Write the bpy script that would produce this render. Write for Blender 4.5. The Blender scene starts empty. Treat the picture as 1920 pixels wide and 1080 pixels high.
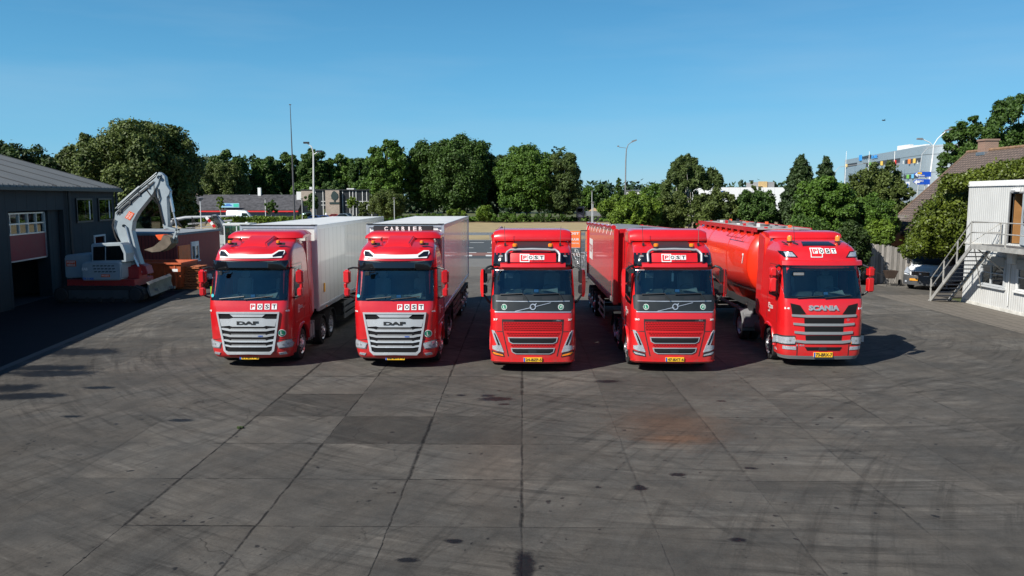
import bpy, bmesh, math, random
import numpy as np
from mathutils import Vector, Matrix
R = math.radians
sc = bpy.context.scene
col = sc.collection

# ---------------- camera, sky, sun, exposure ----------------
HC = 5.1                     # height of the camera above the yard
cam_data = bpy.data.cameras.new('camera')
cam_data.sensor_width = 36.0
cam_data.lens = 1500.0 / 1920.0 * 36.0
cam_data.clip_start = 0.1
cam_data.clip_end = 6000.0
cam = bpy.data.objects.new('camera', cam_data)
col.objects.link(cam)
cam.location = (0, 0, HC)
cam.rotation_euler = (R(90 - 6.466), 0, R(0.76))
sc.camera = cam

SUN_EL, SUN_AZ = 39.0, 39.0          # elevation; light travels 39 degrees off +X towards +Y
world = bpy.data.worlds.new('World'); sc.world = world
world.use_nodes = True
wn = world.node_tree; wn.nodes.clear()
wo = wn.nodes.new('ShaderNodeOutputWorld'); bg = wn.nodes.new('ShaderNodeBackground')
sky = wn.nodes.new('ShaderNodeTexSky'); sky.sky_type = 'NISHITA'; sky.sun_disc = False
sky.sun_elevation = R(SUN_EL)
# horizontal direction towards the sun
sdx, sdy = -math.cos(R(SUN_AZ)), -math.sin(R(SUN_AZ))
sky.sun_rotation = math.atan2(sdx, sdy)
sky.altitude = 0; sky.air_density = 1.0; sky.dust_density = 0.0; sky.ozone_density = 5.0
hs = wn.nodes.new('ShaderNodeHueSaturation')
hs.inputs['Saturation'].default_value = 1.25; hs.inputs['Value'].default_value = 1.0
# thin veils of high cloud
tc = wn.nodes.new('ShaderNodeTexCoord'); mp = wn.nodes.new('ShaderNodeMapping')
mp.inputs['Scale'].default_value = (1.2, 1.2, 9.0)
nz = wn.nodes.new('ShaderNodeTexNoise'); nz.inputs['Scale'].default_value = 2.2; nz.inputs['Detail'].default_value = 5
rp = wn.nodes.new('ShaderNodeMapRange'); rp.inputs[1].default_value = .40; rp.inputs[2].default_value = .78
rp.inputs[3].default_value = 0.0; rp.inputs[4].default_value = .20
mx = wn.nodes.new('ShaderNodeMixRGB'); mx.inputs[2].default_value = (5.4, 7.4, 9.0, 1)
wn.links.new(tc.outputs['Generated'], mp.inputs[0]); wn.links.new(mp.outputs[0], nz.inputs[0])
wn.links.new(nz.outputs[0], rp.inputs[0]); wn.links.new(rp.outputs[0], mx.inputs[0])
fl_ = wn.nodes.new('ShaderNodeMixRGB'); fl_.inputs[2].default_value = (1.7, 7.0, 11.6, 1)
# the pale milky band of the sky lies low; higher up it is the clear deep sky
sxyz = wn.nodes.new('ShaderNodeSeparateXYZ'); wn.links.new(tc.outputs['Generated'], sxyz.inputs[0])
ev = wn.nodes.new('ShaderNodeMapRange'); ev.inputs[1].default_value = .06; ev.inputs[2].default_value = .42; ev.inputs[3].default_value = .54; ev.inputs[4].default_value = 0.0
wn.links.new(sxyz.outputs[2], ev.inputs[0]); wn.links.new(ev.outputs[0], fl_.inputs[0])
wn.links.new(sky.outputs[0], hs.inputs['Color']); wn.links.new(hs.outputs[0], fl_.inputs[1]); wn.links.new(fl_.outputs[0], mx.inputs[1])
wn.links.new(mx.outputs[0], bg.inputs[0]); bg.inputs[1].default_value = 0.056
wn.links.new(bg.outputs[0], wo.inputs[0])
sl = bpy.data.lights.new('sun', 'SUN'); sl.energy = 5.0; sl.angle = R(0.5); sl.color = (1.0, .95, .87)
so = bpy.data.objects.new('sun', sl); col.objects.link(so)
ld = Vector((math.cos(R(SUN_AZ)) * math.cos(R(SUN_EL)), math.sin(R(SUN_AZ)) * math.cos(R(SUN_EL)), -math.sin(R(SUN_EL))))
so.rotation_euler = ld.to_track_quat('-Z', 'Y').to_euler(); so.location = (-30, -30, 50)
sc.view_settings.view_transform = 'Standard'; sc.view_settings.look = 'None'
sc.view_settings.exposure = 0.62; sc.view_settings.gamma = 1.0

# ---------------- helpers ----------------
PT = R(6.466); YW = R(0.76)
def at(u, v, Y):
    """world point on the plane y = Y seen at pixel (u, v) of the 1920 x 1080 photograph (for planning the layout)"""
    a = (u - 960) / 1500.0; b = (540 - v) / 1500.0
    # camera axes
    f = Vector((-math.sin(YW) * math.cos(PT), math.cos(YW) * math.cos(PT), -math.sin(PT)))
    r = Vector((math.cos(YW), math.sin(YW), 0)); up = r.cross(f)
    d = f + r * a + up * b
    return Vector((0, 0, HC)) + d * (Y / d.y)
def gnd(u, v, z=0.0):
    p = at(u, v, 1.0); d = p - Vector((0, 0, HC))
    return Vector((0, 0, HC)) + d * ((z - HC) / d.z)

class B:
    """collects plain geometry for one mesh"""
    def __init__(s): s.v = []; s.f = []; s.mi = []; s.m = 0
    def add(s, vs, fs):
        o = len(s.v); s.v += [tuple(p) for p in vs]
        s.f += [tuple(i + o for i in f) for f in fs]; s.mi += [s.m] * len(fs); return s
    def box(s, x0, x1, y0, y1, z0, z1):
        return s.add([(x0,y0,z0),(x1,y0,z0),(x1,y1,z0),(x0,y1,z0),(x0,y0,z1),(x1,y0,z1),(x1,y1,z1),(x0,y1,z1)],
                     [(0,3,2,1),(4,5,6,7),(0,1,5,4),(1,2,6,5),(2,3,7,6),(3,0,4,7)])
    def bar(s, p, q, w, h):
        p = Vector(p); q = Vector(q); d = (q - p).normalized()
        a = d.cross(Vector((0,0,1)));
        if a.length < 1e-3: a = Vector((1,0,0))
        a.normalize(); b = a.cross(d)
        a = a * (w/2); b = b * (h/2)
        vs = [p-a-b, p+a-b, p+a+b, p-a+b, q-a-b, q+a-b, q+a+b, q-a+b]
        return s.add(vs, [(0,3,2,1),(4,5,6,7),(0,1,5,4),(1,2,6,5),(2,3,7,6),(3,0,4,7)])
    def tube(s, pts, r, n=8, r2=None, caps=True):
        pts = [Vector(p) for p in pts]; m = len(pts); vs = []; fs = []
        rr = r if isinstance(r, (list, tuple)) else [r + ((r2 if r2 is not None else r) - r) * i / max(1, m-1) for i in range(m)]
        prev = None
        for i, p in enumerate(pts):
            d = (pts[min(i+1, m-1)] - pts[max(i-1, 0)]).normalized()
            a = prev - d * prev.dot(d) if prev is not None else d.cross(Vector((0,0,1)))
            if a.length < 1e-3: a = d.cross(Vector((0,1,0)))
            a.normalize(); prev = a; b = d.cross(a)
            for k in range(n):
                t = 2*math.pi*k/n; vs.append(p + (a*math.cos(t) + b*math.sin(t)) * rr[i])
        for i in range(m-1):
            for k in range(n):
                k2 = (k+1) % n; fs.append((i*n+k, i*n+k2, (i+1)*n+k2, (i+1)*n+k))
        if caps: fs.append(tuple(range(n-1, -1, -1))); fs.append(tuple((m-1)*n + k for k in range(n)))
        return s.add(vs, fs)
    def prism(s, poly, axis, d0, d1):
        """poly in the two other axes (order x,y,z without axis), extruded along axis"""
        n = len(poly)
        def P(a, b, d): return {'x': (d,a,b), 'y': (a,d,b), 'z': (a,b,d)}[axis]
        vs = [P(a,b,d0) for a,b in poly] + [P(a,b,d1) for a,b in poly]
        return s.add(vs, [tuple(range(n-1,-1,-1)), tuple(range(n, 2*n))] + [(i,(i+1)%n,n+(i+1)%n,n+i) for i in range(n)])
    def lathe(s, prof, c, axis='x', n=32):
        """prof: (radius, along); closed surface of revolution round an axis through c"""
        vs = []; fs = []; m = len(prof)
        for r, a in prof:
            for k in range(n):
                t = 2*math.pi*k/n; u, w = r*math.cos(t), r*math.sin(t)
                vs.append({'x': (c[0]+a, c[1]+u, c[2]+w), 'y': (c[0]+u, c[1]+a, c[2]+w), 'z': (c[0]+u, c[1]+w, c[2]+a)}[axis])
        for i in range(m-1):
            for k in range(n):
                k2 = (k+1) % n; fs.append((i*n+k, i*n+k2, (i+1)*n+k2, (i+1)*n+k))
        return s.add(vs, fs)
    def grid(s, rows, close=False):
        n = len(rows[0]); vs = [p for r in rows for p in r]; fs = []
        for i in range(len(rows)-1):
            for k in range(n if close else n-1):
                k2 = (k+1) % n; fs.append((i*n+k, i*n+k2, (i+1)*n+k2, (i+1)*n+k))
        return s.add(vs, fs)
    def move(s, d, start=0):
        s.v = s.v[:start] + [(p[0]+d[0], p[1]+d[1], p[2]+d[2]) for p in s.v[start:]]; return s
    def spin(s, ang, c=(0,0), start=0):
        ca, sa = math.cos(ang), math.sin(ang)
        s.v = s.v[:start] + [(c[0]+(p[0]-c[0])*ca-(p[1]-c[1])*sa, c[1]+(p[0]-c[0])*sa+(p[1]-c[1])*ca, p[2]) for p in s.v[start:]]; return s

def link(name, me, parent=None):
    o = bpy.data.objects.new(name, me); col.objects.link(o)
    if parent is not None: o.parent = parent
    return o
def part(name, b, mats, parent=None, bev=0.0, smooth=35, seg=2, world=False, fix=True, label=None):
    """links a collected mesh as ONE object; world=True: vertices are world coordinates"""
    me = bpy.data.meshes.new(name)
    me.from_pydata(b.v, [], b.f)
    if not isinstance(mats, (list, tuple)): mats = [mats]
    for m in mats: me.materials.append(m)
    if len(mats) > 1: me.polygons.foreach_set('material_index', b.mi)
    if fix or bev:
        bm = bmesh.new(); bm.from_mesh(me)
        if fix: bmesh.ops.recalc_face_normals(bm, faces=bm.faces)
        if bev:
            es = [e for e in bm.edges if len(e.link_faces) == 2 and e.calc_face_angle(0) > R(28)]
            if es: bmesh.ops.bevel(bm, geom=es, offset=bev, segments=seg, affect='EDGES', clamp_overlap=True)
        bm.to_mesh(me); bm.free()
    if smooth:
        me.polygons.foreach_set('use_smooth', [True]*len(me.polygons)); me.set_sharp_from_angle(angle=R(smooth))
    if world and parent is not None:
        l = parent.location; me.transform(Matrix.Translation((-l.x, -l.y, -l.z)))
    me.update()
    o = link(name, me, parent)
    if label: o['label'] = label
    return o
def thing(name, label, cat, loc=(0,0,0), group=None, rz=0):
    o = link(name, None); o.location = loc; o.rotation_euler = (0,0,rz)
    o['label'] = label; o['category'] = cat
    if group: o['group'] = group
    return o
def tag(o, label, cat, group=None, kind=None):
    o['label'] = label; o['category'] = cat
    if group: o['group'] = group
    if kind: o['kind'] = kind
    return o
def struct(name, b, mats, label=None, cat=None, **k):
    o = part(name, b, mats, **k); o['kind'] = 'structure'
    if label: o['label'] = label
    o['category'] = cat or name.replace('_', ' ')
    return o
def copy_tree(o, parent=None):
    c = o.copy(); col.objects.link(c); c.parent = parent
    for ch in list(o.children): copy_tree(ch, c)
    return c

def lerp_tab(tab, t):
    if t <= tab[0][0]: return tab[0][1]
    for (a, x), (b, y) in zip(tab, tab[1:]):
        if t <= b:
            k = (t-a)/(b-a); return x + (y-x)*k
    return tab[-1][1]

def conform(src, fn, step=.10, th=0.004):
    """src: list of 2-D polygons or (verts, faces) of a flat mesh; cut to a fine grid and mapped with fn(a, b, depth)"""
    bm = bmesh.new()
    if isinstance(src, tuple):
        vs = [bm.verts.new((p[0], p[1], 0)) for p in src[0]]
        for f in src[1]:
            try: bm.faces.new([vs[i] for i in f])
            except ValueError: pass
    else:
        for poly in src: bm.faces.new([bm.verts.new((p[0], p[1], 0)) for p in poly])
    if not bm.verts: bm.free(); return B()
    xs = [v.co.x for v in bm.verts]; ys = [v.co.y for v in bm.verts]
    for ax, lo, hi in ((0, min(xs), max(xs)), (1, min(ys), max(ys))):
        k = math.ceil((lo+1e-4)/step)
        while k*step < hi-1e-4:
            co = [0,0,0]; co[ax] = k*step; no = [0,0,0]; no[ax] = 1
            bmesh.ops.bisect_plane(bm, geom=bm.verts[:]+bm.edges[:]+bm.faces[:], plane_co=co, plane_no=no, dist=1e-5)
            k += 1
    bmesh.ops.triangulate(bm, faces=bm.faces[:])
    bm.verts.index_update()
    n = len(bm.verts); top = [fn(v.co.x, v.co.y, 0.0) for v in bm.verts]; fs = [tuple(v.index for v in f.verts) for f in bm.faces]
    b = B()
    if th:
        bot = [fn(v.co.x, v.co.y, th) for v in bm.verts]
        bd = [e for e in bm.edges if len(e.link_faces) == 1]
        side = [(e.verts[0].index, e.verts[1].index, e.verts[1].index+n, e.verts[0].index+n) for e in bd]
        b.add(top+bot, fs + [tuple(i+n for i in reversed(f)) for f in fs] + side)
    else: b.add(top, fs)
    bm.free(); return b
def join(*bs):
    r = B()
    for b in bs:
        o = len(r.v); r.v += b.v; r.f += [tuple(i+o for i in f) for f in b.f]; r.mi += b.mi
    return r

_txt = {}
def text_src(s, x0, z0, x1, z1, bold=.03, shear=0.0):
    """lettering as flat mesh fitted into the rectangle x0..x1, z0..z1"""
    key = (s, bold, shear)
    if key not in _txt:
        c = bpy.data.curves.new('lettering', 'FONT'); c.body = s; c.size = 1.0; c.offset = bold; c.resolution_u = 3; c.shear = shear
        o = bpy.data.objects.new('lettering', c); col.objects.link(o)
        dg = bpy.context.evaluated_depsgraph_get(); me = o.evaluated_get(dg).to_mesh()
        _txt[key] = ([tuple(v.co) for v in me.vertices], [tuple(p.vertices) for p in me.polygons])
        o.evaluated_get(dg).to_mesh_clear(); bpy.data.objects.remove(o); bpy.data.curves.remove(c)
    vs, fs = _txt[key]
    ax, bx = min(v[0] for v in vs), max(v[0] for v in vs); ay, by = min(v[1] for v in vs), max(v[1] for v in vs)
    kx = (x1-x0)/(bx-ax); kz = (z1-z0)/(by-ay)
    return ([(x0+(v[0]-ax)*kx, z0+(v[1]-ay)*kz) for v in vs], fs)
def rect(x0, z0, x1, z1): return [(x0,z0),(x1,z0),(x1,z1),(x0,z1)]
def rrect(x0, z0, x1, z1, r, n=4):
    out = []
    for cx, cz, a in ((x1-r,z0+r,-90),(x1-r,z1-r,0),(x0+r,z1-r,90),(x0+r,z0+r,180)):
        for k in range(n+1):
            t = R(a+90*k/n); out.append((cx+r*math.cos(t), cz+r*math.sin(t)))
    return out
def disc(cx, cz, r, n=20, rz=None): return [(cx+r*math.cos(2*math.pi*k/n), cz+(rz or r)*math.sin(2*math.pi*k/n)) for k in range(n)]
def ring(cx, cz, r0, r1, n=20):
    return [[(cx+a*math.cos(t), cz+a*math.sin(t)) for a, t in ((r0, t0), (r1, t0), (r1, t1), (r0, t1))]
            for t0, t1 in ((2*math.pi*k/n, 2*math.pi*(k+1)/n) for k in range(n))]
def frame(x0, z0, x1, z1, w):
    return [rect(x0,z0,x1,z0+w), rect(x0,z1-w,x1,z1), rect(x0,z0+w,x0+w,z1-w), rect(x1-w,z0+w,x1,z1-w)]
def mirror(poly): return [(-a, b) for a, b in reversed(poly)]

# ---------------- materials ----------------
def M(name): 
    m = bpy.data.materials.new(name); m.use_nodes = True; return m, m.node_tree, m.node_tree.nodes['Principled BSDF']
def pm(name, c, rough=.5, metal=0.0, coat=0.0, var=.10, vscale=3.0, bump=0.0, bscale=40.0, emit=None, spec=None, tr=0.0, stretch=None):
    m, nt, p = M(name); N = nt.nodes; L = nt.links
    p.inputs['Base Color'].default_value = (*c, 1); p.inputs['Roughness'].default_value = rough
    p.inputs['Metallic'].default_value = metal; p.inputs['Coat Weight'].default_value = coat; p.inputs['Coat Roughness'].default_value = .04
    if spec is not None: p.inputs['Specular IOR Level'].default_value = spec
    g = N.new('ShaderNodeTexCoord'); src = g.outputs['Object']
    if stretch:
        mp = N.new('ShaderNodeMapping'); mp.inputs['Scale'].default_value = stretch; L.new(src, mp.inputs[0]); src = mp.outputs[0]
    if var:
        n = N.new('ShaderNodeTexNoise'); n.inputs['Scale'].default_value = vscale; n.inputs['Detail'].default_value = 6; n.inputs['Roughness'].default_value = .6
        L.new(src, n.inputs[0])
        r = N.new('ShaderNodeMapRange'); r.inputs[1].default_value = .25; r.inputs[2].default_value = .75
        r.inputs[3].default_value = 1-var; r.inputs[4].default_value = 1+var; L.new(n.outputs[0], r.inputs[0])
        x = N.new('ShaderNodeVectorMath'); x.operation = 'SCALE'; x.inputs[0].default_value = c; L.new(r.outputs[0], x.inputs['Scale'])
        L.new(x.outputs[0], p.inputs['Base Color'])
        r2 = N.new('ShaderNodeMapRange'); r2.inputs[3].default_value = max(.02, rough*.8); r2.inputs[4].default_value = min(1, rough*1.25)
        L.new(n.outputs[0], r2.inputs[0]); L.new(r2.outputs[0], p.inputs['Roughness'])
    if bump:
        n2 = N.new('ShaderNodeTexNoise'); n2.inputs['Scale'].default_value = bscale; n2.inputs['Detail'].default_value = 4; L.new(src, n2.inputs[0])
        bp = N.new('ShaderNodeBump'); bp.inputs['Strength'].default_value = bump; bp.inputs['Distance'].default_value = .02
        L.new(n2.outputs[0], bp.inputs['Height']); L.new(bp.outputs[0], p.inputs['Normal'])
    if emit: p.inputs['Emission Color'].default_value = (*emit[:3], 1); p.inputs['Emission Strength'].default_value = emit[3]
    return m
def lined(name, c, c2, axis, period, width, rough=.6, metal=0.0, var=.1, bump=.3, axis2=None, period2=1.0, width2=.1, island=False, coat=0.0, vscale=3.0):
    """surface with regular grooves across one or two object axes"""
    m = pm(name, c, rough, metal, coat, var, vscale); nt = m.node_tree; N = nt.nodes; L = nt.links; p = N['Principled BSDF']
    base = p.inputs['Base Color'].links[0].from_socket if p.inputs['Base Color'].links else None
    g = N.new('ShaderNodeTexCoord'); s = N.new('ShaderNodeSeparateXYZ'); L.new(g.outputs['Object'], s.inputs[0])
    def groove(ax, per, wd):
        a = N.new('ShaderNodeMath'); a.operation = 'DIVIDE'; a.inputs[1].default_value = per; L.new(s.outputs[ax], a.inputs[0])
        b = N.new('ShaderNodeMath'); b.operation = 'FRACT'; L.new(a.outputs[0], b.inputs[0])
        d = N.new('ShaderNodeMath'); d.operation = 'PINGPONG'; d.inputs[1].default_value = .5; L.new(b.outputs[0], d.inputs[0])
        e = N.new('ShaderNodeMapRange'); e.inputs[1].default_value = wd*.5; e.inputs[2].default_value = wd; e.inputs[3].default_value = 1; e.inputs[4].default_value = 0
        L.new(d.outputs[0], e.inputs[0]); return e.outputs[0]
    o = groove(axis, period, width)
    if axis2 is not None:
        o2 = groove(axis2, period2, width2); q = N.new('ShaderNodeMath'); q.operation = 'MAXIMUM'; L.new(o, q.inputs[0]); L.new(o2, q.inputs[1]); o = q.outputs[0]
    x = N.new('ShaderNodeMixRGB'); x.inputs[2].default_value = (*c2, 1); L.new(o, x.inputs[0])
    if base: L.new(base, x.inputs[1])
    else: x.inputs[1].default_value = (*c, 1)
    L.new(x.outputs[0], p.inputs['Base Color'])
    iv = N.new('ShaderNodeMath'); iv.operation = 'SUBTRACT'; iv.inputs[0].default_value = 1; L.new(o, iv.inputs[1])
    bp = N.new('ShaderNodeBump'); bp.inputs['Strength'].default_value = bump; bp.inputs['Distance'].default_value = .03
    L.new(iv.outputs[0], bp.inputs['Height']); L.new(bp.outputs[0], p.inputs['Normal'])
    return m
def glass(name, tint, mixf=.5, rough=.02):
    """tinted glazing: part see-through, part mirror, dark body"""
    m = bpy.data.materials.new(name); m.use_nodes = True; nt = m.node_tree; N = nt.nodes; L = nt.links; N.clear()
    out = N.new('ShaderNodeOutputMaterial'); t = N.new('ShaderNodeBsdfTransparent'); t.inputs[0].default_value = (*tint, 1)
    g = N.new('ShaderNodeBsdfGlossy'); g.inputs['Roughness'].default_value = rough; g.inputs[0].default_value = (.9,.95,1,1)
    fr = N.new('ShaderNodeFresnel'); fr.inputs[0].default_value = 1.5
    mr = N.new('ShaderNodeMapRange'); mr.inputs[3].default_value = mixf; mr.inputs[4].default_value = .9; L.new(fr.outputs[0], mr.inputs[0])
    mxs = N.new('ShaderNodeMixShader'); L.new(mr.outputs[0], mxs.inputs[0]); L.new(t.outputs[0], mxs.inputs[1]); L.new(g.outputs[0], mxs.inputs[2])
    L.new(mxs.outputs[0], out.inputs[0]); return m
RED = pm('red_paint', (.50,.005,.010), .34, 0, .9, .06, 2.0, .04, 260)
RED2 = pm('scarlet_paint', (.57,.008,.011), .32, 0, .9, .06, 2.0, .04, 260)
def dusty(m):
    """thin road film with soft blotches, heaviest low down on the bodywork"""
    nt = m.node_tree; N = nt.nodes; L = nt.links; p = N['Principled BSDF']; src = p.inputs['Base Color'].links[0].from_socket
    g = N.new('ShaderNodeTexCoord'); s = N.new('ShaderNodeSeparateXYZ'); L.new(g.outputs['Object'], s.inputs[0])
    z = N.new('ShaderNodeMapRange'); z.inputs[1].default_value = 1.25; z.inputs[2].default_value = .28; z.inputs[3].default_value = .05; z.inputs[4].default_value = .55; L.new(s.outputs[2], z.inputs[0])
    n = N.new('ShaderNodeTexNoise'); n.inputs['Scale'].default_value = 5; n.inputs['Detail'].default_value = 8; n.inputs['Roughness'].default_value = .72; L.new(g.outputs['Object'], n.inputs[0])
    r = N.new('ShaderNodeMapRange'); r.inputs[1].default_value = .38; r.inputs[2].default_value = .72; L.new(n.outputs[0], r.inputs[0])
    f = N.new('ShaderNodeMath'); f.operation = 'MULTIPLY'; L.new(z.outputs[0], f.inputs[0]); L.new(r.outputs[0], f.inputs[1])
    x = N.new('ShaderNodeMixRGB'); x.inputs[2].default_value = (.13,.085,.07,1); L.new(f.outputs[0], x.inputs[0]); L.new(src, x.inputs[1]); L.new(x.outputs[0], p.inputs['Base Color'])
    c = N.new('ShaderNodeMath'); c.operation = 'SUBTRACT'; c.inputs[0].default_value = .9; L.new(f.outputs[0], c.inputs[1]); L.new(c.outputs[0], p.inputs['Coat Weight'])
dusty(RED); dusty(RED2)
REDD = pm('red_mesh_dark', (.35,.006,.010), .5, 0, .2)
ORANGE_RED = pm('tank_red', (.74,.030,.010), .30, 0, .8, .05, 1.2)
ORANGE = pm('orange_paint', (.72,.10,.02), .45, 0, .2, .12)
BLACKP = pm('black_plastic', (.018,.019,.021), .45, var=.2)
BLACKG = pm('black_gloss', (.006,.007,.010), .14, 0, .5, .05)
CHARC = pm('charcoal_panel', (.016,.020,.023), .45, 0, .05, .1, spec=.3)
RUBBER = pm('rubber', (.016,.016,.017), .8, var=.25, vscale=12)
STEEL = pm('steel', (.42,.43,.45), .35, .85, 0, .15, 8)
ALU = pm('aluminium', (.62,.63,.65), .32, .7, 0, .10, 6)
SILVER = pm('silver_paint', (.58,.61,.64), .26, .40, .5, .08)
SLATG = pm('slat_grey', (.27,.28,.29), .35, .3, .3, .08)
GREYP = pm('grey_plastic', (.16,.165,.17), .6, var=.15)
WHITE = pm('white_paint', (.70,.70,.69), .4, 0, .3, .04)
WHITED = pm('white_dirty', (.60,.61,.60), .5, 0, .1, .12, 1.5)
LENS = pm('lamp_lens', (.40,.43,.47), .10, .3, 1.0, .6, 45)
AMBER = pm('amber_lens', (.75,.20,.01), .15, 0, 1.0, .2, 30)
REDLENS = pm('red_lens', (.5,.01,.01), .15, 0, 1.0, .2, 30)
YELLOW = pm('plate_yellow', (.80,.45,.02), .45, var=.04)
BLUE = pm('blue_paint', (.02,.10,.45), .45, var=.05)
GREEN = pm('badge_green', (.01,.17,.09), .45, var=.05)
CHASSIS = pm('chassis_black', (.020,.021,.023), .6, var=.3, vscale=6)
DIRT = pm('dirty_metal', (.10,.095,.09), .7, .2, var=.35, vscale=8)
WS = glass('windscreen_glass', (.80,.91,.90), .02)
DG = glass('dark_glass', (.22,.30,.30), .10)
DASH = pm('dash_grey', (.22,.24,.22), .7, var=.2)
SEAT = pm('seat_cloth', (.30,.32,.33), .85, var=.2)
CURT = pm('cab_lining', (.13,.16,.17), .85, var=.2)
BEIGE = pm('cab_trim_beige', (.70,.70,.62), .8, var=.1)
# ---------------- trucks ----------------
class Cab:
    def __init__(s, loc, w, prof, rc, ry, bow, yr, zlow, orig, k):
        s.X, s.Y = loc; s.wt, s.pt, s.rt, s.ryt, s.bt, s.yr, s.zlow = w, prof, rc, ry, bow, yr, zlow; s.o = orig; s.k = k
    def w(s, z): return lerp_tab(s.wt, z)
    def p(s, z): return lerp_tab(s.pt, z)
    def fy(s, x, z):
        w = s.w(z); r = lerp_tab(s.rt, z); ry = lerp_tab(s.ryt, z); bow = lerp_tab(s.bt, z); a = w-r; ax = abs(x)
        if ax <= a: return s.p(z) + bow*(ax/a)**2
        t = min(1.0, (ax-a)/r); return s.p(z) + bow + ry*(1-math.sqrt(max(0, 1-t*t)))
    def px(s, x, y, dy=0.0, flat=False):
        """front-face coordinates (x, z) of a detail read off the enlarged photograph"""
        u = s.o[0] + x/s.k; v = s.o[1] + y/s.k; Y = s.Y + dy
        for _ in range(6):
            P = at(u, v, Y); xx, zz = P.x - s.X, P.z
            if flat: break
            Y = s.Y + dy + (s.fy(max(-s.w(zz), min(s.w(zz), xx)), zz) if not dy else 0)
        return (0.0 if abs(xx) < .03 else xx, zz)
    def poly(s, pts): return [s.px(*p) for p in pts]
    def R(s, x0, y0, x1, y1):
        a = s.px(x0, y1); b = s.px(x1, y0); return (a[0], a[1], b[0], b[1])
    def front(s, src, off, th=.03, step=.10):
        def f(x, z, d):
            w = s.w(z)*.985; xc = max(-w, min(w, x)); e = .004; y = s.fy(x, z)
            gx = (s.fy(min(w,xc+e), z)-s.fy(max(-w,xc-e), z))/(min(w,xc+e)-max(-w,xc-e)); gz = (s.fy(x, z+e)-s.fy(x, z-e))/(2*e)
            gz = max(-.6, min(.9, gz)); gx = max(-4, min(4, gx)); l = math.sqrt(gx*gx+gz*gz+1); k = (off-d)/l
            return (x+gx*k, y-k, z+gz*k)
        return conform(src, f, step, th)
    def side(s, src, sg, off, th=.02, step=.25):
        return conform(src, lambda y, z, d: (sg*(s.w(z)+off-d), y, z), step, th)
    def roof_z(s, y):
        z = 3.0
        for i in range(300):
            z = 3.0 + i*.005
            if z >= s.pt[-1][0] or s.p(z) >= y: break
        return z
    def shell(s, levels, hole, yr, nfront=5, door=None):
        """loft of plan outlines; hole = (half width, z0, z1) is left open for the windscreen"""
        b = B(); rows = []
        for z in levels:
            w = s.w(z); r = lerp_tab(s.rt, z); a = w - r; half = [(a*i/nfront) for i in range(nfront+1)]
            c = [a + r*math.sin(R(90*i/6)) for i in range(1, 7)]
            pts = [(x, s.fy(x, z), z) for x in half + c]
            yc = s.fy(w, z); ym = [yc + (yr-.06-yc)*t for t in (.12, .4, .7, 1.0)]
            pts += [(w, y, z) for y in ym] + [(w-.06, yr, z), (w*.5, yr, z)]
            full = [(-x, y, zz) for x, y, zz in reversed(pts[1:])] + pts
            rows.append(full)
        n = len(rows[0]); o = len(b.v); b.v += [p for r_ in rows for p in r_]; mid = n//2
        for i in range(len(rows)-1):
            for k in range(n):
                k2 = (k+1) % n
                if hole and hole[0] <= levels[i] < hole[1]-1e-6 and mid-nfront <= k < mid+nfront and k2 <= mid+nfront: continue
                b.f.append((i*n+k, i*n+k2, (i+1)*n+k2, (i+1)*n+k)); b.mi.append(0)
        b.f.append(tuple(range(n-1, -1, -1))); b.mi.append(0)
        b.f.append(tuple((len(rows)-1)*n+k for k in range(n))); b.mi.append(0)
        return b

def wheel(root, x, y, r=.50, wd=.30, dual=False, sg=1, name='wheel', rimmat=None, z=None):
    """tyre + rim; sg = side that faces outwards"""
    z = r if z is None else z
    b = B(); h = wd/2
    for off in ((0,) if not dual else (0, -.34*sg)):
        b.lathe([(r*.60, -h*.9), (r*.86, -h), (r*.97, -h*.86), (r, -h*.6), (r, h*.6), (r*.97, h*.86), (r*.86, h), (r*.60, h*.9), (r*.60, -h*.9)], (x+off, y, z), 'x', 36)
        for k in range(3): b.lathe([(r*1.004, -h*.5+k*h*.5-.012), (r*.985, -h*.5+k*h*.5), (r*1.004, -h*.5+k*h*.5+.012)], (x+off, y, z), 'x', 36)
    t = part(name, b, RUBBER, root)
    q = B(); o = h*sg
    if dual: prof = [(r*.62, o), (r*.60, o*.95), (r*.55, o-.09*sg), (r*.30, o-.13*sg), (r*.28, o-.02*sg), (r*.20, o*.95), (r*.20, o+.05*sg), (.001, o+.06*sg)]
    else: prof = [(r*.62, o), (r*.60, o*.95), (r*.54, o-.05*sg), (r*.40, o-.01*sg), (r*.30, o+.01*sg), (r*.24, o+.03*sg), (r*.20, o+.07*sg), (.001, o+.075*sg)]
    q.lathe([(a, c) for a, c in prof], (x, y, z), 'x', 28)
    for k in range(10):
        a = 2*math.pi*k/10; q.tube([(x+o-.02*sg, y+r*.26*math.cos(a), z+r*.26*math.sin(a)), (x+o+.05*sg, y+r*.26*math.cos(a), z+r*.26*math.sin(a))], .016, 6)
    q.m = 1
    for k in range(8):
        a = 2*math.pi*(k+.5)/8; q.tube([(x+o-.10*sg, y+r*.46*math.cos(a), z+r*.46*math.sin(a)), (x+o+(.004 if not dual else -.06)*sg, y+r*.46*math.cos(a), z+r*.46*math.sin(a))], .028, 8)
    part('rim', q, [rimmat or ALU, BLACKP], t)
    return t

def mudguard(root, x0, x1, y, r=.60, z=.5, a0=20, a1=160, mat=None, name='mudguard'):
    b = B(); rows = []
    for k in range(13):
        t = R(a0+(a1-a0)*k/12); c, s_ = math.cos(t), math.sin(t)
        rows.append([(x0, y+r*c, z+r*s_), (x1, y+r*c, z+r*s_), (x1, y+(r-.03)*c, z+(r-.03)*s_), (x0, y+(r-.03)*c, z+(r-.03)*s_)])
    b.grid(rows, True); return part(name, b, mat or CHASSIS, root)

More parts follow.
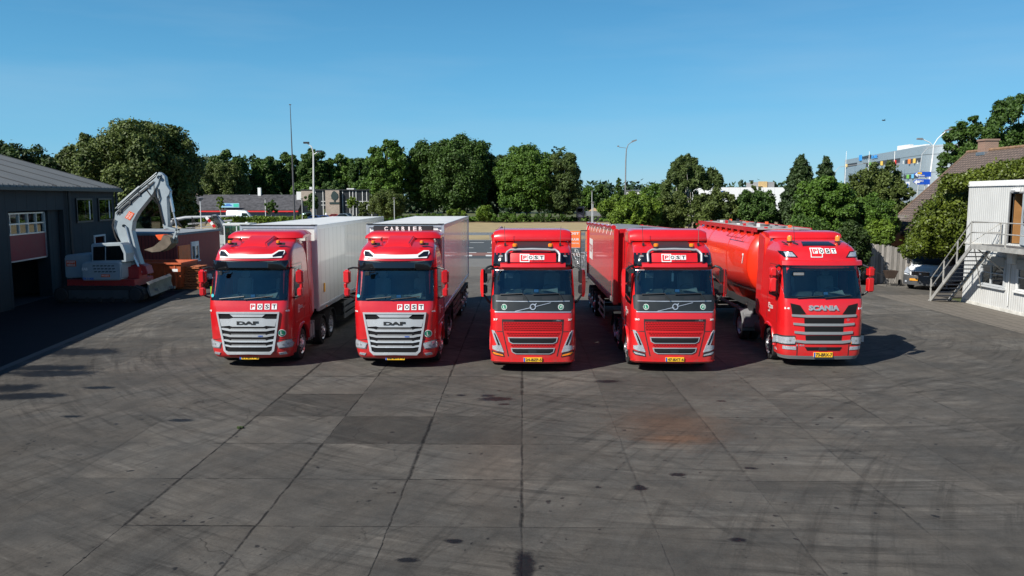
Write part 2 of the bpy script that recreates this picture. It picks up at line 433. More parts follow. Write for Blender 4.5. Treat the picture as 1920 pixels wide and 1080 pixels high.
def plate(cab, root, R4, txt):
    x0, z0, x1, z1 = R4; y = cab.fy((x0+x1)/2, z0) - .035
    b = B(); b.box(x0, x1, y, y+.03, z0, z1); p = part('licence_plate', b, YELLOW, root, bev=.004)
    q = B(); q.box(x0+.004, x0+.05, y-.003, y, z0+.004, z1-.004); part('country_band', q, BLUE, p)
    t = conform(text_src(txt, x0+.065, z0+.022, x1-.015, z1-.022, .035), lambda a, c, d: (a, y-.004+d, c), 5, .003)
    part('plate_lettering', t, BLACKP, p, smooth=0)

def post_sign(cab, parent, R4, cells, frame_r=None, front=True, sg=1, off=.012, sub=None):
    """row of white squares with P O S T"""
    x0, z0, x1, z1 = R4; n = 4; wc = cells
    F = (lambda src, o, th=.004: cab.front(src, o, th, .08)) if front else (lambda src, o, th=.004: cab.side([[(sg*p[0], p[1]) for p in q] for q in src] if not isinstance(src, tuple) else ([(sg*p[0], p[1]) for p in src[0]], src[1]), sg, o, th))
    sq = []; let = B(); lr = B(); pitch = (x1-x0-wc)/(n-1)
    for i, ch in enumerate('POST'):
        a = x0 + i*pitch; sq.append(rect(a, z0, a+wc, z1))
        m = .13*wc; g = F(text_src(ch, a+m, z0+(z1-z0)*.15, a+wc-m, z1-(z1-z0)*.13, .035), off+.004, .002)
        if i == 0: lr = g
        else: let = join(let, g)
    if frame_r:
        fx0, fz0, fx1, fz1 = frame_r; sq += frame(fx0, fz0, fx1, fz1, .022)
    s_ = part('name_tiles', F(sq, off), WHITE, parent, smooth=0)
    part('name_lettering', join(let), BLACKP, s_, smooth=0); part('initial_letter', lr, RED, s_, smooth=0)
    if sub: part('small_lettering', F(text_src('VERHUUR', *sub, .0), off), BLACKP, s_, smooth=0)

def badge(cab, parent, c, r, txt):
    o = part('round_badge', cab.front([disc(c[0], c[1], r, 24)], .014, .01, .2), WHITE, parent, smooth=0)
    part('badge_field', cab.front([disc(c[0], c[1], r*.84, 24)], .018, .004, .2), GREEN, o, smooth=0)
    h = r*.5; part('badge_letter', cab.front(text_src(txt, c[0]-h*(.6 if len(txt)==1 else .95), c[1]-h, c[0]+h*(.6 if len(txt)==1 else .95), c[1]+h, .0), .022, .003, .2), WHITE, o, smooth=0)

def beacon(root, x, y, z, h=.10, r=.07, name='beacon'):
    b = B(); b.lathe([(.001,0),(r*1.15,0),(r*1.15,.035),(r,.04)], (x,y,z), 'z', 16); o = part(name, b, BLACKP, root)
    q = B(); q.lathe([(r,.04),(r*1.0,.04+h*.7),(r*.75,.04+h*.95),(.001,.04+h)], (x,y,z), 'z', 16); part('amber_dome', q, AMBER, o)

def interior(cab, root, zb, zt, xh, wheel_x=.55):
    y0 = cab.p(zb)
    b = B(); b.box(-xh-.05, xh+.05, y0+.10, y0+.62, zb-.5, zb-.02)
    b.grid([[(x, y0+.12+.12*k, zb-.03+(0,.04,.10,.15,.10)[k]*(.75+.25*math.cos(x*2.6+.6))) for k in range(5)] for x in [-xh-.03+2*(xh+.03)*i/14 for i in range(15)]])
    part('dashboard', b, DASH, root)
    b = B()
    for sx in (-.62, .62):
        b.box(sx-.27, sx+.27, y0+1.02, y0+1.55, zb-.55, zb-.30); b.prism([(y0+1.42, zb-.35), (y0+1.60, zb-.35), (y0+1.72, zb+.48), (y0+1.60, zb+.50)], 'x', sx-.25, sx+.25)
        b.prism([(y0+1.60, zb+.50), (y0+1.72, zb+.50), (y0+1.74, zb+.70), (y0+1.64, zb+.70)], 'x', sx-.14, sx+.14)
    part('seats', b, SEAT, root, bev=.04)
    b = B(); b.box(-1.16, 1.16, 2.10, 2.14, zb-.9, zt+.25); b.box(-1.16, 1.16, y0+.15, 2.10, zb-.95, zb-.9); b.box(-1.1, 1.1, cab.p(zt)+.12, 2.10, zt+.12, zt+.15)
    part('cab_lining', b, CURT, root)
    b = B(); c = Vector((wheel_x, y0+.80, zb+.10)); ax = Vector((0, -.45, .9)).normalized(); u = Vector((1,0,0)); w = ax.cross(u)
    b.tube([c + (u*math.cos(t)+w*math.sin(t))*.23 for t in [2*math.pi*k/20 for k in range(21)]], .018, 6)
    b.bar(c-u*.22, c+u*.22, .04, .02); b.bar(c, c-ax*.3, .06, .06)
    part('steering_wheel', b, DASH, root)
    b = B(); b.box(.02, .18, y0+.16, y0+.20, zb+.04, zb+.15); o = part('dash_screen', b, BLACKP, root, bev=.008)
    b = B(); b.box(.035, .165, y0+.150, y0+.158, zb+.055, zb+.138); part('screen_glass', b, pm('screen_blue', (.22,.45,.85), .2, var=0), o)
    b = B(); b.tube([(-.30, y0+.16, zb), (-.28, y0+.14, zb+.14)], .02, 6); b.box(-.34, -.22, y0+.12, y0+.15, zb+.13, zb+.2); part('phone_holder', b, BLACKP, root)
    b = B(); b.grid([[(x, y0+.18+.12*j, zb+.05+.03*j+.05*math.sin(x*5+j)) for j in range(4)] for x in [.25+.07*i for i in range(8)]]); part('papers', b, BEIGE, root, smooth=60)

def chassis(root, length, xw=.42, y0=1.2):
    b = B()
    for sx in (-xw, xw): b.box(sx-.05, sx+.05, y0, length, .72, 1.0)
    for y in np.arange(y0+.4, length, .9): b.box(-xw, xw, y, y+.08, .76, .94)
    b.box(-xw-.05, xw+.05, .9, 2.6, .45, 1.15)
    part('chassis_frame', b, CHASSIS, root)
    b = B(); yc = length-1.5; b.lathe([(.001,0),(.46,0),(.46,.07),(.001,.09)], (0, yc, 1.10), 'z', 28); b.box(-.45,.45,yc-.3,yc+.3,1.0,1.1)
    part('fifth_wheel', b, DIRT, root)
    b = B(); b.prism([(length-.05,.55),(length+.02,.55),(length+.02,.70),(length-.05,.70)], 'x', -1.1, 1.1); part('rear_bar', b, CHASSIS, root)

def wiper(cab, root, a, b_, n='wiper'):
    (x0,z0),(x1,z1) = a, b_
    pts = [(x0+(x1-x0)*t, cab.fy(x0+(x1-x0)*t, z0+(z1-z0)*t)-.05, z0+(z1-z0)*t) for t in (0,.33,.66,1)]
    q = B(); q.tube(pts, .016, 6); part(n, q, BLACKP, root)

def side_common(cab, root, paint, arch_y, zsill=1.28, ywin=(.72, 1.55), zwin=(2.05, 2.95), nofender=False):
    """lower flanks with the wheel arch, door glass, seams, handles, steps; both sides"""
    for sg in (-1, 1):
        r = .60; zc = .52; ya = cab.fy(cab.w(.8), .8) - .02
        arc = [(arch_y+r*math.cos(R(a)), zc+r*math.sin(R(a))) for a in range(180, -1, -12)]
        poly = [(ya, .36), (arch_y-r-.0, .36)] + [(p[0], max(.36, p[1])) for p in arc] + [(arch_y+r, .50), (cab.yr, .95), (cab.yr, zsill+.02), (ya, zsill+.02)]
        part('lower_flank', cab.side([poly], sg, .004, .05, .3), paint, root)
        b = B(); n = 12      # arch lip
        rows = []
        for k in range(n+1):
            t = R(176-k*170/n); c, s_ = math.cos(t), math.sin(t); x = sg*(cab.w(.9)+.006)
            rows.append([(x, arch_y+r*c, zc+r*s_), (x+sg*.035, arch_y+(r+.01)*c, zc+(r+.01)*s_), (x+sg*.035, arch_y+(r+.07)*c, zc+(r+.07)*s_), (x, arch_y+(r+.09)*c, zc+(r+.09)*s_)])
        b.grid(rows, True); part('wheel_arch', b, paint, root, smooth=50)
        mudguard(root, sg*.86, sg*1.20, arch_y, .60, .52, 5, 175, CHASSIS, 'wheel_housing')
        y0, y1 = ywin; z0, z1 = zwin
        win = [(y0, z0), (y1, z0+.02), (y1+.02, z1), (y0+.22, z1), (y0+.02, z0+.35)]
        o = part('door_window', cab.side([win], sg, .008, .012), DG, root, smooth=0)
        rim = [(y0-.04, z0-.04), (y1+.04, z0-.03), (y1+.06, z1+.04), (y0+.20, z1+.04), (y0-.03, z0+.36)]
        part('window_surround', cab.side([rim], sg, .004, .01), BLACKG, root, smooth=0)
        yd0, yd1 = y0-.10, y1+.14; zd = zsill-.02
        seam = [rect(yd1, zd, yd1+.014, z1+.12), rect(yd0, z1+.11, yd1, z1+.124), rect(yd0, zd, yd0+.014, z0)]
        part('door_seam', cab.side(seam, sg, .003, .006), BLACKP, root, smooth=0)
        h = B(); x = sg*(cab.w(1.6)+.02); h.box(min(x, x+sg*.03), max(x, x+sg*.03), y1-.16, y1+.02, 1.62, 1.67); part('door_handle', h, paint, root, bev=.008)
        # fairing panel between cab and trailer
        yf = cab.yr+.02
        pan = [(yf, zsill-.1), (yf+.62, zsill+.02), (yf+.72, 3.80), (yf+.62, 3.93), (yf, 3.80)]
        pp = conform([pan], lambda y, z, d: (sg*(cab.w(min(z, 2.9)) - .01 - .04*(y-yf) - d), y, z), .4, .035)
        part('side_fairing', pp, paint, root)

def roof_spoiler(cab, root, x, y0, z0, z1, depth, paint, drop=.14, name='roof_spoiler', sweep=.3, thick=None):
    rows = []
    for i in range(17):
        t = -1 + 2*i/16; s_ = abs(t); e = max(0, (s_-.80)/.20)
        xx = x*t; dz = drop*e*e; yy = y0 + sweep*s_**3
        rows.append([(xx, yy+.02, z0-.0), (xx, yy, z0+.10*(z1-z0)), (xx, yy+.06, z0+.65*(z1-z0)-dz*.6), (xx, yy+.20, z1-.02-dz), (xx, yy+.34, z1-dz), (xx, y0+depth, z1-dz+.01), (xx, y0+depth, z1-dz-.04), (xx, yy+.34, z0+.02), ])
    b = B(); b.grid(rows, True); n = 8; b.f.append(tuple(range(n-1,-1,-1))); b.f.append(tuple(16*n+k for k in range(n))); b.mi += [0,0]
    return part(name, b, paint, root, smooth=50)

def mesh_mat(name, c, hole, sx=.035):
    m = pm(name, c, .75, 0, 0, .1, spec=.15); nt = m.node_tree; N = nt.nodes; L = nt.links; p = N['Principled BSDF']
    g = N.new('ShaderNodeTexCoord'); mp = N.new('ShaderNodeMapping'); mp.inputs['Rotation'].default_value = (R(90),0,0)
    br = N.new('ShaderNodeTexBrick'); br.inputs['Scale'].default_value = 1; br.inputs['Brick Width'].default_value = sx*1.6; br.inputs['Row Height'].default_value = sx
    br.inputs['Mortar Size'].default_value = sx*.16; br.inputs['Color1'].default_value = (*hole,1); br.inputs['Color2'].default_value = (*hole,1); br.inputs['Mortar'].default_value = (*c,1)
    L.new(g.outputs['Object'], mp.inputs[0]); L.new(mp.outputs[0], br.inputs[0]); L.new(br.outputs[0], p.inputs['Base Color'])
    return m
MESHB = mesh_mat('black_mesh', (.018,.018,.02), (.002,.002,.0025))
MESHR = mesh_mat('red_mesh', (.55,.010,.016), (.09,.003,.004), .05)

def place(u, v, z=.3):
    p = gnd(u, v, z); return (round(p.x, 2), round(p.y, 2))

# ---- long-nose cab with silver slatted grille (two of them)
def build_silver_grille_truck(loc, label, number, plt, side_no):
    ref = place(740.5, 673.8)
    c = Cab(ref, w=[(.3,1.17),(.45,1.22),(.8,1.245),(2.0,1.245),(2.9,1.20),(3.3,1.17),(3.55,1.12),(3.72,1.04),(3.86,.92)],
            prof=[(.3,.10),(.36,.03),(.48,.0),(.95,.03),(1.05,.02),(1.75,.03),(2.02,.10),(2.95,.34),(3.18,.34),(3.30,.36),(3.46,.42),(3.56,.55),(3.66,.85),(3.76,1.35),(3.84,1.95)],
            rc=[(.3,.42),(1.0,.40),(2.0,.26),(3.0,.26),(3.4,.36),(3.9,.5)], ry=[(.3,.45),(1.0,.42),(2.0,.30),(3.0,.30),(3.4,.40),(3.9,.3)], bow=[(.3,.08),(2,.06),(3,.10),(3.6,.2),(3.9,.1)],
            yr=2.35, zlow=1.28, orig=(630,400), k=3.6)
    root = thing('tractor_unit', label, 'truck', (loc[0], loc[1], 0), 'red trucks parked in a row')
    zw0, zw1 = c.px(396,586)[1], c.px(396,378)[1]
    lv = [1.28,1.5,1.75,1.9,zw0,(zw0*2+zw1)/3,(zw0+2*zw1)/3,zw1,3.12,3.25,3.38,3.48,3.56,3.62,3.69,3.76,3.80,3.84]
    part('cab_shell', c.shell(lv, (zw0, zw1), c.yr), RED, root, smooth=40)
    part('front_bumper', c.shell([.3,.34,.40,.50,.7,.95,1.0,1.1,1.279], None, .62), RED, root, smooth=40)
    seam = [c.poly([(128,846),(228,846),(228,850),(128,850)])]; seam.append(mirror(seam[0]))
    part('bumper_seam', c.front(seam, .003, .006), BLACKP, root)
    side_common(c, root, RED, 1.45)
    interior(c, root, zw0, zw1, .95)
    # windscreen
    ws = [c.px(396,592), c.px(640,584), c.px(656,560), c.px(650,376), c.px(396,374)]
    full = ws + [(-x, z) for x, z in reversed(ws[1:-1])]
    part('windscreen', c.front([full], .012, .008, .12), WS, root, smooth=60)
    fr = c.px(660,588); xo = 1.15
    fp = [rect(-xo, zw0-.03, xo, zw0+.025), rect(-xo, zw0+.025, -.915, zw1), rect(.915, zw0+.025, xo, zw1), rect(-xo, zw1-.02, xo, zw1+.04)]
    part('windscreen_frame', c.front(fp, .006, .02, .12), BLACKG, root, smooth=60)
    wiper(c, root, (-.85, zw0+.02), (-.1, zw0+.10)); wiper(c, root, (-.1, zw0+.02), (.75, zw0+.11))
    # sun visor
    rows = []
    for i in range(25):
        x = -1.14+2.28*i/24; z0, z1 = c.px(396,382)[1], c.px(396,322)[1]
        yb = c.fy(min(abs(x), c.w(z0)), z0); e = (abs(x)/1.14)**4*.09
        rows.append([(x, yb-.02, z1+.01), (x, yb-.14+e, z1-.02), (x, yb-.17+e, z0+.07), (x, yb-.10, z0), (x, yb+.02, z0+.03)])
    b = B(); b.grid(rows, True); b.f += [tuple(range(4,-1,-1)), tuple(24*5+k for k in range(5))]; b.mi += [0,0]
    part('sun_visor', b, BLACKG, root, smooth=50)
    # white strip with upper lamps
    st = [(396,305),(520,305),(560,303),(612,302),(630,266),(626,252),(592,252),(548,278),(396,281)]
    h = c.poly(st); full = h + [(-x, z) for x, z in reversed(h[1:-1])]
    part('roof_trim', c.front([full], .022, .03, .1), WHITE, root, smooth=60)
    lm = c.poly([(552,290),(592,262),(622,258),(616,292),(556,298)])
    for q in (lm, mirror(lm)): part('roof_lamp', c.front([q], .030, .01, .1), BLACKG, root, smooth=60)
    # upper front emblem-less roof furniture
    b = B(); zz = c.roof_z
    yf0, yf1 = .75, 2.0
    b.add([(-.42,.72,zz(.72)-.02),(.44,.72,zz(.72)-.02),(.36,.85,zz(.72)+.10),(-.34,.85,zz(.72)+.10),(-.44,1.8,zz(1.8)-.04),(.46,1.8,zz(1.8)-.04),(.40,1.72,zz(1.7)+.10),(-.38,1.72,zz(1.7)+.10)],
          [(0,1,2,3),(3,2,6,7),(7,6,5,4),(0,3,7,4),(1,5,6,2)])
    o = part('roof_hump', b, RED2, root, bev=.03)
    b = B(); b.lathe([(.001,.03),(.13,.03),(.16,0)], (0,1.25,zz(.72)+.115), 'z', 20); b.v = [(p[0]*1.3,p[1],p[2]) for p in b.v]; part('roof_hatch', b, BLACKP, o)
    for sx in (-.74, .74):
        b = B(); b.box(sx-.05, sx+.20, .86, .92, zz(.86)-.01, zz(.92)+.05); part('lamp_bracket', b, BLACKP, root, bev=.01)
        beacon(root, sx, .85, zz(.85)+.02, .08, .06)
    b = B(); b.tube([(-.55,1.3,zz(1.3)-.02),(-.57,1.3,zz(1.3)+.10),(-.52,1.2,zz(1.3)+.12)], .014, 6); b.tube([(-.55,1.3,zz(1.3)+.04),(-.55,1.1,zz(1.3)+.05)], .022, 6); part('air_horn', b, BLACKP, root)
    roof_spoiler(c, root, 1.20, 1.72, 3.80, 4.03, 1.25, RED, .12, sweep=.22)
    # grille
    fr = [(396,668),(610,668),(567,932),(545,952),(396,952)]
    H = c.poly(fr); full = H + [(-x, z) for x, z in reversed(H[1:-1])]
    part('grille', c.front([full], .008, .03, .1), MESHB, root, smooth=60)
    fo = c.poly([(610,668),(596,682),(554,928),(538,938),(396,938),(396,952),(545,954),(569,932)])
    g = join(c.front([fo], .045, .05, .1), c.front([mirror(fo)], .045, .05, .1))
    tp = c.poly([(396,668),(610,668),(598,680),(396,680)]); g = join(g, c.front([tp, mirror(tp)], .0455, .05, .1)); part('grille_frame', g, SILVER, root, smooth=60)
    h1 = c.poly([(396,680),(520,680),(492,703),(396,703)]); part('grille_slat', c.front([h1, mirror(h1)], .028, .04, .1), SILVER, root, smooth=60)
    h2 = c.poly([(396,710),(495,710),(520,716),(590,716),(578,766),(520,762),(500,768),(396,768)])
    part('grille_slat', c.front([h2, mirror(h2)], .036, .04, .1), SILVER, root, smooth=60)
    for y0, y1 in ((778,799),(817,838),(855,874),(890,907)):
        xr = 598-(y0-680)*.165
        hc = c.poly([(396,y0+8),(518,y0+8),(536,y0+2),(xr,y0-2),(xr-4,y0+10),(520,y1),(396,y1)])
        s_ = part('grille_slat', c.front([hc, mirror(hc)], .034, .045, .1), SILVER, root, smooth=60)
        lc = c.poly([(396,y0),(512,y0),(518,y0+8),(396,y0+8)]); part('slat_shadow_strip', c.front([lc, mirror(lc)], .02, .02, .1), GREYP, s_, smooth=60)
    part('brand_lettering', c.front(text_src('DAF', *c.R(323,731,470,755), .06), .046, .012, .1), BLACKP, root, smooth=0)
    part('engine_lettering', c.front(text_src('480', *c.R(462,826,496,835), .02), .04, .004), BLUE, root, smooth=0)
    hl = c.poly([(590,880),(672,855),(684,876),(676,898),(602,909)])
    hb = c.poly([(584,876),(674,849),(690,874),(680,904),(598,915)])
    for q, q2 in ((hl, hb), (mirror(hl), mirror(hb))):
        o = part('headlight', c.front([q], .03, .04, .08), LENS, root, smooth=60); part('lamp_surround', c.front([q2], .016, .02, .08), GREYP, o, smooth=60)
        xs = [p[0] for p in q]; xm = sum(xs)/len(xs); zm = sum(p[1] for p in q)/len(q)
        part('lamp_projector', c.front([disc(xm-.06, zm, .028, 14), disc(xm+.05, zm+.01, .028, 14)], .034, .01, .2), GREYP, o)
    fg = c.poly([(598,944),(645,938),(652,950),(606,958)])
    for q in (fg, mirror(fg)): part('fog_lamp', c.front([q], .012, .02, .08), LENS, root, smooth=60)
    lip = c.poly([(396,992),(560,992),(650,985),(690,962),(694,972),(655,995),(560,1000),(396,1000)])
    part('bumper_crease', c.front([c.poly([(396,925+35),(470,960),(500,958),(596,930),(700,922),(700,925),(600,934),(506,962),(470,964),(396,964)])], .004, .004), REDD, root)
    plate(c, root, c.R(335,958,462,988), plt)
    post_sign(c, root, c.R(413,613,592,653), c.px(447,653)[0]-c.px(413,653)[0])
    for r4 in (c.R(646,652,672,667),):
        q = text_src(number, *r4, .03); o = part('fleet_number', c.front(q, .010, .003), WHITE, root, smooth=0)
        q2 = text_src(number, -r4[2], r4[1], -r4[0], r4[3], .03); part('fleet_number', c.front(q2, .010, .003), WHITE, root, smooth=0)
    badge(c, root, c.px(621,811), .115*.95, 'L')
    part('service_sticker', c.front([disc(c.px(154,558)[0], c.px(154,558)[1], .05, 14)], .022, .003, .2), pm('sticker_teal', (.02,.35,.40), .5, var=0), root)
    # side lettering
    post_sign(c, root, (1.02,1.66,1.46,1.75), .09, (.98,1.56,1.12,1.80), front=False, sg=1); post_sign(c, root, (-1.46,1.66,-1.02,1.75), .09, (-1.50,1.56,-1.36,1.80), front=False, sg=-1)
    # mirrors
    for sg in (-1, 1):
        b = B(); x0, x1 = 1.37, 1.585
        b.box(x0, x1, .34, .56, 2.52, 2.94); b.v = [(sg*p[0], p[1]+.05*(p[0]-x0)/.2, p[2]) for p in b.v]
        o = part('mirror', b, RED, root, bev=.05, seg=3)
        b = B(); b.box(1.40, 1.56, .36, .54, 2.14, 2.40); b.box(1.47, 1.575, .40, .50, 2.36, 2.56); b.v = [(sg*p[0], p[1], p[2]) for p in b.v]; part('wide_angle_mirror', b, RED, o, bev=.035, seg=3)
        b = B(); b.tube([(sg*1.18,.62,2.98),(sg*1.30,.50,3.0),(sg*1.45,.46,2.96)], .028, 8); part('mirror_arm', b, BLACKP, o); b = B(); b.tube([(sg*1.19,.58,2.07),(sg*1.33,.48,2.10),(sg*1.45,.46,2.16)], .028, 8); part('mirror_arm', b, BLACKP, o)
        b = B(); b.box(1.39, 1.57, .565, .572, 2.55, 2.91); b.v = [(sg*p[0], p[1]+.02, p[2]) for p in b.v]; part('mirror_glass', b, STEEL, o)
        wheel(root, sg*1.06, 1.45, .50, .32, sg=sg); wheel(root, sg*1.06, 4.15, .46, .30, sg=sg); wheel(root, sg*1.02, 5.50, .50, .28, True, sg=sg)
        mudguard(root, sg*.72, sg*1.22, 4.15, .56, .48, 10, 170); mudguard(root, sg*.66, sg*1.22, 5.50, .60, .50, 0, 170)
        b = B(); b.box(min(sg*.55,sg*1.16), max(sg*.55,sg*1.16), 2.35, 3.28, .42, .98); o = part('fuel_tank', b, ALU, root, bev=.07, seg=3)
        b = B()
        for y in (2.55, 2.85, 3.1): b.box(min(sg*.55,sg*1.175), max(sg*.55,sg*1.175), y, y+.05, .41, .99)
        part('tank_strap', b, STEEL, o)
    b = B(); b.tube([(-.57,.22,zw1-.06),(-.75,.12,zw1-.10)], .02, 6); b.box(-.86,-.72,.05,.13,zw1-.16,zw1-.04); part('kerb_mirror', b, BLACKP, root, bev=.01)
    chassis(root, 6.1)
    return root, c

# ---- tall cab with charcoal band and roof bar (two of them)
def build_roofbar_truck(loc, label, number, plt):
    ref = place(998.9, 681.3)
    c = Cab(ref, w=[(.3,1.22),(.42,1.245),(1.2,1.245),(1.8,1.245),(2.3,1.225),(3.0,1.18),(3.5,1.14),(3.75,1.08),(3.9,1.0)],
            prof=[(.3,.06),(.34,.0),(.46,.0),(1.2,.02),(1.75,.05),(2.0,.12),(2.28,.20),(3.0,.42),(3.05,.34),(3.2,.33),(3.45,.42),(3.56,.55),(3.64,.80),(3.74,1.25),(3.80,1.6),(3.86,2.0)],
            rc=[(.3,.26),(1.7,.24),(2.1,.20),(3.0,.18),(3.4,.26),(3.9,.35)], ry=[(.3,.34),(1.7,.30),(3,.24),(3.4,.30),(3.9,.2)], bow=[(.3,.09),(2,.09),(3,.10),(3.5,.14),(3.9,.05)],
            yr=2.30, zlow=1.28, orig=(880,410), k=3.725)
    root = thing('tractor_unit', label, 'truck', (loc[0], loc[1], 0), 'red trucks parked in a row')
    zw0, zw1 = c.px(443,531)[1], c.px(443,362)[1]
    lv = [1.28,1.5,1.75,1.95,2.1,zw0,(zw0*2+zw1)/3,(zw0+2*zw1)/3,zw1,3.06,3.2,3.33,3.45,3.53,3.60,3.68,3.75,3.80,3.86]
    part('cab_shell', c.shell(lv, (zw0, zw1), c.yr), RED2, root, smooth=40)
    part('front_bumper', c.shell([.3,.34,.40,.50,.7,.95,1.1,1.279], None, .62), RED2, root, smooth=40)
    side_common(c, root, RED2, 1.40, ywin=(.66,1.50), zwin=(2.15,3.0))
    interior(c, root, zw0, zw1, .92)
    def sym(pts): h = c.poly(pts); return h + [(-x, z) for x, z in reversed(h[1:-1])]
    C0 = 443
    lipp = [rect(-1.22,.30,1.22,.345)]; part('bumper_lip', c.front(lipp, .03, .05, .1), RED2, root)
    part('windscreen', c.front([sym([(C0,532),(700,530),(712,515),(706,362),(C0,362)])], .012, .008, .12), WS, root, smooth=60)
    xo = 1.14; part('windscreen_frame', c.front([rect(-xo,zw0-.02,xo,zw0+.02), rect(-xo,zw0+.02,-.955,zw1), rect(.955,zw0+.02,xo,zw1)], .006, .02, .12), BLACKG, root, smooth=60)
    part('windscreen_top_trim', c.front([sym([(C0,361),(712,361),(712,353),(C0,353)])], .02, .02, .12), ALU, root, smooth=60)
    # charcoal band
    bd = sym([(C0,650),(700,650),(724,628),(727,540),(716,531),(C0,531)])
    part('wiper_panel', c.front([bd], .014, .02, .1), CHARC, root, smooth=60)
    part('panel_trim', c.front([sym([(C0,581),(700,579),(700,574),(C0,576)]), sym([(C0,655),(706,655),(710,649),(C0,649)])], .020, .012, .1), ALU, root, smooth=60)
    for x0, x1 in ((266,378),(506,618)): part('panel_vent', c.front([rrect(*c.R(x0,549,x1,570), .02)], .024, .02, .1), BLACKP, root)
    wiper(c, root, c.px(410,574), c.px(370,520)); wiper(c, root, c.px(370,522), c.px(215,528), 'wiper_blade')
    wiper(c, root, c.px(655,572), c.px(625,520)); wiper(c, root, c.px(625,522), c.px(440,528), 'wiper_blade')
    cx, cz = c.px(441,617); o = part('brand_emblem', c.front(ring(cx, cz, .062, .088, 24), .032, .015, .2), ALU, root, smooth=0)
    part('emblem_bar', c.front([[c.px(320,650), c.px(320,646), c.px(568,586), c.px(568,590)]], .028, .008, .1), ALU, o, smooth=0)
    part('emblem_arrow', c.front([[(cx+.05,cz+.07),(cx+.08,cz+.04),(cx+.115,cz+.115)]], .034, .015), ALU, o, smooth=0)
    part('emblem_field', c.front([rect(cx-.06, cz-.018, cx+.06, cz+.018)], .028, .008), BLACKP, o, smooth=0)
    badge(c, root, c.px(243,617), .082, 'L'); badge(c, root, c.px(639,617), .082, 'VI')
    # grille panels
    part('grille_header', c.front([sym([(C0,720),(652,720),(656,703),(C0,703)])], .012, .015, .1), BLACKP, root)
    part('grille_slot', c.front([rect(*c.R(312,705,580,716))], .018, .012, .1), BLACKG, root)
    part('mesh_panel', c.front([sym([(C0,783),(646,783),(648,722),(C0,722)])], .010, .015, .1), MESHR, root)
    part('mesh_panel', c.front([sym([(C0,822),(612,822),(636,794),(C0,794)])], .010, .015, .1), MESHR, root)
    part('mesh_panel', c.front([sym([(C0,898),(586,898),(600,880),(C0,880)])], .010, .015, .1), MESHR, root)
    for y0, y1, xa, xb in ((828,874,618,586), (903,946,597,562)):
        o = part('grille_opening', c.front([sym([(C0,y1),(xb,y1),(xa-8,y1-14),(xa,y0),(C0,y0)])], .022, .03, .1), ALU, root, smooth=60)
        i_ = part('grille_mesh', c.front([sym([(C0,y1-6),(xb-2,y1-6),(xa-15,y1-17),(xa-10,y0+6),(C0,y0+6)])], .028, .01, .1), MESHB, o, smooth=60)
        sl_ = [sym([(C0,y),(xa-20,y),(xa-20,y+3),(C0,y+3)]) for y in (y0+15, y0+25)]
        part('grille_bar', c.front(sl_, .032, .008, .1), CHARC, o)
    part('radar_cover', c.front([rect(*c.R(412,914,470,938))], .036, .01), CHARC, root, bev=.003)
    sm = c.poly([(652,703),(660,703),(655,790),(616,962),(609,962),(648,790)])
    part('grille_seam', c.front([sm, mirror(sm), c.poly([(648,787),(735,780),(735,784),(648,792)]), mirror(c.poly([(648,787),(735,780),(735,784),(648,792)]))], .004, .006, .1), BLACKP, root)
    hl = c.poly([(727,778),(716,780),(700,800),(660,890),(643,935),(690,925),(720,910),(722,886),(694,884),(716,820)])
    hd = c.poly([(712,800),(704,802),(672,882),(684,884)])
    for q, q2 in ((hl, hd), (mirror(hl), mirror(hd))):
        o = part('headlight', c.front([q], .020, .04, .06), LENS, root, smooth=60); part('lamp_bulb_row', c.front([q2], .026, .01, .06), BLACKG, o)
    il = c.poly([(650,950),(716,930),(718,936),(706,947),(646,960)]); idk = c.poly([(640,966),(712,952),(726,934),(726,918),(646,940)])
    for q, q2 in ((il, idk), (mirror(il), mirror(idk))):
        o = part('indicator_lamp', c.front([q], .024, .02, .06), AMBER if number == '37' else LENS, root, smooth=60); part('lamp_surround', c.front([q2], .012, .02, .06), BLACKP, o)
    plate(c, root, c.R(378,969,508,998), plt)
    r4 = c.R(689,697,717,712)
    part('fleet_number', c.front(text_src(number, *r4, .04), .010, .003), WHITE, root, smooth=0); part('fleet_number', c.front(text_src(number, -r4[2], r4[1], -r4[0], r4[3], .04), .010, .003), WHITE, root, smooth=0)
    part('model_lettering', c.front(text_src('FH', *c.R(610,706,634,716), .0), .022, .003), ALU, root, smooth=0)
    # black upper front, red centre, visor lip
    up = sym([(C0,352),(718,352),(722,310),(710,258),(690,240),(C0,236)]); up = [(x*1.0 if abs(x) < 1.0 else math.copysign(c.w(z)*.985, x), z) for x, z in up]
    part('upper_front_panel', c.front([up], .012, .02, .1), BLACKG, root, smooth=60)
    part('name_board', c.front([sym([(C0,306),(603,306),(603,246),(C0,246)])], .040, .04, .1), RED2, root, smooth=60, bev=0)
    lipb = B(); rows = []
    for i in range(21):
        x = (-1+2*i/20)*abs(c.px(670,325)[0]); z0, z1 = c.px(C0,340)[1], c.px(C0,309)[1]; y = c.fy(x, z0)
        rows.append([(x, y-.02, z1), (x, y-.13, z1-.03), (x, y-.15, z0+.01), (x, y-.05, z0)])
    lipb.grid(rows, True); lipb.f += [(3,2,1,0), tuple(80+k for k in range(4))]; lipb.mi += [0,0]; part('sun_visor', lipb, RED2, root, smooth=50)
    post_sign(c, root, c.R(372,258,522,290), c.px(407,290)[0]-c.px(372,290)[0], c.R(354,250,420,305), off=.046, sub=c.R(432,295,520,301))
    ml = c.poly([(652,268),(654,256),(676,257),(682,268)])
    for q in (ml, mirror(ml)): part('marker_lamp', c.front([q], .02, .02), GREYP, root)
    # roof
    zz = c.roof_z
    sk = conform([rect(-.56,.72,.56,1.35)], lambda x, y, d: (x, y, zz(y)+.012-d), .12, .02); part('roof_hatch', sk, BLACKP, root, smooth=60)
